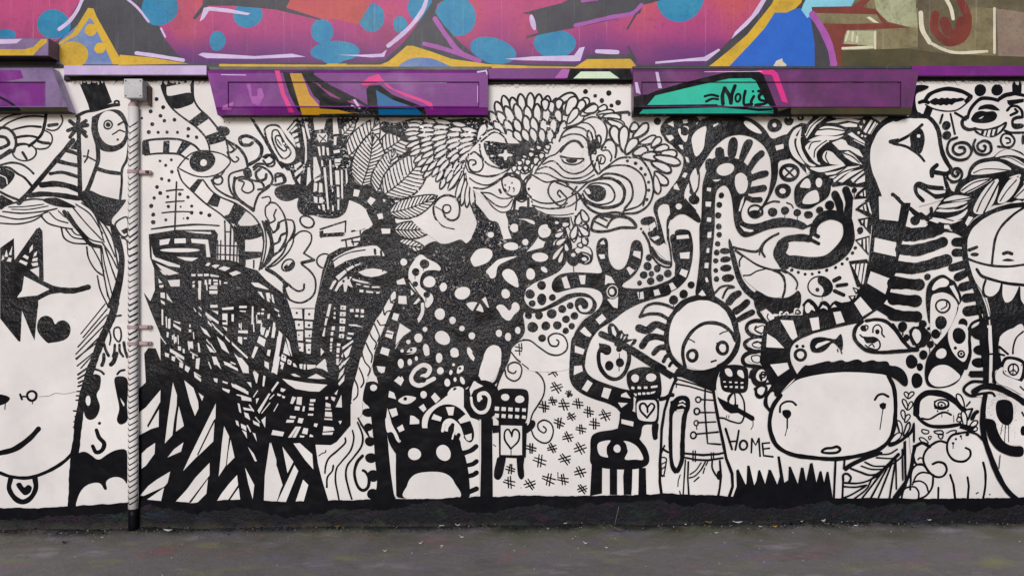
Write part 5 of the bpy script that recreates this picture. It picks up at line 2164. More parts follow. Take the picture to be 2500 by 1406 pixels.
-B 800 1100 860 1010 960 970 1100 960 1200 1000 1260 1050 1180 1070 1000 1100 860 1110
b 9 830 1090 930 1050 1060 1045 1240 1060
-B 680 1290 700 1220 780 1160 900 1150 820 1220 720 1290
-B 730 1320 800 1230 900 1170 1020 1160 960 1220 860 1270 760 1330
b 9 710 1300 800 1220 920 1170
-B 1010 1406 1040 1280 1110 1180 1140 1180 1120 1280 1060 1400
b 8 1040 1380 1070 1280 1120 1200
-B 1130 1400 1160 1280 1200 1170 1290 1120 1370 1110 1330 1190 1260 1300 1180 1400
b 9 1160 1350 1230 1220 1340 1130
b 8 1190 1350 1270 1260 1350 1150
-B 900 1406 930 1330 980 1290 960 1406
-B 1280 1370 1330 1280 1420 1180 1420 1330 1360 1390
b 8 1320 1350 1420 1260
-B 620 1350 720 1340 800 1370 700 1400 560 1390
@ 2180 440 3.516
p 600 -20 1125 -20 1125 180 1040 190 1000 170 930 210 860 210 760 290 700 320 640 400 500 380 330 390 310 330 360 260 400 200 440 140 560 110
-B 440 170 540 130 670 150 600 180 460 185
-B 410 215 520 195 640 185 560 225 400 240
-B 370 265 440 240 560 250 640 210 600 250 480 275
-B 340 320 440 330 560 300 640 250 600 320 480 370 380 350
b 8 430 190 560 170 670 150
b 8 380 240 500 245 600 215
b 7 340 300 440 330 520 350
-p 310 345 340 330 400 360 380 370
-p 440 365 520 370 600 340 500 375
-B 580 90 640 30 740 -10 850 -10 760 50 640 110
b 9 590 90 700 20 840 -10
b 9 620 110 720 60 830 0
-B 690 260 720 180 800 60 900 -10 900 90 860 200 790 280 720 290
b 9 720 270 770 160 870 10
b 12 780 280 830 180 920 0
-B 900 190 930 100 1010 -10 1090 -10 1040 110 960 190
b 8 920 180 980 90 1060 0
-p 1040 150 1125 40 1125 160 1080 160
b 8 1050 150 1125 80
-p 650 310 690 320 640 395 620 370
fig painted_toothy_giant
@ 2180 440 3.516
-B 630 600 640 480 700 380 800 300 920 255 1125 215 1125 920 1125 1406 860 1406 840 1180 780 980 680 820
b 36 1125 210 1000 225 880 260 760 320 670 400 625 500 620 620 640 740 690 880 760 1040 800 1180 810 1406
b 36 1125 1100 1125 1406
p 800 1000 850 1010 900 970 930 900 940 1000 970 1060 1010 1050 1060 1000 1080 930 1090 1020 1125 1080 1125 1406 850 1406 840 1200 830 1090
b 18 1125 235 1030 300 930 400 880 500 860 620 850 720
b 18 630 670 740 710 860 735 1000 740 1125 725
b 22 720 765 760 820 840 850 980 885 1125 900
b 16 795 860 775 930 790 990 850 1005 910 960 935 890
b 12 935 890 935 1000 965 1055 1020 1040 1060 980 1085 920
b 14 1085 920 1090 1020 1125 1080
s 26 655 600 720 575
e 702 638 36 18 0
b 24 950 630 985 620 1020 632
B 935 690 985 672 1045 690 990 698
s 20 760 1190 840 1180
p 700 960 740 1060 770 1180 800 1280 810 1406 760 1406 740 1300 640 1350 640 1290 740 1240 750 1200 720 1080
-B 900 1406 930 1330 1000 1280 1070 1270 1125 1290 1125 1406
b 12 1125 1310 1070 1350 1045 1406
@ 2180 800 3.347
p 760 -20 860 -20 880 60 860 140 870 230 900 300 830 340 820 460 770 460 780 300 770 150
-p 770 -20 805 -20 815 200 810 450 785 450 790 200
-B 870 110 900 50 970 10 1071 0 1071 440 960 400 900 340
b 12 1065 30 1010 80 985 150 980 210
s 16 870 155 940 215
s 14 850 210 910 225
s 14 790 215 840 212
c 24 925 250 1065 285 1040 430 895 375
o 12 985 340 42 44 0
s 8 985 300 980 380
s 8 985 340 950 365
s 8 985 340 1015 370
d 1050 305 6 920 355 6
b 20 880 320 830 340 820 400 835 450
-p 870 330 905 315 890 380 1050 440 1071 450 1071 560 960 490 840 450 835 370
b 30 640 370 740 378
B 640 40 690 0 760 0 760 90 700 95 660 75
e 720 180 62 40 0 705 285 62 42 0
p 700 0 780 0 780 470 740 460 740 330 720 200
fig painted_bowler_hatted_character
@ 2180 800 3.347
b 42 665 520 740 480 860 490 980 550 1075 610
b 20 740 440 650 440 590 480 585 520 640 555 720 545
-p 650 560 740 540 830 550 960 560 1071 640 1071 960 900 960 800 800 760 740 750 560
b 18 640 555 740 535 810 530 830 555
b 36 755 550 740 660 735 780 750 900 800 1050 860 1200 930 1320 1010 1400
p 740 740 790 740 840 760 850 830 900 930 980 970 1071 960 1071 1055 960 1050 850 1000 780 900
B 840 640 860 595 920 585 970 610 985 680 975 760 940 795 890 780 850 720
k 905 690 85 115 160
k 870 870 120 60 40
s 4 895 790 880 870
s 5 920 790 912 930
s 5 945 795 945 930
s 4 878 1040 868 1150
e 1065 840 24 40 0
s 12 1055 690 1071 720
s 10 1040 480 1071 510
fig painted_drop_and_dots
@ 2180 800 3.347
B 490 0 600 0 640 120 630 220 570 380 520 450 440 485 340 490 280 460 262 370 280 250 330 170 400 90
-B 290 420 320 340 380 305 450 310 520 360 550 400 510 440 430 475 340 475
-e 395 210 44 40 -30
-B 455 30 500 -20 590 -20 620 60 620 180 590 270 550 265 490 200 455 110
e 540 65 55 66 -15
d 510 165 14 558 215 34
-o 4 558 212 14 14 0
b 22 630 0 625 120 630 220 600 330
B 180 180 240 150 290 90 290 40 250 -10 200 -10 230 60 230 120 180 170
-e 192 68 42 66 0
o 12 192 68 44 70 0
b 24 0 0 60 80 110 150 180 175
b 26 -60 195 60 190 160 180 240 140
e 148 275 44 56 0 250 220 34 38 0 220 320 26 34 0 198 430 44 62 0 308 135 28 30 0 346 50 34 40 0
s 4 302 165 302 200
p 615 380 650 352 740 350 750 405 640 405
fig painted_sleeping_bird
@ 2180 800 3.347
-B 215 640 260 570 340 555 440 570 540 640 570 680 520 770 400 790 300 780 230 730
b 44 190 700 200 600 260 540 330 530 430 550 520 610 580 670
b 26 190 640 200 720 260 780 330 805 440 805 540 790
b 14 235 740 300 745 380 700 430 690 475 710
o 12 398 620 56 36 0
o 10 398 628 30 22 10
d 398 632 10 345 655 8 365 680 8 450 675 7
b 10 340 600 345 650 400 665 455 640 450 600
s 5 400 700 400 730
s 5 495 715 498 770
f 10 44 580 650 525 540 610 830 540 700 590 820 570 680
f 10 40 560 760 525 740 620 830 690 760 640 830 690 820
b 26 650 740 670 700 690 685
s 12 600 640 630 605
s 12 590 670 650 660
s 12 650 665 615 750
p 560 780 680 810 640 850 540 820
c 10 240 830 290 840 290 860 260 865 238 850
c 10 335 845 400 840 410 870 360 865
c 10 380 900 370 870 410 870 400 905
b 10 440 860 480 840 520 840 510 860
c 9 215 900 250 900 290 940 240 935
c 9 290 890 315 885 300 915
fig painted_cloud_curls
@ 2180 800 3.347
b 16 545 860 480 880 445 940 450 1020 500 1080 580 1090 630 1050 630 1000 595 980
b 14 545 860 620 850 690 870 750 930
b 16 445 940 380 925 310 960 260 1020 250 1090 290 1170 350 1215 410 1210 440 1160 420 1110 370 1095 325 1112
b 22 185 965 240 940 300 970
b 13 185 980 165 1060 190 1110 250 1120
b 10 205 1075 220 1060 240 1065
b 14 270 1140 230 1110 180 1130 150 1180 145 1280
b 12 310 1190 240 1180 190 1210 160 1280
b 14 330 1200 320 1300 270 1370 200 1400
b 12 165 1260 220 1250 270 1280 290 1340
b 13 70 1390 90 1320 130 1300 180 1300 210 1340 210 1390
s 14 140 1290 142 1320
s 14 468 1200 495 1280
s 16 495 1280 508 1390
s 15 610 1220 620 1290
s 15 620 1290 612 1390
b 16 738 1100 755 1180 755 1290 738 1390
s 14 372 1305 370 1390
d 610 870 14 555 885 10 515 908 10 492 942 11 695 1345 7 792 1360 7
s 5 492 945 492 985
s 5 555 885 562 910
fig painted_big_round_head
@ 1840 780 3.195
p 95 10 200 0 300 165 350 155 300 200 283 260 290 330 330 410 345 430 215 600 150 530 85 430 52 330 58 180
-p 105 110 170 150 238 222 98 215
-p 128 350 262 336 278 382 190 442
e 42 440 66 84 0
-B 20 430 40 395 75 390 98 430 92 470 50 480 22 460
o 10 74 430 18 22 0
c 18 25 590 20 540 60 510 100 530 80 590 45 605
c 18 100 660 105 590 150 550 190 590 160 660 125 700
-B 140 780 160 660 240 540 340 450 500 425 700 408 900 415 1040 440 1090 540 1100 700 1090 840 1020 970 860 1050 640 1080 400 1070 230 1020 160 920
b 28 210 590 150 680 125 800 140 900 190 990 300 1050 460 1075 640 1085 820 1060 960 1020 1050 950 1090 860 1105 740 1105 620 1090 520 1050 440
p 200 585 320 470 340 420 400 350 430 360 500 340 520 335 590 318 610 335 690 308 720 335 800 305 840 318 850 335 930 310 965 330 1030 320 1055 335 1060 360 1120 360 1180 400 1208 470 1200 520 1170 520 1120 470 1060 440 1000 425 850 412 700 408 560 420 440 440 330 470 220 570
b 14 205 720 210 670 250 640 300 640 330 665
b 15 945 625 970 590 1010 580 1050 600
p 220 710 250 700 285 705 298 740 270 775 255 775 225 745
p 980 660 1010 645 1035 655 1030 690 1008 705 985 685
s 10 262 775 262 845
s 5 262 840 245 905
s 6 1008 700 985 855
c 18 530 1030 560 1005 610 1000 650 990 675 1010 650 1035 580 1040
s 14 640 1090 626 1400
s 13 710 1090 705 1160
s 14 698 1240 692 1400
p 700 1150 760 1110 870 1060 1000 1020 1010 1050 880 1090 760 1150 715 1190
e 338 208 14 14 0 385 208 13 13 0
o 20 365 275 42 40 0
B 440 200 460 150 520 135 590 145 640 150 680 112 698 180 690 240 670 225 620 180 570 230 520 255 460 250
-p 480 210 500 185 570 165 600 170 540 200 490 225
s 5 655 230 660 250
s 5 680 235 690 265
fig painted_leaning_face
@ 1840 780 3.195
-B 800 60 860 20 960 5 1040 20 1120 90 1200 215 1278 225 1060 255 940 250 840 210 800 140
b 24 850 15 800 60 785 130 820 190 890 240 1000 255 1140 245 1278 235
b 24 880 10 960 0 1040 20 1110 90 1160 160 1210 215
p 850 130 960 140 980 160 940 185 880 185 865 165
e 855 68 24 24 0 965 95 18 20 0
b 9 870 45 890 50 890 70 870 90
b 10 930 100 935 60 970 40 1000 70 1000 110 1020 135
b 10 830 120 860 140 940 140 980 170 985 210 960 235 900 220 870 200
b 8 900 205 925 190 940 215
b 12 1220 90 1250 60 1278 70
b 12 1220 90 1240 150 1278 210
e 1163 55 36 40 0 1192 142 24 28 0 1232 330 46 54 0 1265 475 34 62 0
s 4 1163 90 1163 120
b 9 20 50 10 80 60 110
b 9 0 180 30 170 60 190
b 16 90 430 50 430 60 470
b 16 10 540 60 510 150 490
b 20 20 580 60 600 120 560
b 20 150 520 100 600 90 660 130 710
b 9 170 540 170 590 200 590
fig painted_leaf_sprigs
@ 1840 780 3.195
f 9 30 1205 615 1180 565 1205 615 1248 565 1200 705 1165 620 1200 705 1235 640
f 9 32 1175 780 1160 705 1180 800 1215 740 1150 900 1125 785 1170 905 1215 800
f 9 44 1060 970 1150 885
p 1040 960 1140 940 1230 860 1245 800 1260 800 1260 980 1220 900 1150 960 1060 1000
-p 1215 910 1240 880 1240 1030 1225 1050
p 1170 950 1190 940 1195 1300 1180 1300
p 1240 980 1260 980 1250 1150 1180 1320 1130 1400 1070 1400 1130 1320 1190 1240 1220 1150
b 11 1180 960 1160 1060 1060 1140 940 1220 880 1320 780 1400
b 20 1130 1050 1040 1140 960 1220
b 10 1120 1010 1060 1045 980 1050
b 9 1130 1050 1080 1080 960 1075
b 10 870 1110 940 1140 1040 1140
b 9 840 1140 920 1165 1020 1165
b 12 760 1160 840 1190 900 1210 960 1205
b 12 705 1270 800 1275 880 1260 960 1220
b 12 700 1300 790 1305 880 1290
b 12 700 1390 770 1360 870 1300
s 12 1040 1160 910 1400
s 12 1010 1180 840 1400
s 11 1080 1120 970 1400
s 11 1110 1080 1060 1400
s 9 1110 1080 1115 1320
s 9 1160 1010 1165 1250
b 14 700 1250 700 1210 730 1200 760 1230 740 1270 700 1270
s 10 1245 985 1278 975
b 10 1250 1070 1260 1110 1278 1130
fig painted_black_skirting_band
@ 0 0 1
p -200 1241.3 -191 1241.8 -181 1242 -171 1240.6 -164 1241.5 -156 1242.1 -152 1241.6 -147 1241.4 -139 1240 -134 1239.6 -124 1240.2 -120 1240.9 -115 1240.9 -111 1239.6 -101 1239 -96 1240.2 -87 1239.6 -77 1239.7 -68 1239 -58 1239.5 -48 1240.3 -42 1239.7 -38 1238.8 -34 1238.5 -26 1237.5 -18 1237.5 -12 1238.6 -5 1238.2 2 1238.9 6 1240 9 1240.4 19 1239.3 28 1239.2 35 1238.4 39 1238.1 49 1238.1 58 1239.8 68 1239.8 74 1240.1 83 1239.6 92 1240.6 101 1239 111 1237.8 117 1238.1 127 1237.4 137 1237.2 143 1236.6 148 1235.6 152 1236.1 163 1234.9 166 1236.1 174 1235.4 179 1235.3 188 1234.6 195 1233.2 204 1231.8 211 1232.5 216 1232.9 226 1232.5 235 1231 242 1230 251 1229.2 258 1230.2 267 1230.4 274 1229.4 282 1228.3 288 1227.4 292 1226.6 303 1226.6 311 1225.6 317 1224 322 1224.1 332 1222.8 341 1222.6 349 1220.3 358 1220.2 366 1220.1 373 1221.2 381 1221.1 392 1222 399 1221.3 406 1221.3 415 1222 424 1223.1 433 1223.3 441 1224.5 450 1224.6 460 1226 468 1227.4 478 1226.3 485 1224.6 495 1224.6 502 1224.1 510 1223.4 515 1223.2 522 1222.4 529 1221.6 538 1220.6 546 1219.2 551 1219.2 559 1218.8 567 1219.4 571 1219.5 576 1218.7 581 1218.7 585 1218.5 589 1218.9 595 1219.7 603 1219.4 613 1218.9 619 1219 625 1218.8 635 1219.4 638 1220.2 643 1220.7 649 1221.3 659 1222.3 665 1223.1 673 1222.8 678 1223 685 1224 695 1224.2 701 1224.8 705 1223.4 712 1223.4 717 1223.4 727 1222.8 733 1222 739 1223 745 1223.7 755 1223.3 760 1223.9 767 1223.1 773 1223.7 780 1222.6 786 1221.3 794 1221 800 1221.6 809 1220.1 816 1219.6 826 1220.2 832 1219.5 836 1220.6 842 1220.6 849 1220.5 856 1220.6 861 1220.8 866 1220.3 872 1219.4 879 1219 885 1219.3 893 1217.9 898 1217.7 908 1218.5 915 1217.2 924 1217.2 932 1217.8 940 1217.7 950 1217.4 956 1218.2 961 1217.5 970 1216.5 980 1217.1 986 1216.7 995 1217.7 1000 1217.5 1007 1217.4 1013 1216.6 1020 1217.4 1024 1216.7 1034 1217.4 1042 1216.1 1050 1217 1061 1216.9 1065 1217.3 1070 1217.1 1080 1216.8 1084 1215.8 1094 1214.4 1102 1214 1107 1214.1 1110 1213.1 1116 1212.1 1120 1212.5 1129 1213.3 1134 1212.9 1139 1212.9 1146 1213.6 1152 1212.1 1161 1211 1169 1210.9 1178 1210.8 1186 1210 1194 1209.3 1202 1212.3 1207 1211.7 1213 1212.2 1218 1212.5 1226 1211.1 1234 1210 1238 1210.3 1244 1211.1 1250 1210.3 1259 1208.9 1268 1207.8 1273 1209 1281 1208.1 1285 1209.1 1293 1209.3 1298 1209.1 1304 1208.2 1310 1208.6 1316 1208.4 1320 1209.2 1328 1209.8 1335 1210.4 1342 1210.4 1349 1210.7 1355 1209.5 1359 1208.9 1363 1209.9 1370 1210.5 1373 1210.2 1383 1210.6 1390 1210.4 1394 1209.6 1398 1209.5 1405 1210.7 1409 1210.1 1415 1209.5 1420 1209.3 1427 1208.7 1437 1209.2 1447 1209.8 1455 1209.7 1465 1208.8 1474 1208.4 1482 1209 1486 1208.3 1490 1207.9 1494 1207.9 1504 1207.6 1510 1207.6 1516 1208.2 1524 1207.3 1529 1207.7 1539 1207.8 1546 1208.6 1549 1207.2 1558 1206.8 1562 1206.8 1573 1206.5 1579 1205.5 1583 1206.4 1590 1207.1 1593 1206.1 1597 1205.7 1601 1205.1 1608 1204.6 1611 1203.6 1622 1203.1 1629 1203.6 1636 1203.4 1642 1203.2 1649 1205 1657 1206.3 1662 1205.4 1669 1205.8 1676 1206 1684 1207 1694 1206.9 1701 1208 1706 1207.3 1712 1206.7 1720 1208 1726 1207.5 1730 1207.3 1734 1207.6 1742 1207.6 1746 1208.6 1750 1208.2 1755 1208.4 1759 1208.6 1765 1209.6 1772 1210.8 1781 1211.5 1788 1211.3 1797 1211.8 1807 1212.3 1816 1211.6 1825 1211.4 1829 1210.5 1834 1210.3 1842 1210.2 1846 1211.2 1854 1210.4 1858 1210 1864 1211.3 1874 1211.8 1879 1211.8 1885 1211.6 1888 1212 1898 1212.7 1902 1212.7 1907 1213.2 1913 1214.1 1922 1213 1928 1213.9 1935 1213.6 1941 1214.1 1951 1214.1 1962 1214.2 1966 1214.7 1972 1213.5 1983 1212.6 1990 1212.9 2000 1213 2005 1212.8 2010 1213.3 2016 1214.1 2021 1213.9 2026 1215.1 2036 1215.8 2043 1215.3 2048 1215.9 2055 1214.6 2060 1213.8 2068 1215 2073 1215.7 2079 1216 2088 1216 2097 1215.5 2101 1215.4 2109 1214.6 2115 1214.3 2118 1214.1 2125 1214.2 2133 1214.2 2143 1215.1 2153 1215.5 2162 1215.5 2171 1215 2178 1215.4 2186 1214.8 2190 1214 2196 1214.4 2204 1215 2210 1216 2215 1216.2 2219 1216.5 2228 1217.1 2237 1217 2247 1217 2255 1215.9 2262 1216.5 2267 1217.2 2274 1216.4 2278 1215.8 2282 1215.9 2292 1216.6 2300 1216 2304 1216.1 2312 1216.3 2318 1216.8 2323 1216 2328 1216 2338 1215 2346 1215.6 2351 1214.5 2358 1215.3 2368 1215.8 2374 1215.4 2382 1216.2 2387 1215.4 2395 1216.3 2400 1215 2404 1215.1 2412 1214.4 2417 1214.8 2425 1215.2 2433 1214.2 2440 1215.1 2450 1214.6 2460 1215 2470 1214.3 2478 1215.2 2485 1214.2 2490 1213.6 2494 1213.1 2502 1212.6 2511 1213.6 2520 1214.5 2528 1215.5 2539 1215.5 2549 1214.4 2553 1213.4 2558 1213.4 2565 1214.1 2573 1213.2 2580 1213.6 2586 1213 2594 1213 2602 1213.3 2612 1214.5 2616 1215 2625 1214.4 2629 1214.3 2635 1214.8 2645 1214.3 2650 1214.3 2659 1214.9 2666 1214.2 2672 1214.9 2679 1213.7 2686 1213.2 2694 1212.4 2699 1211.9 2700 1310 -200 1310
fig painted_worn_skirting
@ 0 0 1
col skirting
p -200 1267.4 -192 1264.4 -180 1258.7 -173 1261.0 -169 1262.5 -162 1256.2 -156 1255.3 -149 1254.8 -145 1251.9 -133 1250.7 -125 1246.9 -119 1252.0 -110 1251.6 -105 1250.6 -95 1250.3 -86 1254.6 -77 1255.9 -73 1251.3 -63 1252.3 -52 1257.6 -40 1258.2 -28 1262.8 -17 1261.1 -7 1262.4 5 1269.0 11 1268.3 17 1268.4 23 1270.2 28 1267.0 36 1263.9 43 1268.8 54 1266.0 58 1269.5 70 1269.6 75 1266.5 86 1269.9 90 1266.0 98 1262.9 108 1260.9 118 1257.2 126 1262.0 136 1257.5 141 1259.4 148 1258.3 155 1259.4 167 1257.3 176 1256.1 184 1259.5 189 1259.8 199 1256.0 209 1256.8 217 1259.0 227 1255.5 235 1252.5 242 1252.7 247 1252.4 254 1254.9 266 1252.9 274 1254.1 285 1255.5 297 1249.7 303 1251.9 307 1249.0 317 1245.6 324 1246.8 331 1244.1 341 1237.1 348 1236.4 357 1233.3 364 1229.8 369 1229.8 374 1235.6 380 1233.9 390 1237.5 397 1241.0 406 1240.4 415 1239.1 421 1243.9 428 1248.3 434 1244.7 438 1247.5 447 1244.0 451 1248.3 459 1252.8 463 1253.2 468 1255.0 477 1254.9 483 1257.5 488 1251.4 497 1246.6 502 1246.4 511 1249.4 521 1243.6 530 1245.9 535 1247.0 541 1243.5 545 1245.5 553 1248.0 561 1243.2 566 1240.7 578 1238.2 583 1237.9 587 1238.3 596 1241.1 602 1238.6 610 1242.1 617 1244.1 628 1242.7 635 1244.6 643 1250.4 651 1253.1 659 1256.4 669 1255.5 674 1253.8 681 1258.7 687 1260.1 696 1264.5 701 1265.8 708 1260.6 717 1263.2 726 1257.6 737 1255.8 747 1257.0 753 1255.1 759 1250.4 764 1252.4 771 1254.6 776 1251.2 781 1254.1 791 1254.5 799 1247.7 807 1243.6 811 1243.7 817 1239.3 825 1243.0 837 1241.2 842 1243.1 847 1242.5 851 1246.0 860 1243.7 866 1243.2 878 1241.9 883 1241.7 895 1240.7 904 1244.9 910 1247.1 919 1242.9 923 1246.8 931 1245.3 942 1245.3 950 1242.5 960 1239.8 968 1242.0 977 1237.7 982 1239.5 992 1234.8 1004 1230.9 1009 1228.1 1017 1230.3 1028 1227.3 1037 1224.7 1046 1223.9 1053 1221.6 1063 1220.6 1073 1222.1 1082 1226.2 1089 1231.8 1101 1231.4 1107 1236.4 1113 1236.2 1120 1241.5 1125 1242.6 1135 1245.1 1139 1248.3 1145 1250.4 1155 1248.5 1165 1249.6 1172 1250.6 1180 1251.2 1189 1252.1 1194 1250.0 1198 1251.0 1209 1251.6 1213 1249.4 1221 1243.4 1226 1246.5 1237 1241.1 1248 1240.3 1255 1239.8 1261 1236.0 1265 1236.6 1273 1237.1 1281 1234.6 1288 1235.4 1295 1234.7 1305 1233.0 1314 1228.8 1321 1232.7 1326 1228.7 1330 1232.2 1335 1232.2 1342 1235.7 1350 1236.0 1354 1238.6 1364 1239.7 1375 1240.6 1385 1243.4 1394 1237.9 1405 1242.3 1410 1237.2 1417 1233.4 1424 1230.3 1430 1227.0 1437 1226.7 1447 1226.3 1452 1231.2 1464 1230.9 1469 1228.7 1477 1226.3 1481 1225.3 1491 1225.3 1502 1224.7 1512 1226.0 1524 1226.1 1531 1225.4 1540 1227.0 1550 1224.5 1555 1221.7 1561 1223.1 1572 1220.2 1580 1224.2 1587 1220.6 1596 1220.8 1601 1220.2 1605 1218.4 1612 1217.3 1616 1220.2 1628 1226.2 1635 1231.3 1639 1228.0 1643 1224.7 1652 1229.0 1660 1232.6 1667 1236.2 1676 1235.4 1682 1233.7 1689 1235.9 1695 1232.7 1706 1228.0 1714 1225.9 1723 1227.5 1728 1230.1 1735 1228.4 1746 1231.4 1753 1232.8 1758 1232.6 1762 1233.6 1774 1235.2 1778 1235.0 1786 1234.8 1791 1233.2 1798 1230.8 1808 1231.1 1814 1229.9 1821 1236.8 1827 1234.7 1834 1241.0 1838 1240.2 1844 1243.0 1852 1240.0 1863 1240.2 1872 1241.1 1883 1237.9 1889 1237.4 1895 1241.6 1903 1240.1 1911 1243.0 1920 1241.1 1929 1240.6 1936 1238.3 1941 1236.8 1952 1233.2 1959 1233.4 1968 1229.3 1975 1231.2 1980 1227.2 1990 1230.9 1994 1226.6 2003 1225.1 2013 1221.8 2020 1220.8 2027 1225.0 2035 1229.9 2046 1232.0 2057 1230.0 2064 1229.8 2073 1228.0 2084 1229.3 2095 1235.3 2106 1234.8 2117 1239.6 2122 1240.8 2132 1238.7 2138 1234.6 2145 1238.0 2153 1234.3 2162 1232.7 2171 1231.5 2177 1226.8 2187 1228.5 2193 1228.6 2202 1228.5 2213 1231.1 2220 1229.3 2228 1226.6 2240 1224.3 2248 1224.8 2256 1223.6 2262 1231.2 2272 1231.2 2280 1229.6 2285 1229.7 2297 1232.5 2303 1231.7 2308 1239.5 2318 1245.6 2328 1249.2 2334 1245.9 2340 1242.5 2346 1245.8 2354 1241.8 2360 1246.2 2371 1248.0 2381 1250.6 2389 1247.4 2398 1243.8 2402 1241.1 2410 1237.1 2415 1235.5 2421 1240.2 2429 1242.3 2439 1241.3 2446 1238.9 2452 1239.3 2463 1240.8 2470 1236.4 2474 1237.1 2480 1232.4 2486 1231.1 2492 1234.1 2500 1233.1 2510 1232.1 2521 1230.8 2530 1235.1 2540 1236.5 2551 1238.7 2561 1235.3 2566 1236.0 2574 1233.0 2584 1232.6 2592 1233.6 2603 1231.6 2611 1232.5 2621 1230.0 2627 1229.7 2636 1230.2 2641 1229.1 2649 1225.3 2654 1229.3 2658 1228.5 2665 1223.2 2671 1220.4 2678 1225.0 2683 1223.5 2692 1224.8 2696 1222.4 2700 1312 -200 1312
fig painted_speckles_and_drips
@ 0 0 1
k 1400 380 26 34 170
k 1432 395 10 30 70
k 2440 1010 22 40 200
k 1350 470 14 16 40
k 1120 300 60 20 30
b .4 95 968 120 966 135 960 160 961 188 955
s 1.6 405 1105 405 1121
s 1.4 1362 1152 1362 1166
d 548 298 1.6 560 300 1.4 1490 1260 1 2384 1204 2 2404 1206 1.8 412 700 1.2 1002 1160 1.2 1272 1190 1.2
surf upper
fig graffiti_letter_shapes
@ 0 0 1
col charcoal
p -300 -400 2085 -400 2085 166 -300 166
col pink
p -300 -400 205 -400 196 0 170 45 148 95 120 112 100 135 -300 140
p 340 -400 350 0 384 55 402 95 430 130 465 154 900 153 940 147 985 105 1020 58 1050 8 1062 -400
p 1058 -400 1060 30 1085 75 1125 112 1190 156 1500 158 1720 160 1752 128 1800 80 1860 20 1890 -10 1960 -400
@ 0 0 2.976
col blue
e 390 180 122 108 0 40 258 78 44 0 1160 60 136 128 0 1800 112 110 90 0 1580 300 60 72 0 2340 230 80 90 0 2420 385 106 86 0
@ 800 0 2.976
e -10 230 52 72 0 55 375 180 75 0 320 132 92 105 0 525 180 52 60 0 670 50 88 108 10 930 120 150 145 0 1200 370 175 92 15 1650 320 150 106 0
@ 1600 0 2.778
e 165 0 165 146 0
@ 0 0 2.976
col charcoal
p 1490 -200 2200 -200 2080 60 2330 140 2330 150 2200 120 2000 72 1700 45 1510 45 1420 145 1400 135 1470 40
col red
p 2110 0 2500 -200 2700 20 2600 180 2480 150 2340 135 2080 55
col lilac
p 1450 160 1480 60 1520 52 1660 66 1820 100 1800 112 1620 90 1520 80 1480 140
p 1440 400 1470 385 1850 410 2120 392 2220 415 2100 420 1850 430 1500 425
p -100 290 160 280 120 320 -100 328
b 22 605 -20 560 80 500 160 430 215
b 14 930 0 1000 60 1080 160
s 12 1170 210 1200 270
b 22 990 388 1150 410 1330 440
@ 800 0 2.976
p 70 400 250 400 390 392 430 362 410 415 320 420 200 410
b 26 725 -20 690 75 610 185 520 270 440 335
p 1285 430 1500 412 1790 405 1830 350 1868 342 1835 445 1780 448 1400 440
s 26 1955 375 2105 382
@ 1600 0 2.778
p 0 420 200 402 330 388 430 332 440 342 350 415 200 418 0 435
p 740 -30 790 -30 760 40 640 160 515 268 540 220 650 110
@ 800 0 2.976
col charcoal
p 1410 100 1500 75 1700 25 1860 -60 2500 -60 2440 0 2290 40 2270 100 2100 140 1800 205 1560 250 1440 285 1450 262 1530 240 1505 180 1490 110
p 770 0 870 -10 800 30 780 90 840 180 960 310 1080 410 1180 470 1000 470 880 440 620 340 560 320 640 200
s 10 2175 215 2280 40
s 16 2185 345 2240 450
p 1860 400 2200 395 2240 440 1880 430
col orchid
b 30 780 140 860 260 960 380 1100 445
b 26 700 320 820 350 960 395 1100 440
b 24 1800 188 2050 130 2210 100 2280 38
s 18 1850 10 1960 -5
col lilac
e 1490 165 20 58 -14
@ 0 0 2.976
col slate
p 430 300 650 110 870 470 410 470
p -100 290 340 285 300 410 -100 410
col yellow
p 420 320 530 240 610 110 640 60 680 65 700 120 790 280 880 440 900 470 820 470 750 320 670 150 650 130 560 260 500 290 430 340
e 660 220 44 44 0 725 352 40 40 0 530 400 108 100 0
p 870 400 1100 420 1370 465 860 475
s 14 1600 476 2520 482
p 2330 488 2380 465 2520 465 2520 492
@ 800 0 2.976
p -10 472 380 472 440 450 500 400 575 335 620 335 760 380 900 430 1040 450 1160 468 1500 482 1800 488 1885 432 2200 430 2240 480 2240 510 -10 505
col slate
B 530 500 600 430 740 425 850 465 890 500
@ 1600 0 2.778
col mud
p 1110 60 1500 -100 2600 -100 2600 450 1180 450
col khaki
p 1500 70 1780 60 1780 320 1480 350 1300 340 1280 220 1500 200 1700 190
p 2140 50 2300 60 2300 390 1900 340 1860 300 2000 320 2120 240
p 1430 0 1780 0 1760 60 1440 60
col mauve
p 2310 60 2600 100 2600 400 2330 390
col sage
p 1480 -40 1760 -40 1780 190 1700 180 1580 150 1500 80
p 1290 210 1500 210 1490 330 1270 340
col moss
p 1260 345 1700 330 2000 370 2600 390 2600 460 1220 460
col maroon
p 1060 55 1330 45 1400 0 1440 -40 1500 -40 1410 50 1500 70 1570 155 1730 190 1580 197 1200 205 1130 185
p 1150 200 1300 205 1260 298 1450 310 1270 322 1260 450 1200 450
b 46 1900 100 1890 190 1940 260 2010 290 2100 240 2120 130 2060 -20
b 60 1960 150 1990 220 2050 230 2080 150
col khaki
p 1080 90 1500 100 1540 160 1300 165 1100 160
col cream
p 1430 120 1455 115 1520 160 1480 155
b 26 1800 90 1810 200 1860 290
b 16 1860 290 1960 340 2060 360 2250 350
b 20 1970 -10 2005 60 2020 130
b 14 2300 60 2300 360
s 14 1270 330 1470 322
s 12 1490 220 1490 330
s 10 1310 215 1290 280
s 10 1340 220 1335 280
s 10 1370 250 1365 285
col royal
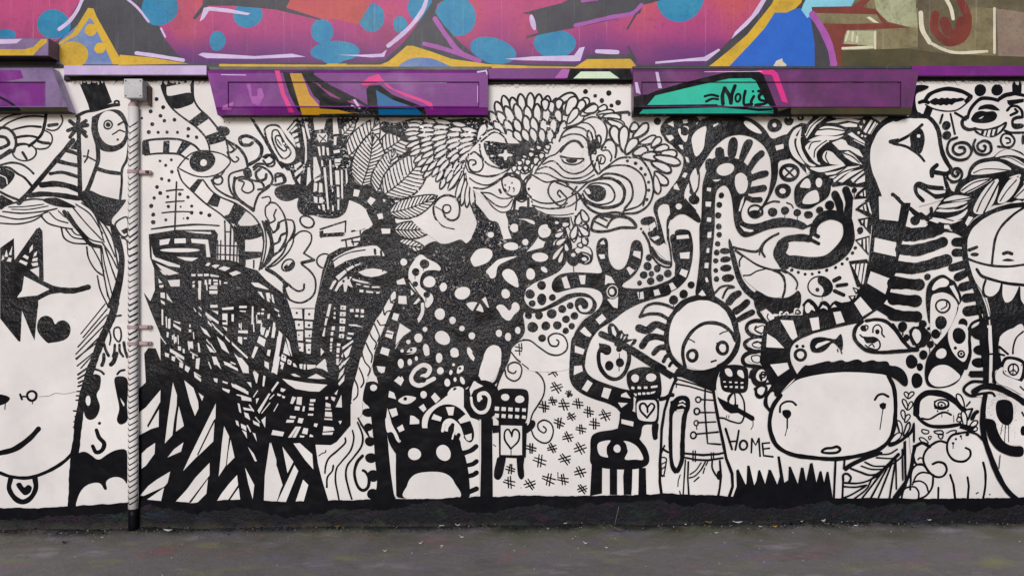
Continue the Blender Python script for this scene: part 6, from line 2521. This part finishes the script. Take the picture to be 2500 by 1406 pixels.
p 480 452 640 300 740 190 810 90 960 60 1010 60 1050 110 1080 300 1080 452
col yellow
p 800 -60 1010 -60 990 20 950 60 890 88 810 88 740 195 640 305 500 452 355 458 480 360 620 240 720 110
col charcoal
p 790 -60 830 -60 790 30 710 130 620 240 480 360 380 440 330 440 480 330 600 200 700 90
p 1080 110 1130 200 1180 330 1190 440 1085 440 1085 300
col sky
p 1000 40 1050 -60 1380 -60 1330 45 1060 50 1065 100 1030 125 990 70
col orchid
b 40 1065 100 1130 200 1185 320 1210 435
col cream
p 800 450 820 415 860 398 865 420 890 440 885 452
surf ledge
fig painted_flash_shapes
@ 0 0 2.976
col orchid
p 1790 610 1820 610 1830 700 1870 700 1870 650 1900 640 1920 700 1880 770 1830 750
p 1620 770 1700 740 1680 800 1610 800
col rose
p 1995 515 2030 515 2075 690 2140 820 2100 820 2040 680
col black
p 2050 520 2110 530 2150 680 2205 820 2170 820 2100 680
p 2190 530 2260 530 2400 620 2600 720 2820 860 2400 800 2280 700
p 2150 520 2280 520 2280 540 2100 545
col amber
p 2105 535 2190 535 2250 690 2320 770 2500 810 2800 850 2200 850 2160 720
s 10 2210 640 2260 750
s 8 2260 750 2340 810
col magenta
p 2240 560 2300 570 2500 690 2700 800 2400 700
col black
s 30 2260 560 2540 720
@ 800 0 2.976
col black
s 36 -30 620 100 700
s 40 100 690 150 800
p -60 640 100 760 170 820 300 830 320 860 -60 850
p 280 650 300 625 380 620 470 690 700 780 725 860 300 860
col amber
p -60 790 80 800 180 825 -60 830
col cobalt
p 350 655 480 730 650 790 690 840 375 860
col black
p 340 785 660 792 660 798 340 795
col rose
p 240 610 300 560 370 540 410 590 480 650 600 690 760 750 765 800 740 780 700 750 560 700 440 640 400 600 260 625
col lilac
s 14 195 730 230 785
s 10 175 770 200 780
s 10 1090 525 1140 518
s 10 1150 515 1160 540
@ 1600 0 2.778
col black
p -160 690 0 620 200 560 450 500 560 480 700 480 730 500 840 770 700 780 -160 800
p -160 660 -60 640 -60 800 -160 800
p 780 620 830 760 920 730 920 780 790 785
col mint
p -60 720 0 650 250 590 500 535 650 532 680 550 750 690 800 745 600 730 420 715 -100 725
p -80 740 420 728 600 745 800 750 800 770 -110 772
col black
p -120 715 420 708 430 730 -120 745
p 580 740 790 735 800 752 700 756
p 650 765 800 758 800 765
col rose
p 690 480 800 475 830 500 900 700 860 690 810 560 790 510 730 505
col lilac
p 0 490 20 490 45 600 20 600
p -140 560 -120 560 -100 640 -130 630
fig panel_scuffs
@ 0 0 1
col lilac
s 1.2 560 201 690 201
s 1 760 202 880 202
s .9 920 203 1090 203
s .9 1166 210 1166 250
s .9 1570 201 1690 201
s .9 1900 201 2080 202
s .8 2110 202 2190 202
s 1 1720 176 1860 175
s 1.2 540 183 600 184
col black
s 1.6 558 262 1168 262
s 1.6 1568 262 2198 262
fig painted_tag_letters
@ 1600 0 2.778
col black
b 15 335 655 380 645 425 655
b 14 345 690 385 672 425 675
b 22 458 705 455 650 468 605
b 22 470 600 500 650 512 700
b 22 512 700 520 640 540 585
o 13 560 665 17 26 10
b 17 610 620 600 670 605 712 655 708
b 16 668 655 650 690 652 712
d 662 622 9
b 17 700 620 740 625 705 650 712 680 760 690 740 705 680 715
surf band
fig painted_band_marks
@ 800 0 2.976
col black
p 1740 500 2200 500 2220 580 1720 580
col palemint
p 1840 522 2050 522 2120 572 1785 572
col orchid
p 1700 505 1760 505 1740 570 1650 570
"""
# ------------------------------------------------------------------ the wall
def rough_sheet(x0, x1, z0, z1, nx, nz, depth, amp, seed):
    """wall body: front sheet with faint unevenness, sides and back, y from 0 (front) to +depth"""
    v, f = [], []
    for j in range(nz + 1):
        for i in range(nx + 1):
            v.append((x0 + (x1 - x0) * i / nx, 0.0, z0 + (z1 - z0) * j / nz))
    for j in range(nz):
        for i in range(nx):
            a = j * (nx + 1) + i
            f.append((a, a + 1, a + nx + 2, a + nx + 1))
    b = len(v)
    v += [(x0, 0, z0), (x1, 0, z0), (x1, 0, z1), (x0, 0, z1), (x0, depth, z0), (x1, depth, z0), (x1, depth, z1), (x0, depth, z1)]
    f += [(b, b + 4, b + 5, b + 1), (b + 1, b + 5, b + 6, b + 2), (b + 2, b + 6, b + 7, b + 3), (b + 3, b + 7, b + 4, b), (b + 4, b + 7, b + 6, b + 5)]
    return v, f

wall = empty('mural_wall', (0, 0, 0), label='long tunnel wall painted with a black and white doodle mural under a purple ledge and colourful graffiti', category='wall')
ZL = EYE + (703 - 168) * S
v, f = rough_sheet(-6, 6, -.08, ZL, 8, 4, .35, 0, 1)
mesh_obj('lower_plaster', v, f, WHITE, wall, label='white painted plaster below the ledge')
v, f = rough_sheet(-6, 6, ZL, 5.2, 8, 4, .35, 0, 2)
mesh_obj('upper_plaster', v, f, PAL['charcoal'], wall, label='dark painted plaster above the ledge')

def ledge_block(name, xa, xb, ya, yb, ix0, ix1, mat, mat_panel, d=BLK, side=None, low=None, under=None):
    """stone block with a recessed face panel. xa=(top-left, bottom-left) survey x, xb=(top-right, bottom-right)"""
    yt, yl = ya, yb
    L = lambda y: xa[0] + (xa[1] - xa[0]) * (y - yt) / (yl - yt)
    Q = lambda y: xb[0] + (xb[1] - xb[0]) * (y - yt) / (yl - yt)
    v, f, mi = [], [], []
    def quad(pts, m=0):
        b = len(v); v.extend(pts); f.append(list(range(b, b + len(pts)))); mi.append(m)
    py0, py1, rc = 200, 262, .012
    # top rounding
    prof = [(yt, d - .018), (yt + 2, d - .007), (yt + 6, d), (py0, d)]
    for (y0, d0), (y1, d1) in zip(prof, prof[1:]):
        quad([W(L(y1), y1, d1), W(Q(y1), y1, d1), W(Q(y0), y0, d0), W(L(y0), y0, d0)], 0)
    # frame beside the panel
    quad([W(L(py1), py1, d), W(ix0, py1, d), W(ix0, py0, d), W(L(py0), py0, d)], 0)
    quad([W(ix1, py1, d), W(Q(py1), py1, d), W(Q(py0), py0, d), W(ix1, py0, d)], 0)
    # panel reveals and panel
    a = [(ix0, py0), (ix1, py0), (ix1, py1), (ix0, py1)]
    c = [(ix0 + 2.5, py0 + 2.5), (ix1 - 2.5, py0 + 2.5), (ix1 - 2.5, py1 - 2.5), (ix0 + 2.5, py1 - 2.5)]
    for i in range(4):
        j = (i + 1) % 4
        quad([W(*a[i], d), W(*a[j], d), W(*c[j], d - rc), W(*c[i], d - rc)], 0)
    # lower chamfer strip
    quad([W(L(yl), yl, d - .022), W(Q(yl), yl, d - .022), W(Q(py1), py1, d), W(L(py1), py1, d)], 2)
    # underside
    def back(x, y, dd): p = W(x, y, dd); return (p[0], .0, p[2])
    quad([back(L(yl), yl, d - .022), back(Q(yl), yl, d - .022), W(Q(yl), yl, d - .022), W(L(yl), yl, d - .022)], 3)
    quad([W(L(yt), yt, d - .018), W(Q(yt), yt, d - .018), back(Q(yt), yt, d - .018), back(L(yt), yt, d - .018)], 0)
    for X, flip in ((L, 0), (Q, 1)):
        ring = [W(X(yt), yt, d - .018), W(X(yt + 6), yt + 6, d), W(X(py1), py1, d), W(X(yl), yl, d - .022),
                back(X(yl), yl, d - .022), back(X(yt), yt, d - .018)]
        quad(ring if flip else ring[::-1], 1)
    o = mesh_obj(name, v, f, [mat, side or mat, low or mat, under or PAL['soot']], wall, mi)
    pv = [W(*c[k], d - rc) for k in (3, 2, 1, 0)]
    mesh_obj('face_panel', pv, [(0, 1, 2, 3)], mat_panel, o)
    return o

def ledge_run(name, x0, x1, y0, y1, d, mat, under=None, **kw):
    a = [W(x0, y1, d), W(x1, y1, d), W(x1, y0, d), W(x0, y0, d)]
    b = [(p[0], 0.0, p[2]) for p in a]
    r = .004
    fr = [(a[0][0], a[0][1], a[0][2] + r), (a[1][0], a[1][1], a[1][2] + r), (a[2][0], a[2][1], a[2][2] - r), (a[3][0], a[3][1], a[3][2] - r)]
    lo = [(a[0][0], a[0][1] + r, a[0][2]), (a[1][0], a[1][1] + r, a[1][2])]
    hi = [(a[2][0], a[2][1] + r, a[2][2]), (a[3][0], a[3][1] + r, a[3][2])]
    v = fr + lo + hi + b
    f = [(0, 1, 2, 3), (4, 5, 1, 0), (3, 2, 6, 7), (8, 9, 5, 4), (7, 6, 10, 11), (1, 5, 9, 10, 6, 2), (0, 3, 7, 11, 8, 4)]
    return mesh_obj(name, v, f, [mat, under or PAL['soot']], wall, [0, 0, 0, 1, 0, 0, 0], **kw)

C = PAL
blk1 = ledge_block('ledge_block', (-900, -900), (126, 168), 166, 272, -700, 112, C['dusk'], C['purple'], side=C['violet'], low=C['moss'])
blk1['label'] = 'leftmost ledge block with grey lilac edges round its purple panel'
blk2 = ledge_block('ledge_block', (505, 531), (1191, 1191), 173, 281, 556, 1170, C['purple'], C['purple'])
blk2['label'] = 'purple ledge block with gold and blue black-edged shapes'
blk3 = ledge_block('ledge_block', (1546, 1546), (2244, 2224), 170, 279, 1566, 2200, C['plum'], C['plum'], low=C['moss'])
blk3['label'] = 'plum ledge block with a mint shape and a black tag'
ledge_run('ledge_band', 156, 504, 160, 184, .075, C['violet'], label='pale violet run of ledge over the pipe')
ledge_run('ledge_band', 1192, 1545, 167, 194, .055, C['purple'], label='run of ledge between the blocks with a pale mint shape')
ledge_run('ledge_band', 2226, 3600, 161, 186, .06, C['purple'], label='plain purple run of ledge at the right')
ledge_run('ledge_moulding', 505, 1200, 163, 172.5, .05, C['grey'])
ledge_run('ledge_moulding', 1545, 2225, 162, 169.5, .05, C['charcoal'])
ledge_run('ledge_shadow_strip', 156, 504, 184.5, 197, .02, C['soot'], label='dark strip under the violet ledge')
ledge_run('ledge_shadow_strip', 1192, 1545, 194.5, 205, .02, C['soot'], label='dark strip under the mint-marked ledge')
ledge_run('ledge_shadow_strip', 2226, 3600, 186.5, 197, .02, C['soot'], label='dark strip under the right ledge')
ledge_run('beam_end', -900, 118, 94, 137, .11, C['dusk'], label='projecting beam end above the leftmost ledge block')

parents = {'wall': wall, 'upper': wall, 'ledge': wall, 'band': wall}
SURF['beam'] = [(-900, 117, 96, 136, .11, .11)]; parents['beam'] = wall
SURF['leftblock'] = [(-900, 110, 203, 259, BLK - .012, BLK - .012), (-900, 166, 262, 272, BLK, BLK - .022), (-900, 112, 172, 200, BLK, BLK)]; parents['leftblock'] = wall
figs = draw(MURAL, parents)
EXTRA = """
surf beam
fig beam_stripes
@ 0 0 2.976
col yellow
p -2600 365 180 360 240 345 300 285 340 285 340 310 290 350 240 405 -2600 405
col lilac
p -100 290 160 285 120 318 -100 325
surf leftblock
fig block_shadow_shapes
@ 0 0 2.976
col purple
p -200 505 150 510 170 570 0 600 -200 600
col black
b 14 -40 690 60 740 140 800
p -200 760 60 770 150 805 160 830 -200 830
"""
draw(EXTRA, parents)

# ragged lip of old plaster under the ledge blocks
def lip(x0, x1, y, mat):
    v, f = [], []
    x = x0; i = 0
    while x < x1:
        w = random.uniform(5, 16); h = random.uniform(2, 8); d = random.uniform(.004, .012)
        a = [(x, y - 3), (x + w, y - 3), (x + w * .8, y + h), (x + w * .3, y + h * random.uniform(.6, 1))]
        b = len(v)
        fr = [W(px, py, d * (1 if py < y else .3)) for px, py in a]
        bk = [(p[0], -.0008, p[2]) for p in fr]
        v += fr + bk
        f += [(b + 3, b + 2, b + 1, b)] + [(b + k, b + (k + 1) % 4, b + 4 + (k + 1) % 4, b + 4 + k) for k in range(4)]
        x += w * random.uniform(.8, 1.6)
    return v, f
v1, f1 = [], []
for x0, x1, y in ((536, 1185, 287), (1550, 2215, 285), (1205, 1535, 209), (2245, 3200, 201), (170, 300, 201), (375, 505, 201)):
    a, b = lip(x0, x1, y, WHITE); o = len(v1); v1 += a; f1 += [tuple(k + o for k in q) for q in b]
mesh_obj('ragged_plaster_edge', v1, f1, WHITE, wall, kind='stuff', label='ragged old plaster edge under the ledge')

# ------------------------------------------------------------------ conduit pipe with painted chevrons
PX, PR, PD = 325.5, 0.0285, 0.032
pipe_x = W(PX, 700, PD)[0]
pz = lambda py, d=PD: W(PX, py, d)[2]
pipe = empty('conduit_pipe', (pipe_x, -PD, 0), label='white vertical pipe with black chevrons running up the wall to the grey box', category='pipe')
def tube(x, y, z0, z1, r, seg=24, rings=1, wob=0.0):
    v, f = [], []
    for j in range(rings + 1):
        z = z0 + (z1 - z0) * j / rings
        ox = math.sin(z * 7) * wob
        for i in range(seg):
            t = 2 * math.pi * i / seg
            v.append((x + ox + r * math.cos(t), y + r * math.sin(t), z))
    for j in range(rings):
        for i in range(seg):
            a = j * seg + i; b = j * seg + (i + 1) % seg
            f.append((a, b, b + seg, a + seg))
    f.append(tuple(range(seg - 1, -1, -1))); f.append(tuple(range(rings * seg, rings * seg + seg)))
    return v, f
v, f = tube(0, 0, pz(1240), pz(262), PR, 24, 12)
mesh_obj('pipe_tube', v, f, C['lilac'] if False else WHITE, pipe, smooth=True)
v, f = tube(0, 0, -.02, pz(1240) - .001, PR - .001, 24, 3)
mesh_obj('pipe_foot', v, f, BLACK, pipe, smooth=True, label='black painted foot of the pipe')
# chevrons wrapped on the front of the tube
def on_tube(t, z, d): return ((PR + d) * math.cos(t), (PR + d) * math.sin(t), z)
v, f = [], []
def arm(t0, z0, t1, z1, w):
    n = 6
    for i in range(n):
        a = t0 + (t1 - t0) * i / n; b = t0 + (t1 - t0) * (i + 1) / n
        za = z0 + (z1 - z0) * i / n; zb = z0 + (z1 - z0) * (i + 1) / n
        k = len(v)
        v.extend([on_tube(a, za - w, .0008), on_tube(b, zb - w, .0008), on_tube(b, zb + w, .0008), on_tube(a, za + w, .0008)])
        f.append((k, k + 1, k + 2, k + 3))
z = pz(1228); front = -math.pi / 2 - .04
while z < pz(310):
    py = FLOOR - z / S
    solid = 560 < py < 660 or 740 < py < 830
    w = .0040 if not solid else .0062
    j = random.uniform(-.003, .003)
    mid = front + (random.uniform(-.1, .1) if py < 900 else 0) - .25
    up = .028 + (.012 if py < 600 else 0)
    arm(mid, z, mid + 1.75, z + up + j, w)
    arm(mid - .9, z + up * .62, mid, z, w * .9)
    z += random.uniform(.031, .035) if py > 700 else random.uniform(.033, .041)
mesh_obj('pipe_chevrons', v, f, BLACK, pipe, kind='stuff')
def box(cx, cy, cz, sx, sy, sz, r=.003):
    bm = bmesh.new(); bmesh.ops.create_cube(bm, size=1)
    bmesh.ops.scale(bm, vec=(sx, sy, sz), verts=bm.verts)
    bmesh.ops.bevel(bm, geom=list(bm.edges), offset=r, segments=2, affect='EDGES')
    bmesh.ops.translate(bm, vec=(cx, cy, cz), verts=bm.verts)
    v = [tuple(q.co) for q in bm.verts]; f = [[q.index for q in fc.verts] for fc in bm.faces]; bm.free()
    return v, f
for k, (py, mat) in enumerate(((420, C['pinkgrey']), (798, C['pinkgrey']), (838, C['pinkgrey']))):
    zz = pz(py)
    o = mesh_obj('pipe_clamp', *tube(0, 0, zz - .010, zz + .010, PR + .004, 24), mat, pipe, smooth=False)
    v, f = box(.062, .012, zz, .075, .022, .02); mesh_obj('clamp_arm', v, f, mat, o)
    v, f = tube(.082, -.006, zz - .007, zz + .007, .010, 10); mesh_obj('bolt', v, f, C['moss'] if k == 0 else C['pinkgrey'], o)
# crooked pinkish pipe neck below the box
rings = [(.0, 262, PR * .9), (-.006, 256, PR * .8), (.006, 250, PR * .72), (.004, 244, PR * .7), (.0, 238, PR * .7)]
v, f = [], []
for ox, py, r in rings:
    for i in range(16):
        t = 2 * math.pi * i / 16; v.append((ox + r * math.cos(t), r * math.sin(t), pz(py)))
for j in range(len(rings) - 1):
    for i in range(16):
        a = j * 16 + i; b = j * 16 + (i + 1) % 16; f.append((a, b, b + 16, a + 16))
mesh_obj('pipe_neck', v, f, C['pinkgrey'], pipe, smooth=True)

jb = W(330, 219, .07)
jbox = empty('junction_box', (jb[0], 0, jb[2] - .055), label='small pale grey electrical box under the violet ledge at the top of the pipe', category='electrical box')
v, f = box(0, -.045, .055, .102, .088, .106, .004); mesh_obj('box_body', v, f, C['box'], jbox)
v, f = box(0, -.0925, .055, .106, .006, .110, .002); mesh_obj('box_lid', v, f, C['box'], jbox)
for sx in (-.042, .042):
    for sz in (.012, .098):
        v, f = tube(0, 0, 0, .003, .004, 10)
        v = [(p[0] + sx, -.0955 - p[2], sz + p[1]) for p in v]
        mesh_obj('screw', v, f, C['rust'], jbox)
v, f = box(.060, -.014, .03, .014, .026, .115, .003); mesh_obj('back_plate', v, f, C['rust'], jbox, label='rusty plate beside the box')

# ------------------------------------------------------------------ ground
nx, ny = 160, 90
v, f = [], []
from mathutils import noise as mn
for j in range(ny + 1):
    t = j / ny
    y = .05 - (t ** 1.6) * 30
    for i in range(nx + 1):
        x = -12 + 24 * i / nx
        z = .006 * mn.noise(Vector((x * 1.7, y * 1.7, 0))) + .004 * mn.noise(Vector((x * 6, y * 6, 3)))
        bank = max(0.0, 1 - abs(y) / .16)
        z += bank * bank * (.010 + .014 * mn.noise(Vector((x * 3.1, 0, 9))) + .006 * mn.noise(Vector((x * 11, 0, 4))))
        z += .009 * max(-3.5, min(3.5, x)) * max(0, 1 - abs(y) / 3)
        v.append((x, y, z))
for j in range(ny):
    for i in range(nx):
        a = j * (nx + 1) + i
        f.append((a, a + nx + 1, a + nx + 2, a + 1))
GM = mat_ground()
mesh_obj('ground', v, f, GM, None, smooth=True, kind='structure', label='grey dirty asphalt ground at the foot of the wall', category='ground')
def gz(x, y):
    bank = max(0.0, 1 - abs(y) / .16)
    return bank * bank * (.010 + .014 * mn.noise(Vector((x * 3.1, 0, 9)))) + .009 * x * max(0, 1 - abs(y) / 3) + .006 * mn.noise(Vector((x * 1.7, y * 1.7, 0)))

# grit gathered along the foot of the wall
rg = random.Random(21)
def pebble(r, rnd):
    base = [(1, 0, 0), (-1, 0, 0), (0, 1, 0), (0, -1, 0), (0, 0, 1), (0, 0, -.6)]
    vs = [tuple(c * r * rnd.uniform(.6, 1.3) for c in b) for b in base]
    fs = [(0, 2, 4), (2, 1, 4), (1, 3, 4), (3, 0, 4), (2, 0, 5), (1, 2, 5), (3, 1, 5), (0, 3, 5)]
    return vs, fs
for nm, mat, n, rr, spread, lab in (('grit', C['stone'], 750, (.002, .0065), .16, 'grey grit and crumbs gathered along the foot of the wall'),
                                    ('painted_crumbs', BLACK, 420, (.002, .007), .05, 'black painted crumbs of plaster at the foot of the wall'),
                                    ('pale_grit', C['scrap'], 90, (.0015, .0045), .5, 'tiny pale specks scattered on the ground')):
    v, f = [], []
    for _ in range(n):
        x = rg.uniform(-3.4, 3.4); y = -abs(rg.gauss(0, spread)) - .01
        vs, fs = pebble(rg.uniform(*rr), rg); b = len(v); z = gz(x, y)
        v += [(p[0] + x, p[1] + y, p[2] + z + .001) for p in vs]; f += [tuple(k + b for k in q) for q in fs]
    mesh_obj(nm, v, f, mat, None, kind='stuff', label=lab, category=nm.replace('_', ' '))

# litter one can pick out
def scrap(px, py, w, h, rot, mat, name, label, cat, group):
    # the survey row below the floor line gives the distance out from the wall
    k = (py - 703) * S / DIST
    yd = EYE / k - DIST
    x = (px - 1250) * S / DIST * (DIST + yd)
    y = yd
    y = min(-.015, y)
    n = 9; v, f = [], []
    for s in (1, -1):
        for i in range(n):
            t = 2 * math.pi * i / n; r = 1 + .35 * math.sin(3 * t + px)
            u, q = w * r * math.cos(t), h * r * math.sin(t)
            v.append((u * math.cos(rot) - q * math.sin(rot), u * math.sin(rot) + q * math.cos(rot), (.004 + .007 * (u / w) ** 2 * (1 if w > .01 else .3)) + s * .0012))
    f = [tuple(range(n)), tuple(range(2 * n - 1, n - 1, -1))] + [(i, n + i, n + (i + 1) % n, (i + 1) % n) for i in range(n)]
    o = mesh_obj(name, v, f, mat, None, label=label, category=cat, **({'group': group} if group else {}))
    o.location = (x, y, gz(x, y) + .002)
    return o
GR = 'pale scraps scattered near the wall'
LB = ['pale scrap below the white mouth of the black monster, nearer the wall', "pale scrap touching the smaller one below the black monster's mouth", 'pale scrap at the foot of the post right of the black monster', 'pale scrap on the asphalt below the heart robot', "pale scrap on the asphalt left of the black monster's mouth", "small pale scrap on the asphalt under the black monster's right side", 'pale scrap below the hash marks, out from the wall', 'pale scrap below the hash marks, close to the wall', 'small pale scrap below the left leg of the hooded child', 'small pale scrap below the trousers of the hooded child', 'pale scrap below the painted grass spikes, left of the yellow cap', 'pale scrap below the right end of the painted grass spikes', 'pale scrap below the cloud curls, against the wall', 'pale scrap on the asphalt below the cloud curls', 'pale scrap below the leaf fan under the big round head', "pale scrap on the asphalt left of the one-eyed creature's legs", 'pale scrap on the asphalt below the one-eyed creature', 'pale scrap out on the asphalt below the spiny trunk', 'pale scrap on the asphalt left of the pipe foot', "pale scrap against the wall left of the big round head's neck"]
for i, (px, py) in enumerate(((1083, 1278), (1076, 1284), (1118, 1285), (1128, 1311), (1026, 1326), (1078, 1332), (1338, 1294), (1378, 1279), (1674, 1287), (1748, 1306),
                              (1856, 1293), (2002, 1278), (2238, 1267), (2264, 1283), (2088, 1294), (1430, 1330), (1480, 1340), (940, 1345), (250, 1305), (1937, 1268))):
    rr = random.Random(i * 7 + 1)
    scrap(px, py, rr.uniform(.006, .014), rr.uniform(.003, .007), rr.uniform(-.6, .6), C['scrap'], 'paper_scrap', LB[i], 'litter', GR)
scrap(1795, 1279, .026, .012, .1, C['scrap'], 'paper_scrap', 'large cream scrap', 'litter', None)['label'] = 'largest cream scrap on the ground below the painted grass spikes'
scrap(1722, 1273, .024, .010, .5, C['leaf'], 'dead_leaf', 'curled brown leaf on the ground below the hooded child', 'leaf', None)
scrap(1892, 1293, .010, .009, .2, C['yellow'], 'bottle_cap', 'small round yellow cap right of the cream scrap', 'bottle cap', None)
scrap(1617 + 370, 1268, .012, .007, .2, C['scrap'], 'white_chip', 'white chip standing on the ground below the big round head', 'litter', None)
scrap(412, 1292, .022, .010, .2, C['scrap'], 'white_wrapper', 'whitish torn wrapper on the ground just right of the pipe foot', 'litter', None)
scrap(158, 1317, .014, .012, .3, C['soot'], 'black_stone', 'small black lump on the ground left of the pipe', 'stone', None)
scrap(824, 1287, .012, .008, .3, C['leaf'], 'leaf_fragment', 'small orange brown leaf fragment below the painted strands of hair', 'leaf', None)
# thin straw leaning on the wall
v, f = tube(0, 0, 0, .11, .0018, 6)
st = mesh_obj('straw', v, f, C['grey'], None, label='thin grey straw leaning against the foot of the wall', category='straw')
p = W(1500, 1275, .03); st.location = (p[0], -.035, gz(p[0], -.035)); st.rotation_euler = (R(-14), R(16), 0)
